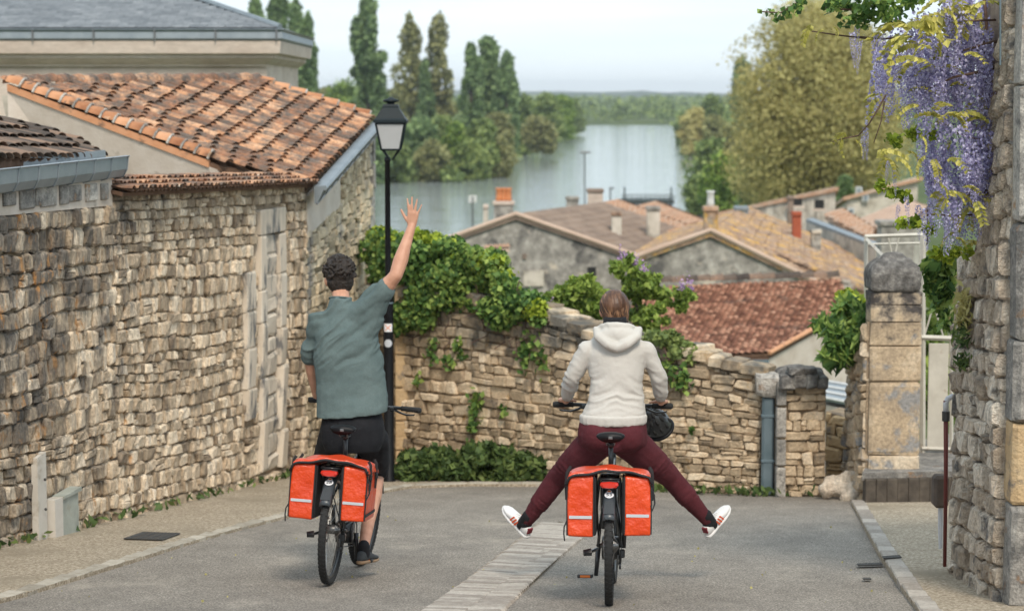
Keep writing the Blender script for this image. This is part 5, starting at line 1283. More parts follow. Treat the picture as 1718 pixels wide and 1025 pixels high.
P_, D_ = blob_points(bl, 26000, 3, .5); link('foliage', leaf_mesh('foliage', P_, .054, 3, aspect=1.25, out=D_, outw=1, droop=.5), M['lf_ivy'], None).parent = iv
iv.children[-1].location = -iv.location
polyT = [(618, 376), (650, 394), (700, 400), (745, 404), (800, 412), (842, 434), (850, 470), (905, 510), (912, 530), (860, 510), (830, 480), (800, 440), (740, 425), (690, 425), (620, 400)]
bl = px_blobs(polyT, 70, lambda x, y, r: wd_(x) - .1 + max(0, (520 - y) / 110) * r.uniform(.2, 1.2), (.07, .14), 5)
P_, D_ = blob_points(bl, 9500, 5, .5); o_ = link('young_shoots', leaf_mesh('young_shoots', P_, .055, 5, aspect=1.3, out=D_, outw=1), M['lf_ivy_new'], iv); o_.location = -iv.location
# trailing sprigs on the wall face
pts = []; r_ = random.Random(12)
for (x, y, n_, sp) in [(752, 605, 30, 8), (797, 680, 60, 14), (792, 715, 40, 8), (725, 590, 40, 12), (880, 590, 60, 16), (1120, 620, 50, 18), (770, 585, 40, 10), (1145, 640, 60, 12), (700, 640, 20, 5), (905, 600, 40, 14), (1058, 600, 30, 10), (845, 690, 18, 6), (1000, 700, 14, 5), (1160, 720, 14, 5)]:
    for k in range(n_): xx, yy = r_.gauss(x, sp * .5), r_.gauss(y, sp); pts.append(W(xx, yy, wd_(xx) - .06 - r_.random() * .06))
o_ = link('trailing_sprig', leaf_mesh('trailing_sprig', pts, .06, 8, aspect=1.3, droop=.6), M['lf_ivy'], iv, kind='stuff'); o_.location = -iv.location
tw = MB()
for k in range(16):
    x = r_.uniform(640, 900); y = r_.uniform(470, 540); p = [W(x + q * r_.uniform(-6, 6), y + q * 14, wd_(x) - .07) for q in range(5)]; tw.tube(p, .006, 4)
tw.build('stem', M['vine'], iv, kind='stuff')
# ---- shrubs behind the wall
def shrub(name, label, cat, poly, n, leaf, mat, dfun, rad, nl, seed, base, group=None, flowers=None, stems=6, aspect=1.6):
    t_ = thing(name, base, label, cat, group); bl = px_blobs(poly, n, dfun, rad, seed); P_, D_ = blob_points(bl, nl, seed, .45)
    o = link('foliage', leaf_mesh('foliage', P_, leaf, seed, aspect=aspect, out=D_, outw=.7, droop=.2 if aspect < 2 else .9), M[mat], t_); o.location = -t_.location
    r = random.Random(seed); mb = MB()
    for k in range(stems):
        c = Vector(r.choice(bl)[0]); mb.tube([base + Vector((r.uniform(-.1, .1), 0, 0)), (base + c) / 2 + Vector((r.uniform(-.08, .08), r.uniform(-.1, .1), 0)), c], [.012, .009, .004], 5)
    if stems: mb.build('stem', M['vine'], t_, kind='stuff')
    if flowers:
        for (x, y) in flowers:
            c = W(x, y, dfun(x, y, r) - .15); q = [c + Vector((r.gauss(0, .022), r.gauss(0, .022), abs(r.gauss(0, .05)) * 1.2)) for _ in range(60)]
            o = link('blossom', leaf_mesh('blossom', q, .022, seed + int(x), aspect=1), M['lilac'], t_); o.location = -t_.location
    return t_
shrub('lilac_bush', 'leafy lilac bush with pink blossoms rising over the wall left of the seated woman', 'bush', [(912, 505), (935, 488), (965, 478), (985, 470), (1003, 490), (1006, 545), (985, 552), (950, 540), (925, 528)], 44, .048, 'lf_bright', lambda x, y, r: 23.0 + r.uniform(-.3, .4), (.05, .13), 6500, 61, Vector((W(965, 560, 23.2).x, 23.3, -4.2)), None, [(957, 500), (923, 515), (945, 522), (928, 524)])
shrub('lilac_bush', 'tall lilac bush with mauve blossoms behind the wall right of the seated woman', 'bush', [(1030, 450), (1052, 432), (1085, 452), (1110, 480), (1160, 490), (1165, 520), (1110, 548), (1120, 572), (1080, 575), (1062, 545), (1060, 500), (1040, 480)], 64, .046, 'lf_bright', lambda x, y, r: 22.8 + r.uniform(-.3, .6), (.04, .11), 6000, 63, Vector((W(1080, 560, 23.0).x, 23.0, -4.2)), None, [(1043, 436), (1066, 446), (1142, 487), (1158, 486), (1134, 515), (1080, 456)])
shrub('wall_plant', 'thin trailing weeds with pale flowers on top of the garden wall below the red roof', 'plant', [(1090, 560), (1130, 565), (1165, 590), (1180, 610), (1120, 600), (1085, 585)], 26, .05, 'lf_bush', lambda x, y, r: wd_(x) - .1 + r.uniform(-.05, .25), (.05, .1), 1500, 65, Vector((W(1130, 600, 20.9).x, 20.9, W(1130, 605, 20.9).z)), None, None, stems=3)
shrub('climbing_shrub', 'bunch of long glossy green leaves hanging from the left side of the gate pillar', 'plant', [(1378, 545), (1392, 522), (1415, 510), (1443, 520), (1445, 590), (1425, 600), (1400, 606), (1382, 575)], 34, .065, 'lf_ivy', lambda x, y, r: 20.1 + r.uniform(-.25, .25), (.06, .12), 1500, 67, Vector((3.3, 20.5, W(1440, 560, 20.4).z)), None, None, stems=4, aspect=3.0)
shrub('leafy_weed', 'small tuft of leaves growing behind the top of the gate pillar wall', 'plant', [(1412, 500), (1430, 480), (1448, 500), (1445, 520), (1425, 515)], 10, .07, 'lf_ivy_new', lambda x, y, r: 21 + r.uniform(-.2, .2), (.06, .1), 500, 69, Vector((W(1430, 530, 21).x, 21.1, W(1430, 540, 21).z)), None, None, stems=2)
shrub('hedge', 'low dark green hedge growing along the foot of the garden wall', 'hedge', [(672, 812), (676, 775), (705, 762), (760, 764), (800, 756), (860, 760), (902, 778), (912, 812)], 100, .065, 'lf_weed', lambda x, y, r: 22.35 - (y - 760) / 400 + r.uniform(-.25, .25), (.07, .15), 15000, 71, gpx(790, 22.3), None, None, stems=8)
shrub('hanging_creeper', 'green creeper leaves hanging down the far end of the near wall beside the gate', 'creeper', [(1562, 430), (1592, 420), (1592, 540), (1578, 550), (1568, 500)], 26, .06, 'lf_ivy', lambda x, y, r: 14.2 + r.uniform(-.15, .1), (.04, .08), 900, 73, W(1590, 430, 14.1), None, None, stems=3)
shrub('garden_bush', 'green bushes seen through the gate behind the near wall', 'bush', [(1546, 470), (1600, 460), (1600, 700), (1548, 700)], 30, .08, 'lf_bright', lambda x, y, r: 22.5 + r.uniform(-.3, .5), (.12, .25), 2500, 77, Vector((W(1572, 700, 22.6).x, 22.6, -4)), None, None, stems=3)
for i, (x, y, s_, lab) in enumerate([(1616, 500, 12, 'dry yellowish weed tuft high on the near wall'), (1622, 560, 16, 'dry weed tuft in the middle of the near wall face'), (1610, 532, 12, 'small wiry weed tuft between the two larger ones on the near wall'), (1624, 606, 8, 'smallest green sprig growing low on the near wall')]):
    r = random.Random(i); c = W(x, y, 13.15); c.x = li(c.y, [yn, yfar], [xn, xf]) - .05
    t_ = thing('wall_weed', c, lab, 'weed', 'weeds rooted in the near wall'); q = [c + Vector((r.gauss(-.02, .02), r.gauss(0, s_ * .006), r.gauss(0, s_ * .003))) for _ in range(90)]
    o = link('leaves', leaf_mesh('leaves', q, .022, i, aspect=3), M['lf_weed' if i % 2 else 'lf_gold'], t_); o.location = -c
# fallen leaves and tufts of grass at the wall feet
pts = []; r_ = random.Random(44)
for k in range(170):
    y = r_.uniform(14, 23); x = wx(y) + .03 + abs(r_.gauss(0, .05)); pts.append((x, y, -(1.6 + .11 * y) + .05 + r_.random() * .05))
for k in range(400):
    px = r_.uniform(930, 1440); y = wd_(min(px, 1276)) - .1 - abs(r_.gauss(0, .08)); x = (px - CX) / FP * y; pts.append((x, y, -(1.6 + .11 * y) + .02 + r_.random() * .06))
o = link('weeds', leaf_mesh('weeds', pts, .04, 9, aspect=2.2, droop=-.8), M['lf_weed']); tag(o, 'sparse weeds and moss along the feet of the street walls', 'weeds', kind='stuff')
pts = [G(r_.uniform(20, 1500), r_.uniform(850, 1020)) + Vector((0, 0, .012)) for k in range(70)]
lfm = leaf_mesh('dead_leaves', pts, .016, 4, aspect=1.2); o = link('dead_leaves', lfm, M['lf_gold']); tag(o, 'tiny dead leaves scattered on the asphalt', 'leaves', kind='stuff')

# ---- wisteria
ws = thing('wisteria', Vector((2.9, 13.0, W(1640, 425, 13).z)), 'wisteria in full purple bloom with young yellow leaves hanging over the right wall', 'wisteria')
def raceme(seed, nfl=84):
    r = np.random.default_rng(seed); P_ = []; S_ = []
    bend = r.uniform(-.06, .06, 2)
    for k in range(nfl):
        t_ = (k + .5) / nfl; rad = .155 * (1 - t_) ** .55 * (.75 + .25 * min(1, t_ * 6)); a = k * 2.4 + r.uniform(-.3, .3); z = -t_ + r.normal() * .01
        c = np.array([rad * math.cos(a) + bend[0] * t_ * t_, rad * math.sin(a) + bend[1] * t_ * t_, z]); s_ = .062 * (1 - .62 * t_)
        for q in range(3): P_.append(c + r.normal(size=3) * s_ * .35); S_.append(s_)
    P_ = np.array(P_); S_ = np.array(S_)[:, None]; n = len(P_); u = r.normal(size=(n, 3)); u /= np.linalg.norm(u, axis=1)[:, None]; v = np.cross(u, r.normal(size=(n, 3))); v /= np.linalg.norm(v, axis=1)[:, None]
    V = np.stack([P_ - u * S_ * .6, P_ + v * S_ * .5, P_ + u * S_ * .6, P_ - v * S_ * .5], 1).reshape(-1, 3)
    me = mkmesh('flower_raceme', V, np.arange(4 * n).reshape(-1, 4), False); me.materials.append(M['petal']); return me
RC = [raceme(k) for k in range(9)]
def leaf_spray(seed, n=9):
    r = random.Random(seed); mb = MB(); pts = [Vector((.5 * t_, 0, .10 * math.sin(t_ * 2.6) - .28 * t_ * t_)) for t_ in [i / 8 for i in range(9)]]
    mb.tube(pts, .004, 4)
    for i in range(1, 9):
        for sd_ in (-1, 1):
            p = pts[i]; l = .17 * (1 - .3 * abs(i - 5) / 5) ; d = Vector((.35, sd_ * .75, -.45 + r.uniform(-.2, .2))).normalized(); w = d.cross(Vector((0, 0, 1))).normalized() * l * .34
            m_ = p + d * l * .45; mb.add([p, m_ + w + Vector((0, 0, .01)), p + d * l, m_ - w + Vector((0, 0, .01)), m_ - Vector((0, 0, .012))], [(0, 1, 4), (1, 2, 4), (2, 3, 4), (3, 0, 4)])
    me = mkmesh('leaf_spray', mb.v, mb.f, False); me.materials.append(M['lf_wist']); return me
LS = [leaf_spray(k) for k in range(4)]
def inst(me, name, loc, rot, sc):
    o = bpy.data.objects.new(name, me); S.collection.objects.link(o); o.parent = ws; o.location = Vector(loc) - ws.location; o.rotation_euler = rot; o.scale = sc if hasattr(sc, '__len__') else (sc,) * 3
r_ = random.Random(77)
poly1 = [(1500, 40), (1530, 22), (1580, 5), (1640, -10), (1676, 0), (1672, 150), (1600, 145), (1560, 130), (1500, 110), (1462, 90)]
poly2 = [(1545, 205), (1600, 200), (1662, 180), (1660, 260), (1650, 330), (1600, 340), (1560, 290)]
tops_ = []
while len(tops_) < 100:
    x, y = r_.uniform(1450, 1680), r_.uniform(-10, 150)
    if in_poly(x, y, poly1): x -= 14; tops_.append((x, y, r_.uniform(80, 125)))
while len(tops_) < 160:
    x, y = r_.uniform(1540, 1665), r_.uniform(180, 350)
    if in_poly(x, y, poly2): tops_.append((x, y, r_.uniform(70, 115)))
tops_ += [(1430, 55, 60), (1442, 70, 55), (1438, 44, 50), (1452, 215, 55), (1448, 228, 40), (1490, 270, 40), (1500, 285, 44), (1520, 330, 50), (1540, 345, 60), (1556, 350, 70), (1590, 365, 66), (1610, 360, 70), (1625, 350, 80), (1508, 345, 40), (1600, 340, 90), (1640, 335, 70)]
for (x, y, ln_) in tops_:
    d = 12.9 + r_.uniform(-.45, .5); c = W(x, y, d); l = ln_ / FP * d; th_ = .85 if ln_ > 66 else .55
    inst(RC[r_.randrange(9)], 'flower_raceme', c, (r_.gauss(0, .08), r_.gauss(0, .08), r_.uniform(0, 6.28)), (l * th_, l * th_, l))
for (x, y, s_, n_) in [(1530, 60, .34, 5), (1520, 45, .4, 4), (1550, 30, .34, 5), (1575, 18, .3, 4), (1606, 6, .3, 4), (1660, 6, .26, 4), (1640, 30, .2, 3), (1555, 110, .26, 4), (1548, 80, .22, 3), (1578, 112, .22, 3), (1540, 108, .2, 3), (1524, 165, .2, 2), (1478, 165, .16, 3), (1452, 180, .16, 3), (1444, 200, .17, 3), (1420, 222, .17, 4), (1436, 232, .15, 3),
    (1470, 268, .2, 4), (1488, 262, .22, 4), (1520, 258, .2, 3), (1580, 205, .2, 4), (1600, 190, .22, 3), (1618, 200, .24, 4), (1628, 212, .2, 3), (1560, 190, .18, 3), (1592, 240, .14, 3), (1660, 270, .2, 4), (1650, 300, .2, 4), (1640, 330, .22, 5), (1590, 325, .22, 4), (1580, 335, .2, 3), (1625, 345, .2, 4), (1650, 350, .2, 3), (1610, 318, .16, 2), (1590, 365, .18, 3), (1650, 235, .16, 3), (1545, 215, .16, 3), (1370, 45, .18, 3), (1384, 50, .16, 3), (1400, 52, .12, 2), (1600, 400, .14, 2), (1620, 90, .2, 3), (1590, 150, .2, 4), (1640, 170, .2, 4), (1560, 260, .2, 4), (1610, 270, .2, 4), (1650, 200, .2, 3), (1540, 180, .2, 3), (1600, 60, .2, 3), (1570, 300, .18, 3), (1610, 385, .2, 3), (1640, 400, .18, 3)]:
    for k in range(max(1, n_ - 1 - (s_ < .21))):
        d = 12.6 + r_.uniform(-.4, .3); inst(LS[r_.randrange(4)], 'leaf_spray', W(x + r_.gauss(0, 6), y + r_.gauss(0, 5), d), (r_.gauss(0, .4), r_.gauss(.1, .4), r_.choice([PI, 0, PI * .8, -.6, 2.2]) + r_.gauss(0, .5)), s_ * r_.uniform(1.0, 1.5))
def vine(pts, r0, r1, name='branch'):
    q = [W(x, y, d) for x, y, d in pts]; MB().tube(q, [r0 + (r1 - r0) * i / (len(q) - 1) for i in range(len(q))], 6).build(name, M['vine'], ws, smooth=True)
for v_, a_, b_ in [([(1678, 300, 12.8), (1660, 322, 12.7), (1640, 320, 12.7), (1612, 328, 12.7)], .018, .008), ([(1680, 330, 12.8), (1650, 380, 12.9), (1640, 440, 13.0)], .02, .03), ([(1680, 110, 12.7), (1640, 122, 12.6), (1600, 130, 12.6), (1560, 148, 12.6)], .012, .005),
    ([(1680, 68, 12.7), (1650, 75, 12.6), (1615, 86, 12.6)], .012, .006), ([(1670, 34, 12.7), (1620, 36, 12.6), (1570, 24, 12.6)], .008, .004), ([(1462, 66, 12.7), (1410, 60, 12.7), (1362, 53, 12.7)], .006, .004), ([(1530, 62, 12.7), (1480, 66, 12.7), (1440, 62, 12.7)], .008, .005),
    ([(1486, 160, 12.6), (1472, 185, 12.6), (1458, 208, 12.6), (1440, 228, 12.6)], .006, .004), ([(1484, 170, 12.65), (1478, 205, 12.6), (1466, 240, 12.6)], .005, .003), ([(1440, 228, 12.6), (1418, 232, 12.6), (1396, 238, 12.6)], .005, .003), ([(1668, 285, 12.7), (1640, 278, 12.6), (1618, 284, 12.6)], .009, .005),
    ([(1668, 240, 12.7), (1632, 232, 12.6), (1602, 222, 12.6)], .007, .004), ([(1556, 350, 12.9), (1556, 400, 12.9), (1555, 412, 12.9)], .006, .004), ([(1640, 360, 12.8), (1600, 362, 12.7), (1556, 360, 12.7)], .007, .004), ([(1655, 150, 12.8), (1648, 100, 12.8), (1655, 40, 12.8), (1650, -20, 12.8)], .012, .01)]:
    vine(v_, a_, b_)
# darker green leaves: another climber hanging in from the top edge
t_ = thing('climber', W(1560, -40, 12.6), 'dark green leafy twigs reaching in from the top edge above the wisteria', 'climber')
bl = []; r_ = random.Random(8)
for (x, y, s_) in [(1275, 20, .018), (1292, 22, .03), (1308, 30, .045), (1325, 22, .05), (1338, 10, .04), (1345, 2, .03), (1385, 14, .05), (1400, 8, .06), (1420, 10, .08), (1440, 22, .09), (1450, 35, .07), (1470, 18, .08), (1490, 24, .08), (1510, 10, .08), (1420, 38, .05), (1530, -2, .08), (1450, 0, .09), (1480, -4, .1), (1405, 0, .06)]:
    bl.append((tuple(W(x, y, 12.6 + r_.uniform(-.15, .15))), (s_, s_, s_ * .8)))
P_, D_ = blob_points(bl, 800, 4, .3); o = link('foliage', leaf_mesh('foliage', P_, .038, 4, aspect=1.1), M['lf_ivy'], t_); o.location = -t_.location
mb = MB(); mb.tube([W(1275, 20, 12.6), W(1310, 22, 12.6), W(1345, 0, 12.6), W(1360, -20, 12.6)], .004, 5); mb.tube([W(1385, 14, 12.6), W(1440, 18, 12.6), W(1500, 0, 12.6), W(1560, -20, 12.6)], .006, 5); mb.build('twig', M['vine'], t_, kind='stuff')
# green sprays low in the wisteria
P_, D_ = blob_points([(tuple(W(x, y, 12.8)), (.05, .05, .04)) for x, y in [(1480, 312), (1500, 325), (1520, 330), (1540, 372), (1560, 385), (1515, 375), (1600, 420), (1570, 425), (1590, 432), (1620, 425), (1500, 235), (1530, 225), (1560, 225)]], 520, 6, .3)
o = link('green_foliage', leaf_mesh('green_foliage', P_, .036, 4, aspect=1.2), M['lf_ivy_new'], ws); o.location = -ws.location
# ================================================================== BICYCLES
SLOPE = math.atan(.11)
def bike_matrix(contact, heading, lean):
    return Matrix.Translation(contact) @ Matrix.Rotation(-R(heading), 4, 'Z') @ Matrix.Rotation(-SLOPE, 4, 'X') @ Matrix.Rotation(R(lean), 4, 'Y')
def text_mesh(s, size, depth=.0006):
    cu = bpy.data.curves.new('t', 'FONT'); cu.body = s; cu.size = size; cu.extrude = depth; cu.align_x = 'CENTER'; cu.align_y = 'CENTER'; cu.resolution_u = 3
    o = bpy.data.objects.new('t', cu); S.collection.objects.link(o); bpy.context.view_layer.update()
    me = bpy.data.meshes.new_from_object(o.evaluated_get(bpy.context.evaluated_depsgraph_get())); bpy.data.objects.remove(o); return me
V3 = Vector
def bicycle(Mx, label, number, barw, steer, crank, bar_z=1.11):
    "local frame: x right, y forward, z up, origin at the rear tyre contact. crank = angle of the right pedal (deg, -90 = down)"
    b = thing('bicycle', (0, 0, 0), label, 'bicycle', 'electric bicycles ridden down the street'); b.matrix_world = Mx
    def pt(mb, name, mat, par=None, smooth=True, kind=None): return mb.build(name, M[mat], par or b, smooth=smooth, world=False, kind=kind)
    ha, hb_ = V3((0, .93, .66)), V3((0, .893, .86)); axis = (hb_ - ha).normalized()
    ST = Matrix.Translation(ha) @ Matrix.Rotation(-R(steer), 4, axis) @ Matrix.Translation(-ha)
    def wheel(c, X, nm):
        w = MB().torus(c, (1, 0, 0), .319, .0, 72, prof=[(.0, -.021), (.016, -.0235), (.024, -.016), (.0275, 0), (.024, .016), (.016, .0235), (.0, .021), (-.008, .012), (-.008, -.012)]).xf(X)
        wo = pt(w, nm, 'rubber')
        tr = MB()
        for i in range(66):
            a = 2 * PI * i / 66
            for sx in (-1, 1):
                q = a + (.024 if sx > 0 else 0); d = V3((0, math.cos(q), math.sin(q))); r3 = Matrix.Rotation(q, 3, 'X')
                tr.box(c + d * .3445 + V3((sx * .0085, 0, 0)), (.013, .006, .017) if i % 2 else (.010, .006, .012), r3)
                tr.box(c + d * .338 + V3((sx * .0195, 0, 0)), (.008, .010, .014), r3)
        pt(tr.xf(X), 'tread', 'rubber', wo, False, 'stuff')
        pt(MB().torus(c, (1, 0, 0), .303, 0, 48, prof=[(.012, -.014), (.012, .014), (-.004, .013), (-.012, .005), (-.012, -.005), (-.004, -.013)]).xf(X), 'rim', 'frame', wo)
        pt(MB().tube([c + V3((-.055, 0, 0)), c + V3((-.045, 0, 0)), c + V3((-.04, 0, 0)), c + V3((.04, 0, 0)), c + V3((.045, 0, 0)), c + V3((.055, 0, 0))], [.012, .014, .03, .03, .014, .012], 14).xf(X), 'hub', 'grey_metal', wo)
        sp = MB()
        for i in range(32):
            a = 2 * PI * i / 32; sx = 1 if i % 2 else -1; q = a + (.5 if (i // 2) % 2 else -.5)
            sp.tube([c + V3((sx * .03, .028 * math.cos(q), .028 * math.sin(q))), c + V3((0, .293 * math.cos(a), .293 * math.sin(a)))], .0011, 3)
        pt(sp.xf(X), 'spokes', 'steel', wo, False, 'stuff')
        return wo
    I4 = Matrix(); H0, H1 = V3((0, 0, .345)), V3((0, 1.12, .345))
    w0 = wheel(H0, I4, 'rear_wheel'); w1 = wheel(H1, ST, 'front_wheel')
    pt(MB().torus((-.032, 0, .345), (1, 0, 0), .078, 0, 32, prof=[(.006, -.001), (.006, .001), (-.012, .001), (-.012, -.001)]), 'brake_disc', 'steel', w0)
    cs_ = MB()
    for k in range(7): cs_.tube([(.024 + k * .0042, 0, .345), (.026 + k * .0042, 0, .345)], .05 - k * .0045, 20)
    pt(cs_, 'cassette', 'steel', w0, False)
    fr_ = MB(); BB = V3((0, .46, .285)); seat_lo = V3((0, .43, .33)); seat_hi = V3((0, .285, .74))
    fr_.tube([seat_lo, seat_hi], [.021, .018], 12); fr_.tube([BB + V3((0, .04, .03)), V3((0, .92, .69))], [.042, .034], 14, sq=(1, 1)); fr_.tube([V3((0, .31, .63)), V3((0, .9, .80))], .02, 12)
    fr_.tube([ha + axis * -.01, hb_], .024, 14)
    for sx in (-1, 1):
        fr_.tube([V3((sx * .066, 0, .345)), V3((sx * .05, .2, .32)), V3((sx * .03, .42, .29))], .012, 8); fr_.tube([V3((sx * .066, 0, .345)), V3((sx * .052, .15, .50)), V3((sx * .015, .31, .67))], .009, 8)
    pt(fr_, 'frame', 'frame')
    pt(MB().tube([BB + V3((-.055, 0, 0)), BB + V3((-.05, 0, 0)), BB + V3((.05, 0, 0)), BB + V3((.055, 0, 0))], [.05, .072, .072, .05], 18), 'motor', 'frame')
    fk = MB(); fk.tube([ha + V3((-.062, .018, -.03)), ha + V3((.062, .018, -.03))], .022, 8)
    for sx in (-1, 1): fk.tube([ha + V3((sx * .06, .018, -.02)), V3((sx * .06, 1.03, .50)), V3((sx * .06, 1.11, .345))], [.016, .02, .017], 10)
    pt(fk.xf(ST), 'fork', 'frame')
    def fender(c, a0, a1, X, nm): return pt(MB().torus(c, (1, 0, 0), .366, 0, 28, a0=a0, a1=a1, up=(0, 1, 0), prof=[(-.012, -.037), (.004, -.034), (.014, -.018), (.017, 0), (.014, .018), (.004, .034), (-.012, .037), (-.008, .03), (.008, .015), (.012, 0), (.008, -.015), (-.008, -.03)]).xf(X), nm, 'fender')
    fe = fender(H0, 40, 152, I4, 'rear_fender'); fender(H1, 20, 150, ST, 'front_fender')
    stv = MB()
    for sx in (-1, 1): stv.tube([V3((sx * .062, -.005, .345)), V3((sx * .04, -.28, .345 + .24))], .0035, 5)
    pt(stv, 'fender_stay', 'frame', fe)
    # number plate sticker on the rear fender
    a = R(126); rad = V3((0, math.cos(a), math.sin(a))); tanv = V3((0, math.sin(a), -math.cos(a))) ; c = H0 + rad * .3855
    dl = [(.027 * math.cos(q), .027 * math.sin(q) - .004) for q in [2 * PI * i / 20 for i in range(20)]]
    plate = pt(MB().prism([c + V3((x, 0, 0)) + tanv * y for x, y in dl], rad * .0012), 'number_sticker', 'sticker', fe, False)
    pt(MB().prism([c + rad * .0014 + V3((x, 0, 0)) + tanv * y for x, y in ((-.017, .021), (.017, .021), (.012, .033), (0, .042), (-.012, .033))], rad * .001), 'peak', 'sticker', fe, False)
    pt(MB().prism([c + rad * .0028 + V3((x, 0, 0)) + tanv * y for x, y in ((-.011, .02), (.011, .02), (.008, .03), (0, .035), (-.008, .03))], rad * .001), 'orange_mark', 'orange_ink', fe, False)
    tm = text_mesh(number, .036); tm.transform(Matrix((V3((1, 0, 0)), tanv, -rad * -1)).transposed().to_4x4()); tm.transform(Matrix.Translation(c + rad * .0022 - tanv * .004)); link('number', tm, M['ink'], fe)
    pt(MB().prism([H0 + V3((x, 0, 0)) + V3((0, math.cos(R(q)), math.sin(R(q)))) * .3845 for x, q in ((-.024, 134), (.024, 134), (.032, 147), (-.032, 147))], V3((0, -.0012, .0006))), 'fender_flap', 'grey_shoe', fe, False)
    rk = MB()
    for sx in (-1, 1):
        rk.tube([V3((sx * .055, .27, .745)), V3((sx * .06, -.2, .745)), V3((sx * .05, -.235, .745))], .006, 6); rk.tube([V3((sx * .062, 0, .36)), V3((sx * .075, -.06, .56)), V3((sx * .06, -.15, .745))], .006, 6); rk.tube([V3((sx * .062, .01, .36)), V3((sx * .075, .06, .56)), V3((sx * .058, .08, .745))], .006, 6)
    for y in (-.235, -.1, .05, .2): rk.tube([V3((-.056, y, .745)), V3((.056, y, .745))], .006, 6)
    rk.tube([V3((0, .27, .745)), V3((0, .31, .7))], .007, 6)
    ro = pt(rk, 'rear_rack', 'frame')
    tl_ = MB(); tl_.loft([[V3((x * s_, y, .712 + z * s_)) for x, z in ((-.055, .0), (-.05, .016), (0, .021), (.05, .016), (.055, .0), (.042, -.016), (0, -.021), (-.042, -.016))] for y, s_ in ((-.235, 1), (-.262, .95), (-.272, .7))])
    pt(tl_, 'tail_light', 'red_lens', ro, False); pt(MB().box((0, -.225, .715), (.1, .03, .05), bev=.008), 'light_housing', 'frame', ro, False)
    # saddle
    sdm = MB(); prof_ = [(-.135, .070, .000), (-.12, .084, .008), (-.07, .084, .012), (-.01, .062, .008), (.06, .032, .004), (.12, .021, .001), (.142, .012, -.004)]
    sc_ = V3((0, .215, .965)); rings = []
    for y, hw_, dz in prof_:
        rings.append([sc_ + V3((hw_ * math.cos(q), y, dz + (.022 * math.sin(q) if math.sin(q) > 0 else .030 * math.sin(q)))) for q in [2 * PI * i / 16 for i in range(16)]])
    so = pt(sdm.loft(rings), 'saddle', 'black_metal')
    pt(MB().box(sc_ + V3((0, -.134, .0)), (.026, .008, .018), bev=.003), 'saddle_badge', 'grey_metal', so, False)
    rl_ = MB()
    for sx in (-1, 1): rl_.tube([sc_ + V3((sx * .03, -.10, -.02)), sc_ + V3((sx * .022, -.05, -.045)), sc_ + V3((sx * .022, .05, -.045)), sc_ + V3((sx * .01, .11, -.015))], .0035, 6)
    pt(rl_, 'saddle_rail', 'grey_metal', so)
    pt(MB().tube([seat_hi - V3((0, -.02, .06)), V3((0, .235, .915))], .0145, 12).tube([V3((0, .21, .915)), V3((0, .26, .915))], .02, 8), 'seat_post', 'frame')
    pt(MB().tube([seat_hi + V3((0, -.002, -.03)), seat_hi + V3((0, -.008, .01))], .024, 12), 'seat_clamp', 'grey_metal')
    # handlebar assembly
    hz = bar_z; st_ = MB(); st_.tube([hb_, hb_ + axis * .12], .017, 12); st_.tube([hb_ + axis * .12, V3((0, .93, hz - .03))], .019, 10)
    stem = pt(st_.xf(ST), 'stem', 'frame')
    hp = lambda sx: [V3((sx * .0, .93, hz - .03)), V3((sx * .06, .93, hz - .03)), V3((sx * .15, .91, hz - .005)), V3((sx * .22, .885, hz)), V3((sx * barw, .845, hz))]
    hbm = MB().tube([p for p in hp(-1)[::-1]] + hp(1)[1:], .0125, 10).xf(ST); ho = pt(hbm, 'handlebar', 'frame'); grips = []
    for sx in (-1, 1):
        p0, p1 = hp(sx)[3], hp(sx)[4]; p0 = p0.lerp(p1, .1 if barw < .33 else .2)
        g_ = MB().tube([p0, p0.lerp(p1, .08), p0.lerp(p1, .5), p0.lerp(p1, .95), p1 + (p1 - p0).normalized() * .006], [.018, .0165, .0175, .019, .015], 12).xf(ST); pt(g_, 'grip', 'rubber', ho)
        lv = MB().tube([hp(sx)[3] + V3((-sx * .03, .02, -.012)), hp(sx)[3] + V3((0, .055, -.03)), hp(sx)[3] + V3((sx * .05, .06, -.045)), hp(sx)[3] + V3((sx * .105, .035, -.04)), hp(sx)[3] + V3((sx * .115, .02, -.034))], [.009, .008, .006, .0055, .004], 8).xf(ST); pt(lv, 'brake_lever', 'frame', ho)
        pt(MB().box(hp(sx)[3] + V3((-sx * .035, .012, -.012)), (.035, .04, .034), bev=.008).xf(ST), 'lever_clamp', 'frame', ho, False)
        pt(MB().tube([hp(sx)[3] + V3((-sx * .04, .03, -.015)), V3((sx * .1, 1.0, hz - .02)), V3((sx * .04, 1.03, hz - .12)), V3((sx * .02, .98, .84))], .0028, 6).xf(ST), 'brake_hose', 'rubber', ho)
        grips.append(Mx @ (ST @ p0.lerp(p1, .5)))
    pt(MB().box(V3((0, .95, hz + .015)), (.06, .045, .018), bev=.006).xf(ST), 'display', 'frame', ho, False)
    pt(MB().box(V3((0, 1.0, hz - .08)), (.05, .05, .04), bev=.012).xf(ST), 'headlight', 'frame', stem, False)
    # drivetrain
    pt(MB().torus(BB + V3((.064, 0, 0)), (1, 0, 0), .08, 0, 36, prof=[(.005, -.002), (.005, .002), (-.014, .002), (-.014, -.002)]), 'chainring', 'grey_metal')
    chn = MB().tube([V3((.062, .46, .369)), V3((.046, 0, .385))], .004, 4).tube([V3((.062, .46, .201)), V3((.05, .02, .235)), V3((.05, -.015, .29))], .004, 4); pt(chn, 'chain', 'grey_metal')
    dr_ = MB().box(V3((.075, -.01, .30)), (.03, .035, .05), bev=.006).tube([V3((.066, -.005, .30)), V3((.06, .03, .225))], .008, 6).tube([V3((.055, .03, .225)), V3((.068, .03, .225))], .022, 12); pt(dr_, 'derailleur', 'frame', None, False)
    peds = []
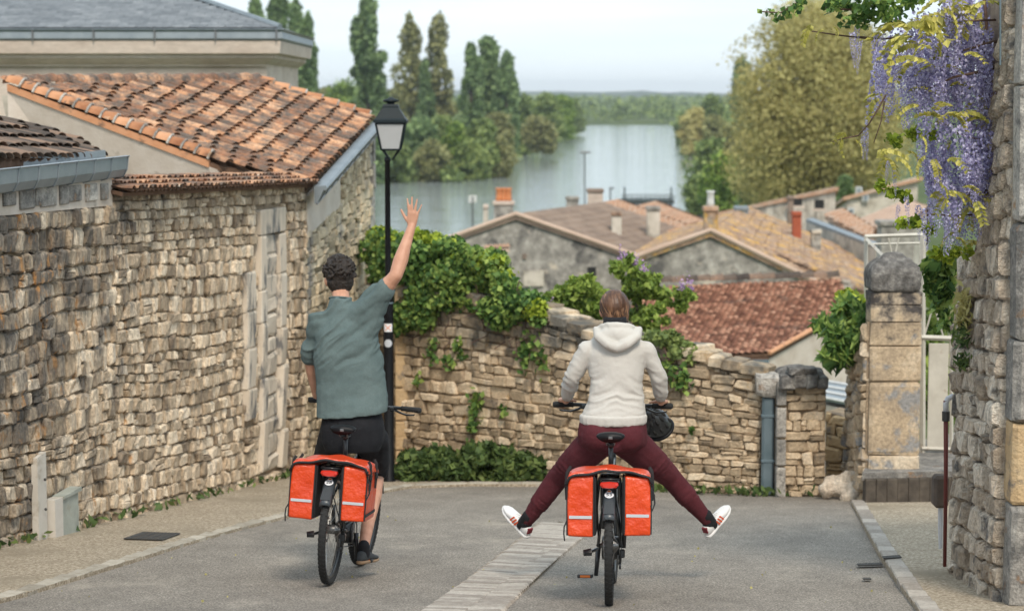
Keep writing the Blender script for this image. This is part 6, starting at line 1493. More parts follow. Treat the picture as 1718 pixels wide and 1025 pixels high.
    for sx, an in ((1, crank), (-1, crank + 180)):
        e = V3((sx * .088, .46 + .17 * math.cos(R(an)), .285 + .17 * math.sin(R(an))))
        co = pt(MB().tube([V3((sx * .075, .46, .285)), e], [.016, .012], 8, sq=(.6, 1)), 'crank_arm', 'frame'); pc = e + V3((sx * .065, 0, 0)); peds.append(Mx @ pc)
        pd = MB().box(pc, (.095, .085, .022), bev=.005); po = pt(pd, 'pedal', 'frame', co, False)
        for yy in (-.044, .044): pt(MB().box(pc + V3((0, yy, 0)), (.06, .004, .013)), 'pedal_reflector', 'orange_ink', po, False)
    kk = MB().tube([V3((-.075, .03, .32)), V3((-.11, -.05, .31))], [.011, .009], 6).tube([V3((-.105, -.05, .31)), V3((-.15, -.06, .305))], [.022, .018], 8); pt(kk, 'kickstand', 'frame', None, False)
    return b, grips, peds, ST
def soft(mb, voxel, amp, sc, seed, mat, name, par, lo=3):
    me = remesh(mb, voxel, lo); displace(me, lambda a: amp * fbm(a * sc, 3, seed)); me.materials.append(mat); return link(name, me, mat, par)
def panniers(Mx, label, sag, seed):
    t_ = thing('pannier_bags', (0, 0, 0), label, 'bags', 'orange double pannier bags on the bicycles'); t_.matrix_world = Mx
    y0, y1 = -.25, .13; bottoms = []
    for sx in (-1, 1):
        xi, xo = .088, .238; zt, zb_ = .765, .425 - (sag if sx < 0 else 0)
        def P4(y, k=0): return [V3((sx * (xi + k), y, zb_ + k)), V3((sx * (xo - k), y, zb_ + .004 + k)), V3((sx * (xo + .004 - k), y, (zt + zb_) / 2)), V3((sx * (xo - .004 - k), y, zt - .01 - k)), V3((sx * (xi + k), y, zt - k)), V3((sx * (xi + k), y, (zt + zb_) / 2))]
        m_ = MB().loft([P4(y0 - .001, .006), P4(y0 + .006), P4(y1 - .01), P4(y1, .01)])
        if sx < 0: pass
        bag = soft(m_, .008, .005, 6, seed + (sx > 0) * 7, M['orange'], 'bag', t_, 2)
        tr = MB()
        c4 = [V3((sx * xi, 0, zb_)), V3((sx * xo, 0, zb_)), V3((sx * xo, 0, zt - .012)), V3((sx * xi, 0, zt))]
        tr.tube([V3((sx * (xo + .001), y0 + .004, zb_ + .01)), V3((sx * (xo + .003), y0 + .004, zt - .02))], .005, 5)
        tr.tube([V3((sx * (xi), y0 + .004, zb_ + .01)), V3((sx * (xi), y0 + .004, zt - .005))], .006, 5)
        tr.build('piping', M['webbing'], bag, world=False)
        MB().box(V3((sx * ((xi + xo) / 2), y0 - .004, zb_ + .115)), (xo - xi - .02, .004, .017)).build('reflective_strip', M['reflect'], bag, world=False)
        MB().box(V3((sx * (xi - .008), (y0 + y1) / 2, (zt + zb_) / 2)), (.012, y1 - y0 - .02, zt - zb_ - .02), bev=.004).build('back_panel', M['webbing'], bag, world=False)
        for k, yy in enumerate((-.17, .04)):
            st_ = MB(); x_ = sx * (xo + .006); st_.tube([V3((sx * (xo - .01), yy, .80)), V3((x_, yy, .775)), V3((x_ + sx * .004, yy, .7)), V3((x_, yy, .62))], .007, 5, sq=(.35, 1.4)); st_.box(V3((x_ + sx * .006, yy, .70)), (.014, .03, .036), bev=.004)
            st_.build('strap', M['webbing'], t_, world=False)
        MB().tube([V3((sx * (xo + .003), y0 + .02, zb_ + .04)), V3((sx * (xo + .003), y1 - .02, zb_ + .05))], .009, 5, sq=(.4, 1.2)).build('side_band', M['webbing'], bag, world=False)
        if sx < 0: MB().tube([V3((-xo, y0 + .03, zb_ + .1)), V3((-xo - .018, y0, zb_ + .06)), V3((-xo - .02, y0, zb_ + .02)), V3((-xo - .014, y0 - .01, zb_ - .02))], .0045, 5).build('loose_strap', M['webbing'], t_, world=False)
        else: MB().tube([V3((xo, y0 + .03, .70)), V3((xo + .018, y0, .66)), V3((xo + .022, y0, .61)), V3((xo + .008, y0 - .01, .57)), V3((xo, y0, .60))], .005, 5).build('loose_strap', M['webbing'], t_, world=False)
    # flap over the rack
    rings = []; xs_ = np.linspace(-.246, .246, 27)
    def zf(x, y): q = abs(x); return .790 + .012 * math.cos(x * 12) - (.035 if q > .232 else 0) - .9 * max(0, q - .2) ** 1.2 * .5 + .006 * math.sin(y * 21 + x * 9) + .004 * math.sin(x * 40 + y * 13)
    for x in xs_:
        rings.append([V3((x, y, zf(x, y) + dz)) for y, dz in [(y0 - .008, -.02), (y0 - .01, 0)] + [(y, 0) for y in np.linspace(y0 + .03, y1 - .03, 8)] + [(y1 + .005, 0), (y1 + .005, -.012)] + [(y, -.012) for y in np.linspace(y1 - .03, y0 + .03, 8)]])
    fl = MB().loft(rings).build('top_flap', M['orange'], t_, world=False, smooth=True)
    for y in (y0 - .012, y1 + .006): MB().tube([V3((x, y, zf(x, y) - .014)) for x in xs_], .0085, 6).build('edge_binding', M['webbing'], fl, world=False, smooth=True)
    return t_
cM = G(551, 979); cW = G(1022, 1014)
MxM = bike_matrix(cM, 6.0, 3.5); MxW = bike_matrix(cW, 3.6, 0)
bikeM, gM, pM, STM = bicycle(MxM, 'black electric bicycle numbered 28 ridden by the waving man', '28', .385, 5, -88, 1.10)
bikeW, gW, pW, STW = bicycle(MxW, 'black electric bicycle numbered 53 ridden by the woman with outstretched legs', '53', .365, 2, 92, 1.13)
panniers(MxM, 'glossy orange pannier bags on the bicycle of the waving man', .006, 3)
panniers(MxW, 'glossy orange pannier bags on the bicycle of the woman', .012, 5)
# helmet hanging from the woman's handlebar
hl = thing('helmet', W(1102, 712, 13.55), 'black cycling helmet hanging from the right handlebar of the woman', 'helmet')
hc = W(1103, 712, 13.6); rot = Matrix.Rotation(R(-28), 3, 'Y') @ Matrix.Rotation(R(35), 3, 'X'); shell = MB(); rings = []
for i in range(9):
    a = -.35 + (PI / 2 + .35) * i / 8; rings.append([hc + rot @ V3((.088 * math.cos(a) * math.cos(t), .088 * math.cos(a) * math.sin(t), .145 * math.sin(a))) for t in [2 * PI * k / 24 for k in range(24)]])
shell.loft(rings, False, True); sh_ = shell.build('shell', M['frame'], hl, smooth=True)
for t in (-2.6, -2.05, -1.5, -.95, -.4, .5, 1.6, 2.4):
    for a in (.12, .62, 1.08):
        d_ = V3((math.cos(a) * math.cos(t), math.cos(a) * math.sin(t), math.sin(a))); c_ = hc + rot @ V3((.085 * d_.x, .085 * d_.y, .145 * d_.z)); al = rot @ V3((-math.sin(a) * math.cos(t) * .085, -math.sin(a) * math.sin(t) * .085, math.cos(a) * .145)).normalized()
        MB().tube([c_ - al * .024, c_ - al * .01, c_ + al * .01, c_ + al * .024], [.003, .011, .011, .003], 8).build('vent', M['dark'], sh_, smooth=True)
MB().torus(hc + rot @ V3((0, 0, -.045)), rot @ V3((0, 0, 1)), .088, .011, 28, 8).build('rim', M['black_metal'], sh_, smooth=True)
for sx in (-1, 1): MB().tube([hc + rot @ V3((sx * .07, 0, -.04)), hc + V3((sx * .02 - .01, -.02, .10)), gW[1] + V3((-.13, .03, .01))], .004, 5).build('strap', M['webbing'], hl)

# ================================================================== PEOPLE
def frame_from(d, up):
    d = d.normalized(); up = (up - d * up.dot(d)).normalized(); return d, up, d.cross(up).normalized()     # d fingers, up back of hand, side
def hand(mb, wrist, d, n, thumb_sign, curls=(8, 10, 8), spread=(10, 3, -4, -14), s=1.0, thumb=(38, 10)):
    "palm, four fingers of unequal length and a thumb; d = finger direction, n = back of the hand"
    d, n, t = frame_from(V3(d), V3(n)); t = t * thumb_sign
    wr = V3(wrist); cols_ = [.026, .009, -.009, -.025]; L0 = [.088, .09, .085, .076]
    lens = [(.042, .025, .021), (.047, .029, .022), (.043, .027, .021), (.033, .021, .019)]; rad = [.0088, .009, .0085, .0075]
    for i in range(4):
        k0 = wr + t * cols_[i] * .55 * s + n * .002; k1 = wr + (d * L0[i] + t * cols_[i] * 1.08) * s + n * (.004 - .006 * abs(i - 1.3) / 2) * s
        mb.cap(k0, k1, .0155 * s, .0118 * s, 10); mb.cap(wr + t * cols_[i] * .5 * s, k1 - n * .006 * s, .014 * s, .010 * s, 10)
        a_ = R(spread[i]); dirv = (d * math.cos(a_) + t * math.sin(a_)).normalized(); p = k1; bend = 0
        for j in range(3):
            bend += curls[j]; v = dirv * math.cos(R(bend)) - n * math.sin(R(bend)); q = p + v * lens[i][j] * s
            mb.cap(p, q, rad[i] * (1.05 - .1 * j) * s, rad[i] * (.97 - .12 * j) * s, 10); p = q
    b0 = wr + d * .018 * s + t * .016 * s; a_ = R(thumb[0]); v = (d * math.cos(a_) + t * math.sin(a_) - n * .25).normalized(); p1 = b0 + v * .046 * s
    a2 = R(thumb[0] - thumb[1]); v2 = (d * math.cos(a2) + t * math.sin(a2) - n * .3).normalized(); p2 = p1 + v2 * .034 * s; p3 = p2 + (v2 - n * .12).normalized() * .026 * s
    mb.cap(b0, p1, .0165 * s, .012 * s, 10); mb.cap(p1, p2, .0115 * s, .0102 * s, 10); mb.cap(p2, p3, .0102 * s, .008 * s, 10)
def head(mb, c, yaw, s=1.0, tilt=0):
    q = Matrix.Rotation(-R(yaw), 3, 'Z') @ Matrix.Rotation(R(tilt), 3, 'Y')
    L_ = lambda x, y, z: V3(c) + q @ V3((x * s, y * s, z * s))
    mb.ell(L_(0, -.012, .02), (.076 * s, .096 * s, .098 * s), 18, q, 12); mb.ell(L_(0, .032, -.045), (.056 * s, .062 * s, .075 * s), 16, q, 10); mb.ell(L_(0, .07, -.098), (.024 * s, .022 * s, .02 * s), 10, q, 6)
    mb.cap(L_(0, .092, .01), L_(0, .112, -.028), .009 * s, .014 * s, 8); mb.ell(L_(0, .088, -.066), (.026 * s, .012 * s, .013 * s), 10, q, 6)
    mb.ell(L_(0, .08, .022), (.05 * s, .02 * s, .012 * s), 10, q, 6)
    for sx in (-1, 1):
        mb.ell(L_(sx * .079, -.005, -.015), (.009 * s, .019 * s, .033 * s), 10, q @ Matrix.Rotation(sx * -.25, 3, 'Z'), 8); mb.ell(L_(sx * .086, -.012, -.008), (.006 * s, .016 * s, .026 * s), 10, q @ Matrix.Rotation(sx * -.5, 3, 'Z'), 8)
        mb.ell(L_(sx * .045, .06, -.025), (.022 * s, .02 * s, .02 * s), 8, q, 6)
    return L_, q
def face_parts(L_, q, par, s=1.0):
    for sx in (-1, 1):
        e = MB().ell(L_(sx * .031, .083, .006), (.012 * s, .010 * s, .0085 * s), 12, q, 8).build('eye', M['eye'], par, smooth=True); MB().ell(L_(sx * .031, .0915, .006), (.0055 * s, .003 * s, .0055 * s), 10, q, 6).build('iris', M['iris'], e, smooth=True)
        MB().tube([L_(sx * .015, .097, .025), L_(sx * .032, .098, .031), L_(sx * .05, .086, .025)], .0035, 5).build('eyebrow', M['hair_dark'], par)
    MB().ell(L_(0, .099, -.066), (.023 * s, .007 * s, .008 * s), 12, q, 6).build('lips', M['lips'], par, smooth=True)
def ring(c, rx, ry, n=22, tx=V3((1, 0, 0)), ty=V3((0, 1, 0))):
    return [V3(c) + tx * (rx * math.cos(2 * PI * k / n)) + ty * (ry * math.sin(2 * PI * k / n)) for k in range(n)]
def shoe(par, heel, fwd, up, sole_m, upper_m, stripes=False, s=1.0, laces='white_leather'):
    "shoe with its sole centre-heel at `heel`"
    f, u, sd_ = frame_from(V3(fwd), V3(up)); X = Matrix((sd_, f, u)).transposed().to_4x4(); X.translation = V3(heel)
    X = X @ Matrix.Scale(s, 4)
    def bl(prof, name, mat, parent, smooth=True):
        rings = [[X @ V3((cx_ + hw_ * math.copysign(abs(math.cos(a)) ** .7, math.cos(a)), y, (z0 + z1) / 2 + (z1 - z0) / 2 * math.copysign(abs(math.sin(a)) ** .8, math.sin(a)))) for a in [2 * PI * k / 16 for k in range(16)]] for y, hw_, z0, z1, cx_ in prof]
        return MB().loft(rings).build(name, M[mat], parent, smooth=smooth)
    so = bl([(-.006, .012, .004, .022, 0), (.004, .027, .0, .026, 0), (.04, .034, 0, .027, 0), (.10, .035, .0, .025, 0), (.17, .045, 0, .023, 0), (.23, .043, .003, .024, 0), (.265, .030, .008, .027, 0), (.282, .012, .014, .027, 0)], 'shoe', sole_m, par)
    up_ = bl([(.0, .014, .018, .05, 0), (.006, .025, .018, .085, 0), (.03, .031, .018, .088, 0), (.07, .032, .018, .082, 0), (.11, .033, .018, .082, 0), (.15, .037, .018, .068, 0), (.2, .041, .018, .052, 0), (.24, .036, .018, .045, 0), (.265, .024, .018, .038, 0), (.276, .01, .02, .030, 0)], 'upper', upper_m, so)
    if stripes:
        for sx in (-1, 1):
            for k in range(3):
                y = .085 + k * .023; MB().prism([X @ V3((sx * .0335, y + .020, .026)), X @ V3((sx * .0355, y + .031, .026)), X @ V3((sx * .031, y + .011, .07)), X @ V3((sx * .029, y, .07))], (X.to_3x3() @ V3((sx * .0045, 0, 0)))).build('stripe', M['stripe'], so)
        MB().prism([X @ V3((x, -.0035, z)) for x, z in ((-.018, .045), (.018, .045), (.018, .084), (-.018, .084))], X.to_3x3() @ V3((0, .012, 0))).build('heel_tab', M['heel'], so)
    lc = MB()
    for k in range(5): y = .115 + k * .02; z = .087 - k * .009; lc.tube([X @ V3((-.02, y, z - .006)), X @ V3((0, y + .004, z)), X @ V3((.02, y, z - .006))], .0032, 5)
    lc.build('laces', M[laces], so); return so, X

# ------------------------------------------------------------------ the man
mn = thing('person', cM + V3((.1, .4, 0)), 'man in a sage green t-shirt and black shorts waving with his raised right arm', 'person')
bd = MB()
ny_ = V3((0, 1, 0))
hcM = W(569, 468, 14.18); Lm, qm = head(bd, hcM, -14, 1.06)
neck0, neck1 = W(573, 515, 14.05), W(571, 488, 14.13); bd.cap(neck0, neck1, .062, .056)
shL, shR = W(532, 541, 14.03), W(622, 512, 14.0); elL, elR = W(520, 600, 14.12), W(664, 462, 13.93); wrR = W(691, 379, 14.06)
trunk = [(520, 575, .10, .075), (545, 578, .165, .09), (580, 580, .175, .095), (620, 584, .175, .10), (660, 588, .165, .10), (695, 592, .165, .11), (722, 593, .17, .115)]
bd.loft([ring(W(cx_, py, 14.03 - (py - 520) * .0004), rx, ry) for py, cx_, rx, ry in trunk])
bd.chain([W(560, 540, 14.03), shL, elL], [.065, .046, .036]); gl = gM[0]
wrL = gl + V3((-.01, -.075, .045)); bd.chain([elL, elL.lerp(wrL, .35), wrL], [.04, .043, .027])
hand(bd, wrL, (gl + V3((0, .0, .03))) - wrL, (0, -.35, 1), 1, (38, 62, 40), (4, 1, -2, -5), .95, (60, 10))
bd.chain([W(600, 525, 14.02), shR, elR], [.07, .058, .045]); bd.cap(shR.lerp(elR, .3), shR.lerp(elR, .75), .056, .052)
bd.chain([elR, elR.lerp(wrR, .3), elR.lerp(wrR, .62), wrR], [.045, .05, .038, .0275])
hand(bd, wrR, W(696, 330, 14.05) - wrR, V3((.05, -1, .15)), -1, (4, 6, 5), (13, 5, -4, -19), 1.0, (48, 14))
hipR, hipL = W(617, 722, 13.98), W(568, 720, 13.98); pr_, pl_ = pM[0], pM[1]
anR = pr_ + V3((-.01, -.075, .105)); knR = W(632, 792, 14.36); anL = pl_ + V3((.0, -.07, .11)); knL = W(540, 782, 14.52)
for h_, k_2, a_ in ((hipR, knR, anR), (hipL, knL, anL)):
    bd.chain([h_, h_.lerp(k_2, .5), k_2], [.095, .08, .06]); bd.chain([k_2, k_2.lerp(a_, .32) + V3((0, -.02, 0)), k_2.lerp(a_, .7), a_], [.056, .062, .044, .036])
    bd.cap(a_, a_ + V3((0, .1, -.06)), .036, .03)
me = remesh(bd, .0052, 5, .5); displace(me, lambda a: .0012 * fbm(a * 30, 2)); put(me, 'body', M['skin'], mn)
face_parts(Lm, qm, mn, 1.06)
hr = MB(); hr.ell(Lm(0, -.016, .04), (.1, .116, .102), 20, qm, 12); hr.ell(Lm(0, -.05, -.015), (.09, .068, .08), 16, qm, 10); hr.ell(Lm(0, -.02, .085), (.095, .1, .055), 16, qm, 8); hr.ell(Lm(0, -.06, -.055), (.06, .05, .045), 14, qm, 8)
hr.ell(Lm(.01, .03, .095), (.07, .07, .04), 14, qm, 8)
r_ = random.Random(5)
for k in range(150):
    a = r_.uniform(0, 2 * PI); e = r_.uniform(.1, 1.5) if r_.random() < .75 else r_.uniform(-.3, .2); c = Lm(.095 * math.cos(a) * math.cos(e), -.016 + .11 * math.sin(a) * math.cos(e), .045 + .1 * math.sin(e))
    if math.sin(a) * math.cos(e) > .45 and e < .55: continue
    w_ = qm @ V3((math.cos(a) * math.cos(e), math.sin(a) * math.cos(e), math.sin(e))); tn = w_.cross(V3((r_.gauss(0, 1), r_.gauss(0, 1), r_.gauss(0, 1)))).normalized()
    hr.tube([c - tn * .02 - w_ * .004, c + w_ * .010, c + tn * .02 - w_ * .002], [.006, .0085, .004], 6)
me = remesh(hr, .0042, 1, .4); displace(me, lambda a: .0035 * fbm(a * np.array([95, 95, 60]), 3, 5) + .003 * fbm(a * 38, 2, 1)); put(me, 'hair', M['hair_dark'], mn)
ts = MB()
rows = [(500, 571, .066, .068, 0), (507, 571, .082, .075, 0), (520, 574, .128, .085, -.01), (536, 577, .172, .105, -.01), (558, 578, .208, .125, -.005), (590, 582, .224, .132, 0), (630, 588, .232, .138, 0), (662, 590, .236, .14, 0), (688, 591, .243, .168, 0), (696, 591, .240, .168, 0)]
rr = []
for i, (py, cx_, rx, ry, dz) in enumerate(rows):
    tl = .0 if i < 6 else (.04, .075, .085, .085)[i - 6]; ttop = .08 if i in (2, 3) else .0
    c = W(cx_, py, 14.03 - (py - 520) * .0005); rr.append([p + V3((0, 0, (p.x - c.x) * (tl + ttop))) for p in ring(c, rx, ry)])
ts.loft(rr)
slE = elL.lerp(shL, .05); ts.chain([W(552, 545, 14.03), shL + V3((.015, 0, 0)), shL.lerp(elL, .95)], [.088, .078, .064])
sR = shR.lerp(elR, .50); ts.chain([W(590, 540, 14.02), shR + V3((-.02, 0, -.01)), sR], [.10, .09, .074])
ts.chain([W(600, 575, 14.02), W(614, 548, 14.0), shR.lerp(elR, .30) + V3((0, 0, -.02))], [.11, .095, .075])
me = remesh(ts, .0075, 7, .5)
# open the sleeve: cut cap off by pushing the cloth end inwards is unnecessary, the arm fills it
def tee_folds(a):
    w_ = W(590, 600, 14.0); x, z = a[:, 0] - w_.x, a[:, 2] - w_.z
    ang = R(38); u = x * math.cos(ang) + z * math.sin(ang); v = -x * math.sin(ang) + z * math.cos(ang)
    r1 = 1 - np.abs(fbm(np.stack([u * 3.0, a[:, 1] * 3, v * 17 + fbm(a * 5, 2, 8) * 1.3], 1), 2, 4)) * 2.2
    mask = np.clip((z + .22) * 3.2, .22, 1)
    r2 = fbm(np.stack([x * 7, a[:, 1] * 7, z * 9], 1), 3, 6)
    return .017 * r1 * mask + .009 * r2 - .006
displace(me, tee_folds); ts_o = put(me, 't_shirt', M['tee'], mn)
# collar, sleeve and hem ribs follow the cloth
MB().torus(W(571, 501, 14.07), V3((.05, .25, 1)), .072, .006, 32, 8).build('collar', M['tee'], ts_o, smooth=True)
sh2 = MB()
pz = [(700, 592, .196, .145), (715, 592, .21, .155), (740, 592, .205, .15), (756, 592, .18, .13)]
rr = []
for i, (py, cx_, rx, ry) in enumerate([(680, 590, .172, .125)] + pz):
    c = W(cx_, py, 13.945); rr.append(ring(c, rx, ry))
sh2.loft(rr); sh2.chain([hipR, hipR.lerp(knR, .5), hipR.lerp(knR, .92)], [.118, .104, .092]); sh2.chain([hipL, hipL.lerp(knL, .5), hipL.lerp(knL, .80)], [.118, .102, .09])
sh2.cap(W(632, 735, 14.05), W(636, 775, 14.2), .085, .08)
me = remesh(sh2, .009, 6); displace(me, lambda a: .009 * fbm(a * np.array([9, 9, 5]), 3, 7)); put(me, 'shorts', M['black_fabric'], mn)
fwdb = MxM.to_3x3() @ V3((.22, 1, 0)); upb = V3((-.04, -.12, 1))
shoe(mn, pr_ + V3((-.035, -.135, -.002)), fwdb, upb, 'tan_sole', 'grey_shoe', laces='ink'); shoe(mn, pl_ + V3((0, -.14, .012)), MxM.to_3x3() @ V3((-.05, 1, 0)), V3((0, -.05, 1)), 'tan_sole', 'grey_shoe', laces='ink')
for a_ in (anR, anL): MB().cap(a_ + V3((0, .01, -.05)), a_ + V3((0, -.002, .005)), .04, .038).build('sock', M['sock'], mn, smooth=True)
# ------------------------------------------------------------------ the woman
wm_ = thing('person', cW + V3((0, .3, 0)), 'woman in a cream hoodie and burgundy trousers with both legs stretched out sideways', 'person')
bd = MB(); hcW = W(1030, 520, 13.08); Lw_, qw = head(bd, hcW, -6, .97); bd.cap(W(1033, 560, 12.98), W(1032, 532, 13.04), .052, .047)
yb_ = 12.98
bd.loft([ring(W(cx_, py, yb_ - (py - 560) * .0004), rx, ry) for py, cx_, rx, ry in [(562, 1034, .10, .065), (580, 1034, .165, .085), (610, 1034, .16, .09), (650, 1034, .14, .085), (690, 1031, .155, .1), (715, 1028, .175, .115), (742, 1028, .17, .115)]])
sL, sR_ = W(986, 588, 12.97), W(1082, 588, 12.97); eL, eR = W(960, 632, 13.0), W(1106, 630, 13.0)
for sx, s_, e_, g_ in ((-1, sL, eL, gW[0]), (1, sR_, eR, gW[1])):
    wv = g_ + V3((-.012 * sx, -.075, .034)); bd.chain([W(1034, 585, 12.98), s_, e_, e_.lerp(wv, .4), wv], [.06, .045, .037, .036, .023])
    tgt = g_ + V3((sx * .012, .015, .035)); hand(bd, wv, tgt - wv, (0, -.45, 1), -sx, (42, 60, 35), (5, 1, -3, -8), .88, (55, 5))
hR, hL = W(1052, 738, 12.95), W(1004, 738, 12.95); kL, kR = W(936, 802, 13.22), W(1124, 800, 13.22); aL, aR = W(884, 873, 13.34), W(1187, 872, 13.34)
for h_, k2, a_ in ((hR, kR, aR), (hL, kL, aL)): bd.chain([h_, h_.lerp(k2, .5), k2, k2.lerp(a_, .35), a_], [.09, .078, .055, .053, .033])
def foot_axes(sx):
    f = V3((sx * .56, .66, .58)).normalized(); up = ((hR if sx > 0 else hL) - (aR if sx > 0 else aL)).normalized() + V3((0, -.35, .0)); return frame_from(f, up)
for sx, a_ in ((-1, aL), (1, aR)): f, u, _ = foot_axes(sx); bd.cap(a_, a_ + f * .05 - u * .06, .033, .022)
me = remesh(bd, .005, 5, .5); put(me, 'body', M['skin'], wm_); face_parts(Lw_, qw, wm_, .97)
hr = MB(); hr.ell(Lw_(0, -.014, .028), (.088, .110, .102), 22, qw, 14); hr.ell(Lw_(.004, -.052, -.03), (.083, .066, .085), 18, qw, 12); hr.ell(Lw_(.018, -.068, -.078), (.066, .05, .045), 16, qw, 10); hr.ell(Lw_(.03, -.075, -.085), (.045, .045, .04), 12, qw, 8)
me = remesh(hr, .0045, 5)
def strands(a):
    c = np.array(Lw_(0, 0, .12)); x, z = a[:, 0] - c[0], a[:, 2] - c[2]; th = np.arctan2(x + .35 * z, -z + .14); rad_ = np.sqrt(x ** 2 + z ** 2)
    return .0022 * fbm(np.stack([th * 42, rad_ * 6, a[:, 1] * 10], 1), 2, 3) + .003 * fbm(np.stack([th * 11, rad_ * 5, a[:, 1] * 5], 1), 2, 5)
displace(me, strands); put(me, 'hair', M['hair_brown'], wm_)
# long strands combed back and down to the nape
r_ = random.Random(9); sm_ = [MB() for _ in range(3)]; nape = V3((.022, -.105, -.085)); hairo = [c_ for c_ in wm_.children if c_.name.startswith('hair')][0]
for k in range(230):
    a0 = r_.uniform(-PI, 0) if r_.random() < .8 else r_.uniform(0, PI); e0 = r_.uniform(.15, 1.4); pts_ = []
    A_ = V3((.09 * math.cos(a0) * math.cos(e0), -.014 + .112 * math.sin(a0) * math.cos(e0), .028 + .106 * math.sin(e0))); B_n = nape + V3((r_.gauss(0, .022), r_.gauss(0, .006), r_.gauss(0, .012)))
    for q_ in range(9):
        t_ = q_ / 8; p = A_.lerp(B_n, t_); c_ = V3((.004 * t_, -.03 * t_ - .012 * (1 - t_), .028 - .04 * t_)); d_ = p - c_; rad_ = 1 / math.sqrt((d_.x / .092) ** 2 + (d_.y / .1) ** 2 + (d_.z / .104) ** 2)
        pts_.append(Lw_(*(c_ + d_ * (1 + (rad_ - 1) * (1 - t_ ** 3 * .6)) * (1.0 + .012 * r_.random()))))
    w_ = r_.uniform(.0022, .0048); sm_[k % 3].tube(pts_, [w_ * .5] + [w_] * 7 + [w_ * .6], 5)
for m_ in sm_: m_.build('hair_strands', M['hair_brown'], hairo, smooth=True, kind='stuff')
# turtleneck
tk = MB().lathe(W(1032, 549, 12.99), [(.08, -.03), (.074, .02), (.070, .058), (.06, .066), (.05, .06)], 24); tk.build('turtleneck', M['sock'], wm_, smooth=True)
hd_ = MB(); rows = [(553, 1034, .075, .07), (560, 1034, .118, .082), (568, 1034, .148, .095), (578, 1034, .170, .106), (592, 1034, .184, .115), (612, 1034, .174, .115), (635, 1034, .160, .11), (655, 1034, .160, .11), (675, 1033, .172, .118), (692, 1031, .192, .13), (708, 1029, .204, .138)]
hd_.loft([ring(W(cx_, py, yb_ - (py - 560) * .0004), rx, ry, 28) for py, cx_, rx, ry in rows])
for sx, s_, e_, g_ in ((-1, sL, eL, gW[0]), (1, sR_, eR, gW[1])):
    wv = g_ + V3((-.012 * sx, -.075, .034)); hd_.chain([W(1034 + sx * 26, 590, 12.98), s_, s_.lerp(e_, .5), e_, e_.lerp(wv, .4), e_.lerp(wv, .72)], [.075, .060, .054, .049, .047, .037], 14)
me = remesh(hd_, .0068, 6, .5)
def hood_folds(a):
    w_ = W(1034, 640, 12.9); x, z = a[:, 0] - w_.x, a[:, 2] - w_.z; low = np.exp(-((z + .08) / .13) ** 2); arms = np.clip((np.abs(x) - .17) * 12, 0, 1)
    f1 = 1 - np.abs(fbm(np.stack([x * 4.2, a[:, 1] * 4, z * 25 + np.abs(x) * 9 + fbm(a * 6, 2, 2)], 1), 2, 14)) * 2.2
    f2 = 1 - np.abs(fbm(np.stack([x * 13, a[:, 1] * 5, z * 22 + x * 14], 1), 2, 24)) * 2
    return (.013 * f1 - .004) * low * (1 - arms) + .0085 * f2 * arms + .005 * fbm(a * 8, 3, 11)
displace(me, hood_folds); ho_ = put(me, 'hoodie', M['hoodie'], wm_)
hb2 = MB(); hb2.loft([ring(W(1029, py, yb_ - .06), rx, ry, 28) for py, rx, ry in ((694, .199, .138), (697, .207, .143), (708, .205, .142), (711, .198, .137))])
me = remesh(hb2, .007, 2); displace(me, lambda a: .0035 * fbm(np.stack([a[:, 0] * 40, a[:, 1] * 40, a[:, 2] * 5], 1), 2)); put(me, 'hem_band', M['hoodie'], ho_)
hoodm = MB(); c0_ = V3((0, -.105, 0))
hoodm.chain([W(1000, 552, 12.98) + V3((0, -.02, 0)), W(1004, 565, 12.87), W(1020, 578, 12.835), W(1036, 584, 12.83), W(1052, 577, 12.835), W(1068, 565, 12.87), W(1072, 552, 12.98) + V3((0, -.02, 0))], [.022, .030, .032, .03, .032, .030, .022], 12)
hoodm.ell(W(1036, 562, 12.885), (.118, .05, .058), 20, None, 12); hoodm.torus(W(1035, 551, 12.97), V3((.02, .3, 1)), .098, .022, 28, 8)
me = remesh(hoodm, .0065, 8, .5); displace(me, lambda a: .004 * fbm(np.stack([a[:, 0] * 12, a[:, 1] * 9, a[:, 2] * 26 - np.abs(a[:, 0] - W(1036, 562, 12.9).x) * 22], 1), 2, 9)); put(me, 'hood', M['hoodie'], ho_)
for sx, s_, e_, g_ in ((-1, sL, eL, gW[0]), (1, sR_, eR, gW[1])):
    wv = g_ + V3((-.012 * sx, -.075, .034)); MB().tube([e_.lerp(wv, .68), e_.lerp(wv, .74), e_.lerp(wv, .86)], [.043, .040, .032], 16).build('cuff', M['hoodie'], ho_, smooth=True)
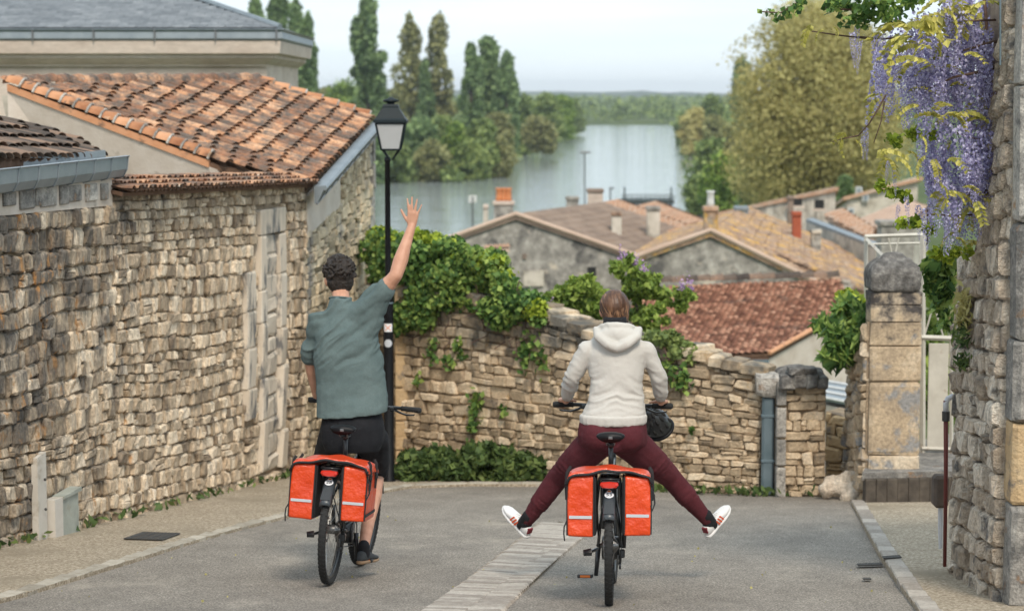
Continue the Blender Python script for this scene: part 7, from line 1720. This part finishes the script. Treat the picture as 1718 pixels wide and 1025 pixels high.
pn_ = MB(); pn_.loft([ring(W(1028, py, 12.93), rx, ry, 26) for py, rx, ry in ((698, .186, .125), (712, .205, .138), (728, .214, .145), (744, .205, .14), (754, .17, .12))])
pn_.ell(W(1006, 730, 12.89), (.115, .12, .115), 18, None, 10); pn_.ell(W(1050, 730, 12.89), (.115, .12, .115), 18, None, 10)
for h_, k2, a_ in ((hR, kR, aR), (hL, kL, aL)): pn_.chain([h_, h_.lerp(k2, .3), h_.lerp(k2, .62), k2, k2.lerp(a_, .35), k2.lerp(a_, .7), k2.lerp(a_, .97)], [.112, .106, .092, .070, .066, .052, .044], 16)
me = remesh(pn_, .008, 7)
def pant_folds(a):
    c = W(1028, 735, 12.9); x, z = np.abs(a[:, 0] - c.x), a[:, 2] - c.z; al = x * .64 - z * .77; ac = x * .77 + z * .64
    k = np.exp(-((al - .33) / .07) ** 2) * .006 + np.exp(-((al - .66) / .07) ** 2) * .007 + np.exp(-((al - .02) / .09) ** 2) * .003
    return k * (1 - 2 * np.abs(fbm(np.stack([al * 34, ac * 7, a[:, 1] * 7], 1), 2, 4))) + .003 * fbm(a * 10, 2, 4)
displace(me, pant_folds); put(me, 'trousers', M['pants'], wm_)
for sx, a_ in ((-1, aL), (1, aR)):
    f, u, _ = foot_axes(sx); MB().cap(a_ + u * .04, a_ - u * .055 + f * .02, .041, .040).cap(a_ - u * .02, a_ + f * .055 - u * .06, .041, .028).build('sock', M['sock'], wm_, smooth=True)
    shoe(wm_, a_ - u * .105 - f * .055, f, u, 'white_leather', 'white_leather', True, 1.0)
# ================================================================== HAZE
hz_m = bpy.data.materials.new('haze'); hz_m.use_nodes = True; t = hz_m.node_tree; t.nodes.clear()
o_ = t.nodes.new('ShaderNodeOutputMaterial'); v_ = t.nodes.new('ShaderNodeVolumePrincipled'); v_.inputs['Color'].default_value = (.86, .92, 1, 1); v_.inputs['Density'].default_value = .00016; v_.inputs['Anisotropy'].default_value = .2
t.links.new(v_.outputs[0], o_.inputs['Volume'])
hz = MB().box((0, 2900, 9), (12000, 6000, 50)).build('haze', hz_m); tag(hz, 'pale even haze over the river valley', kind='stuff')
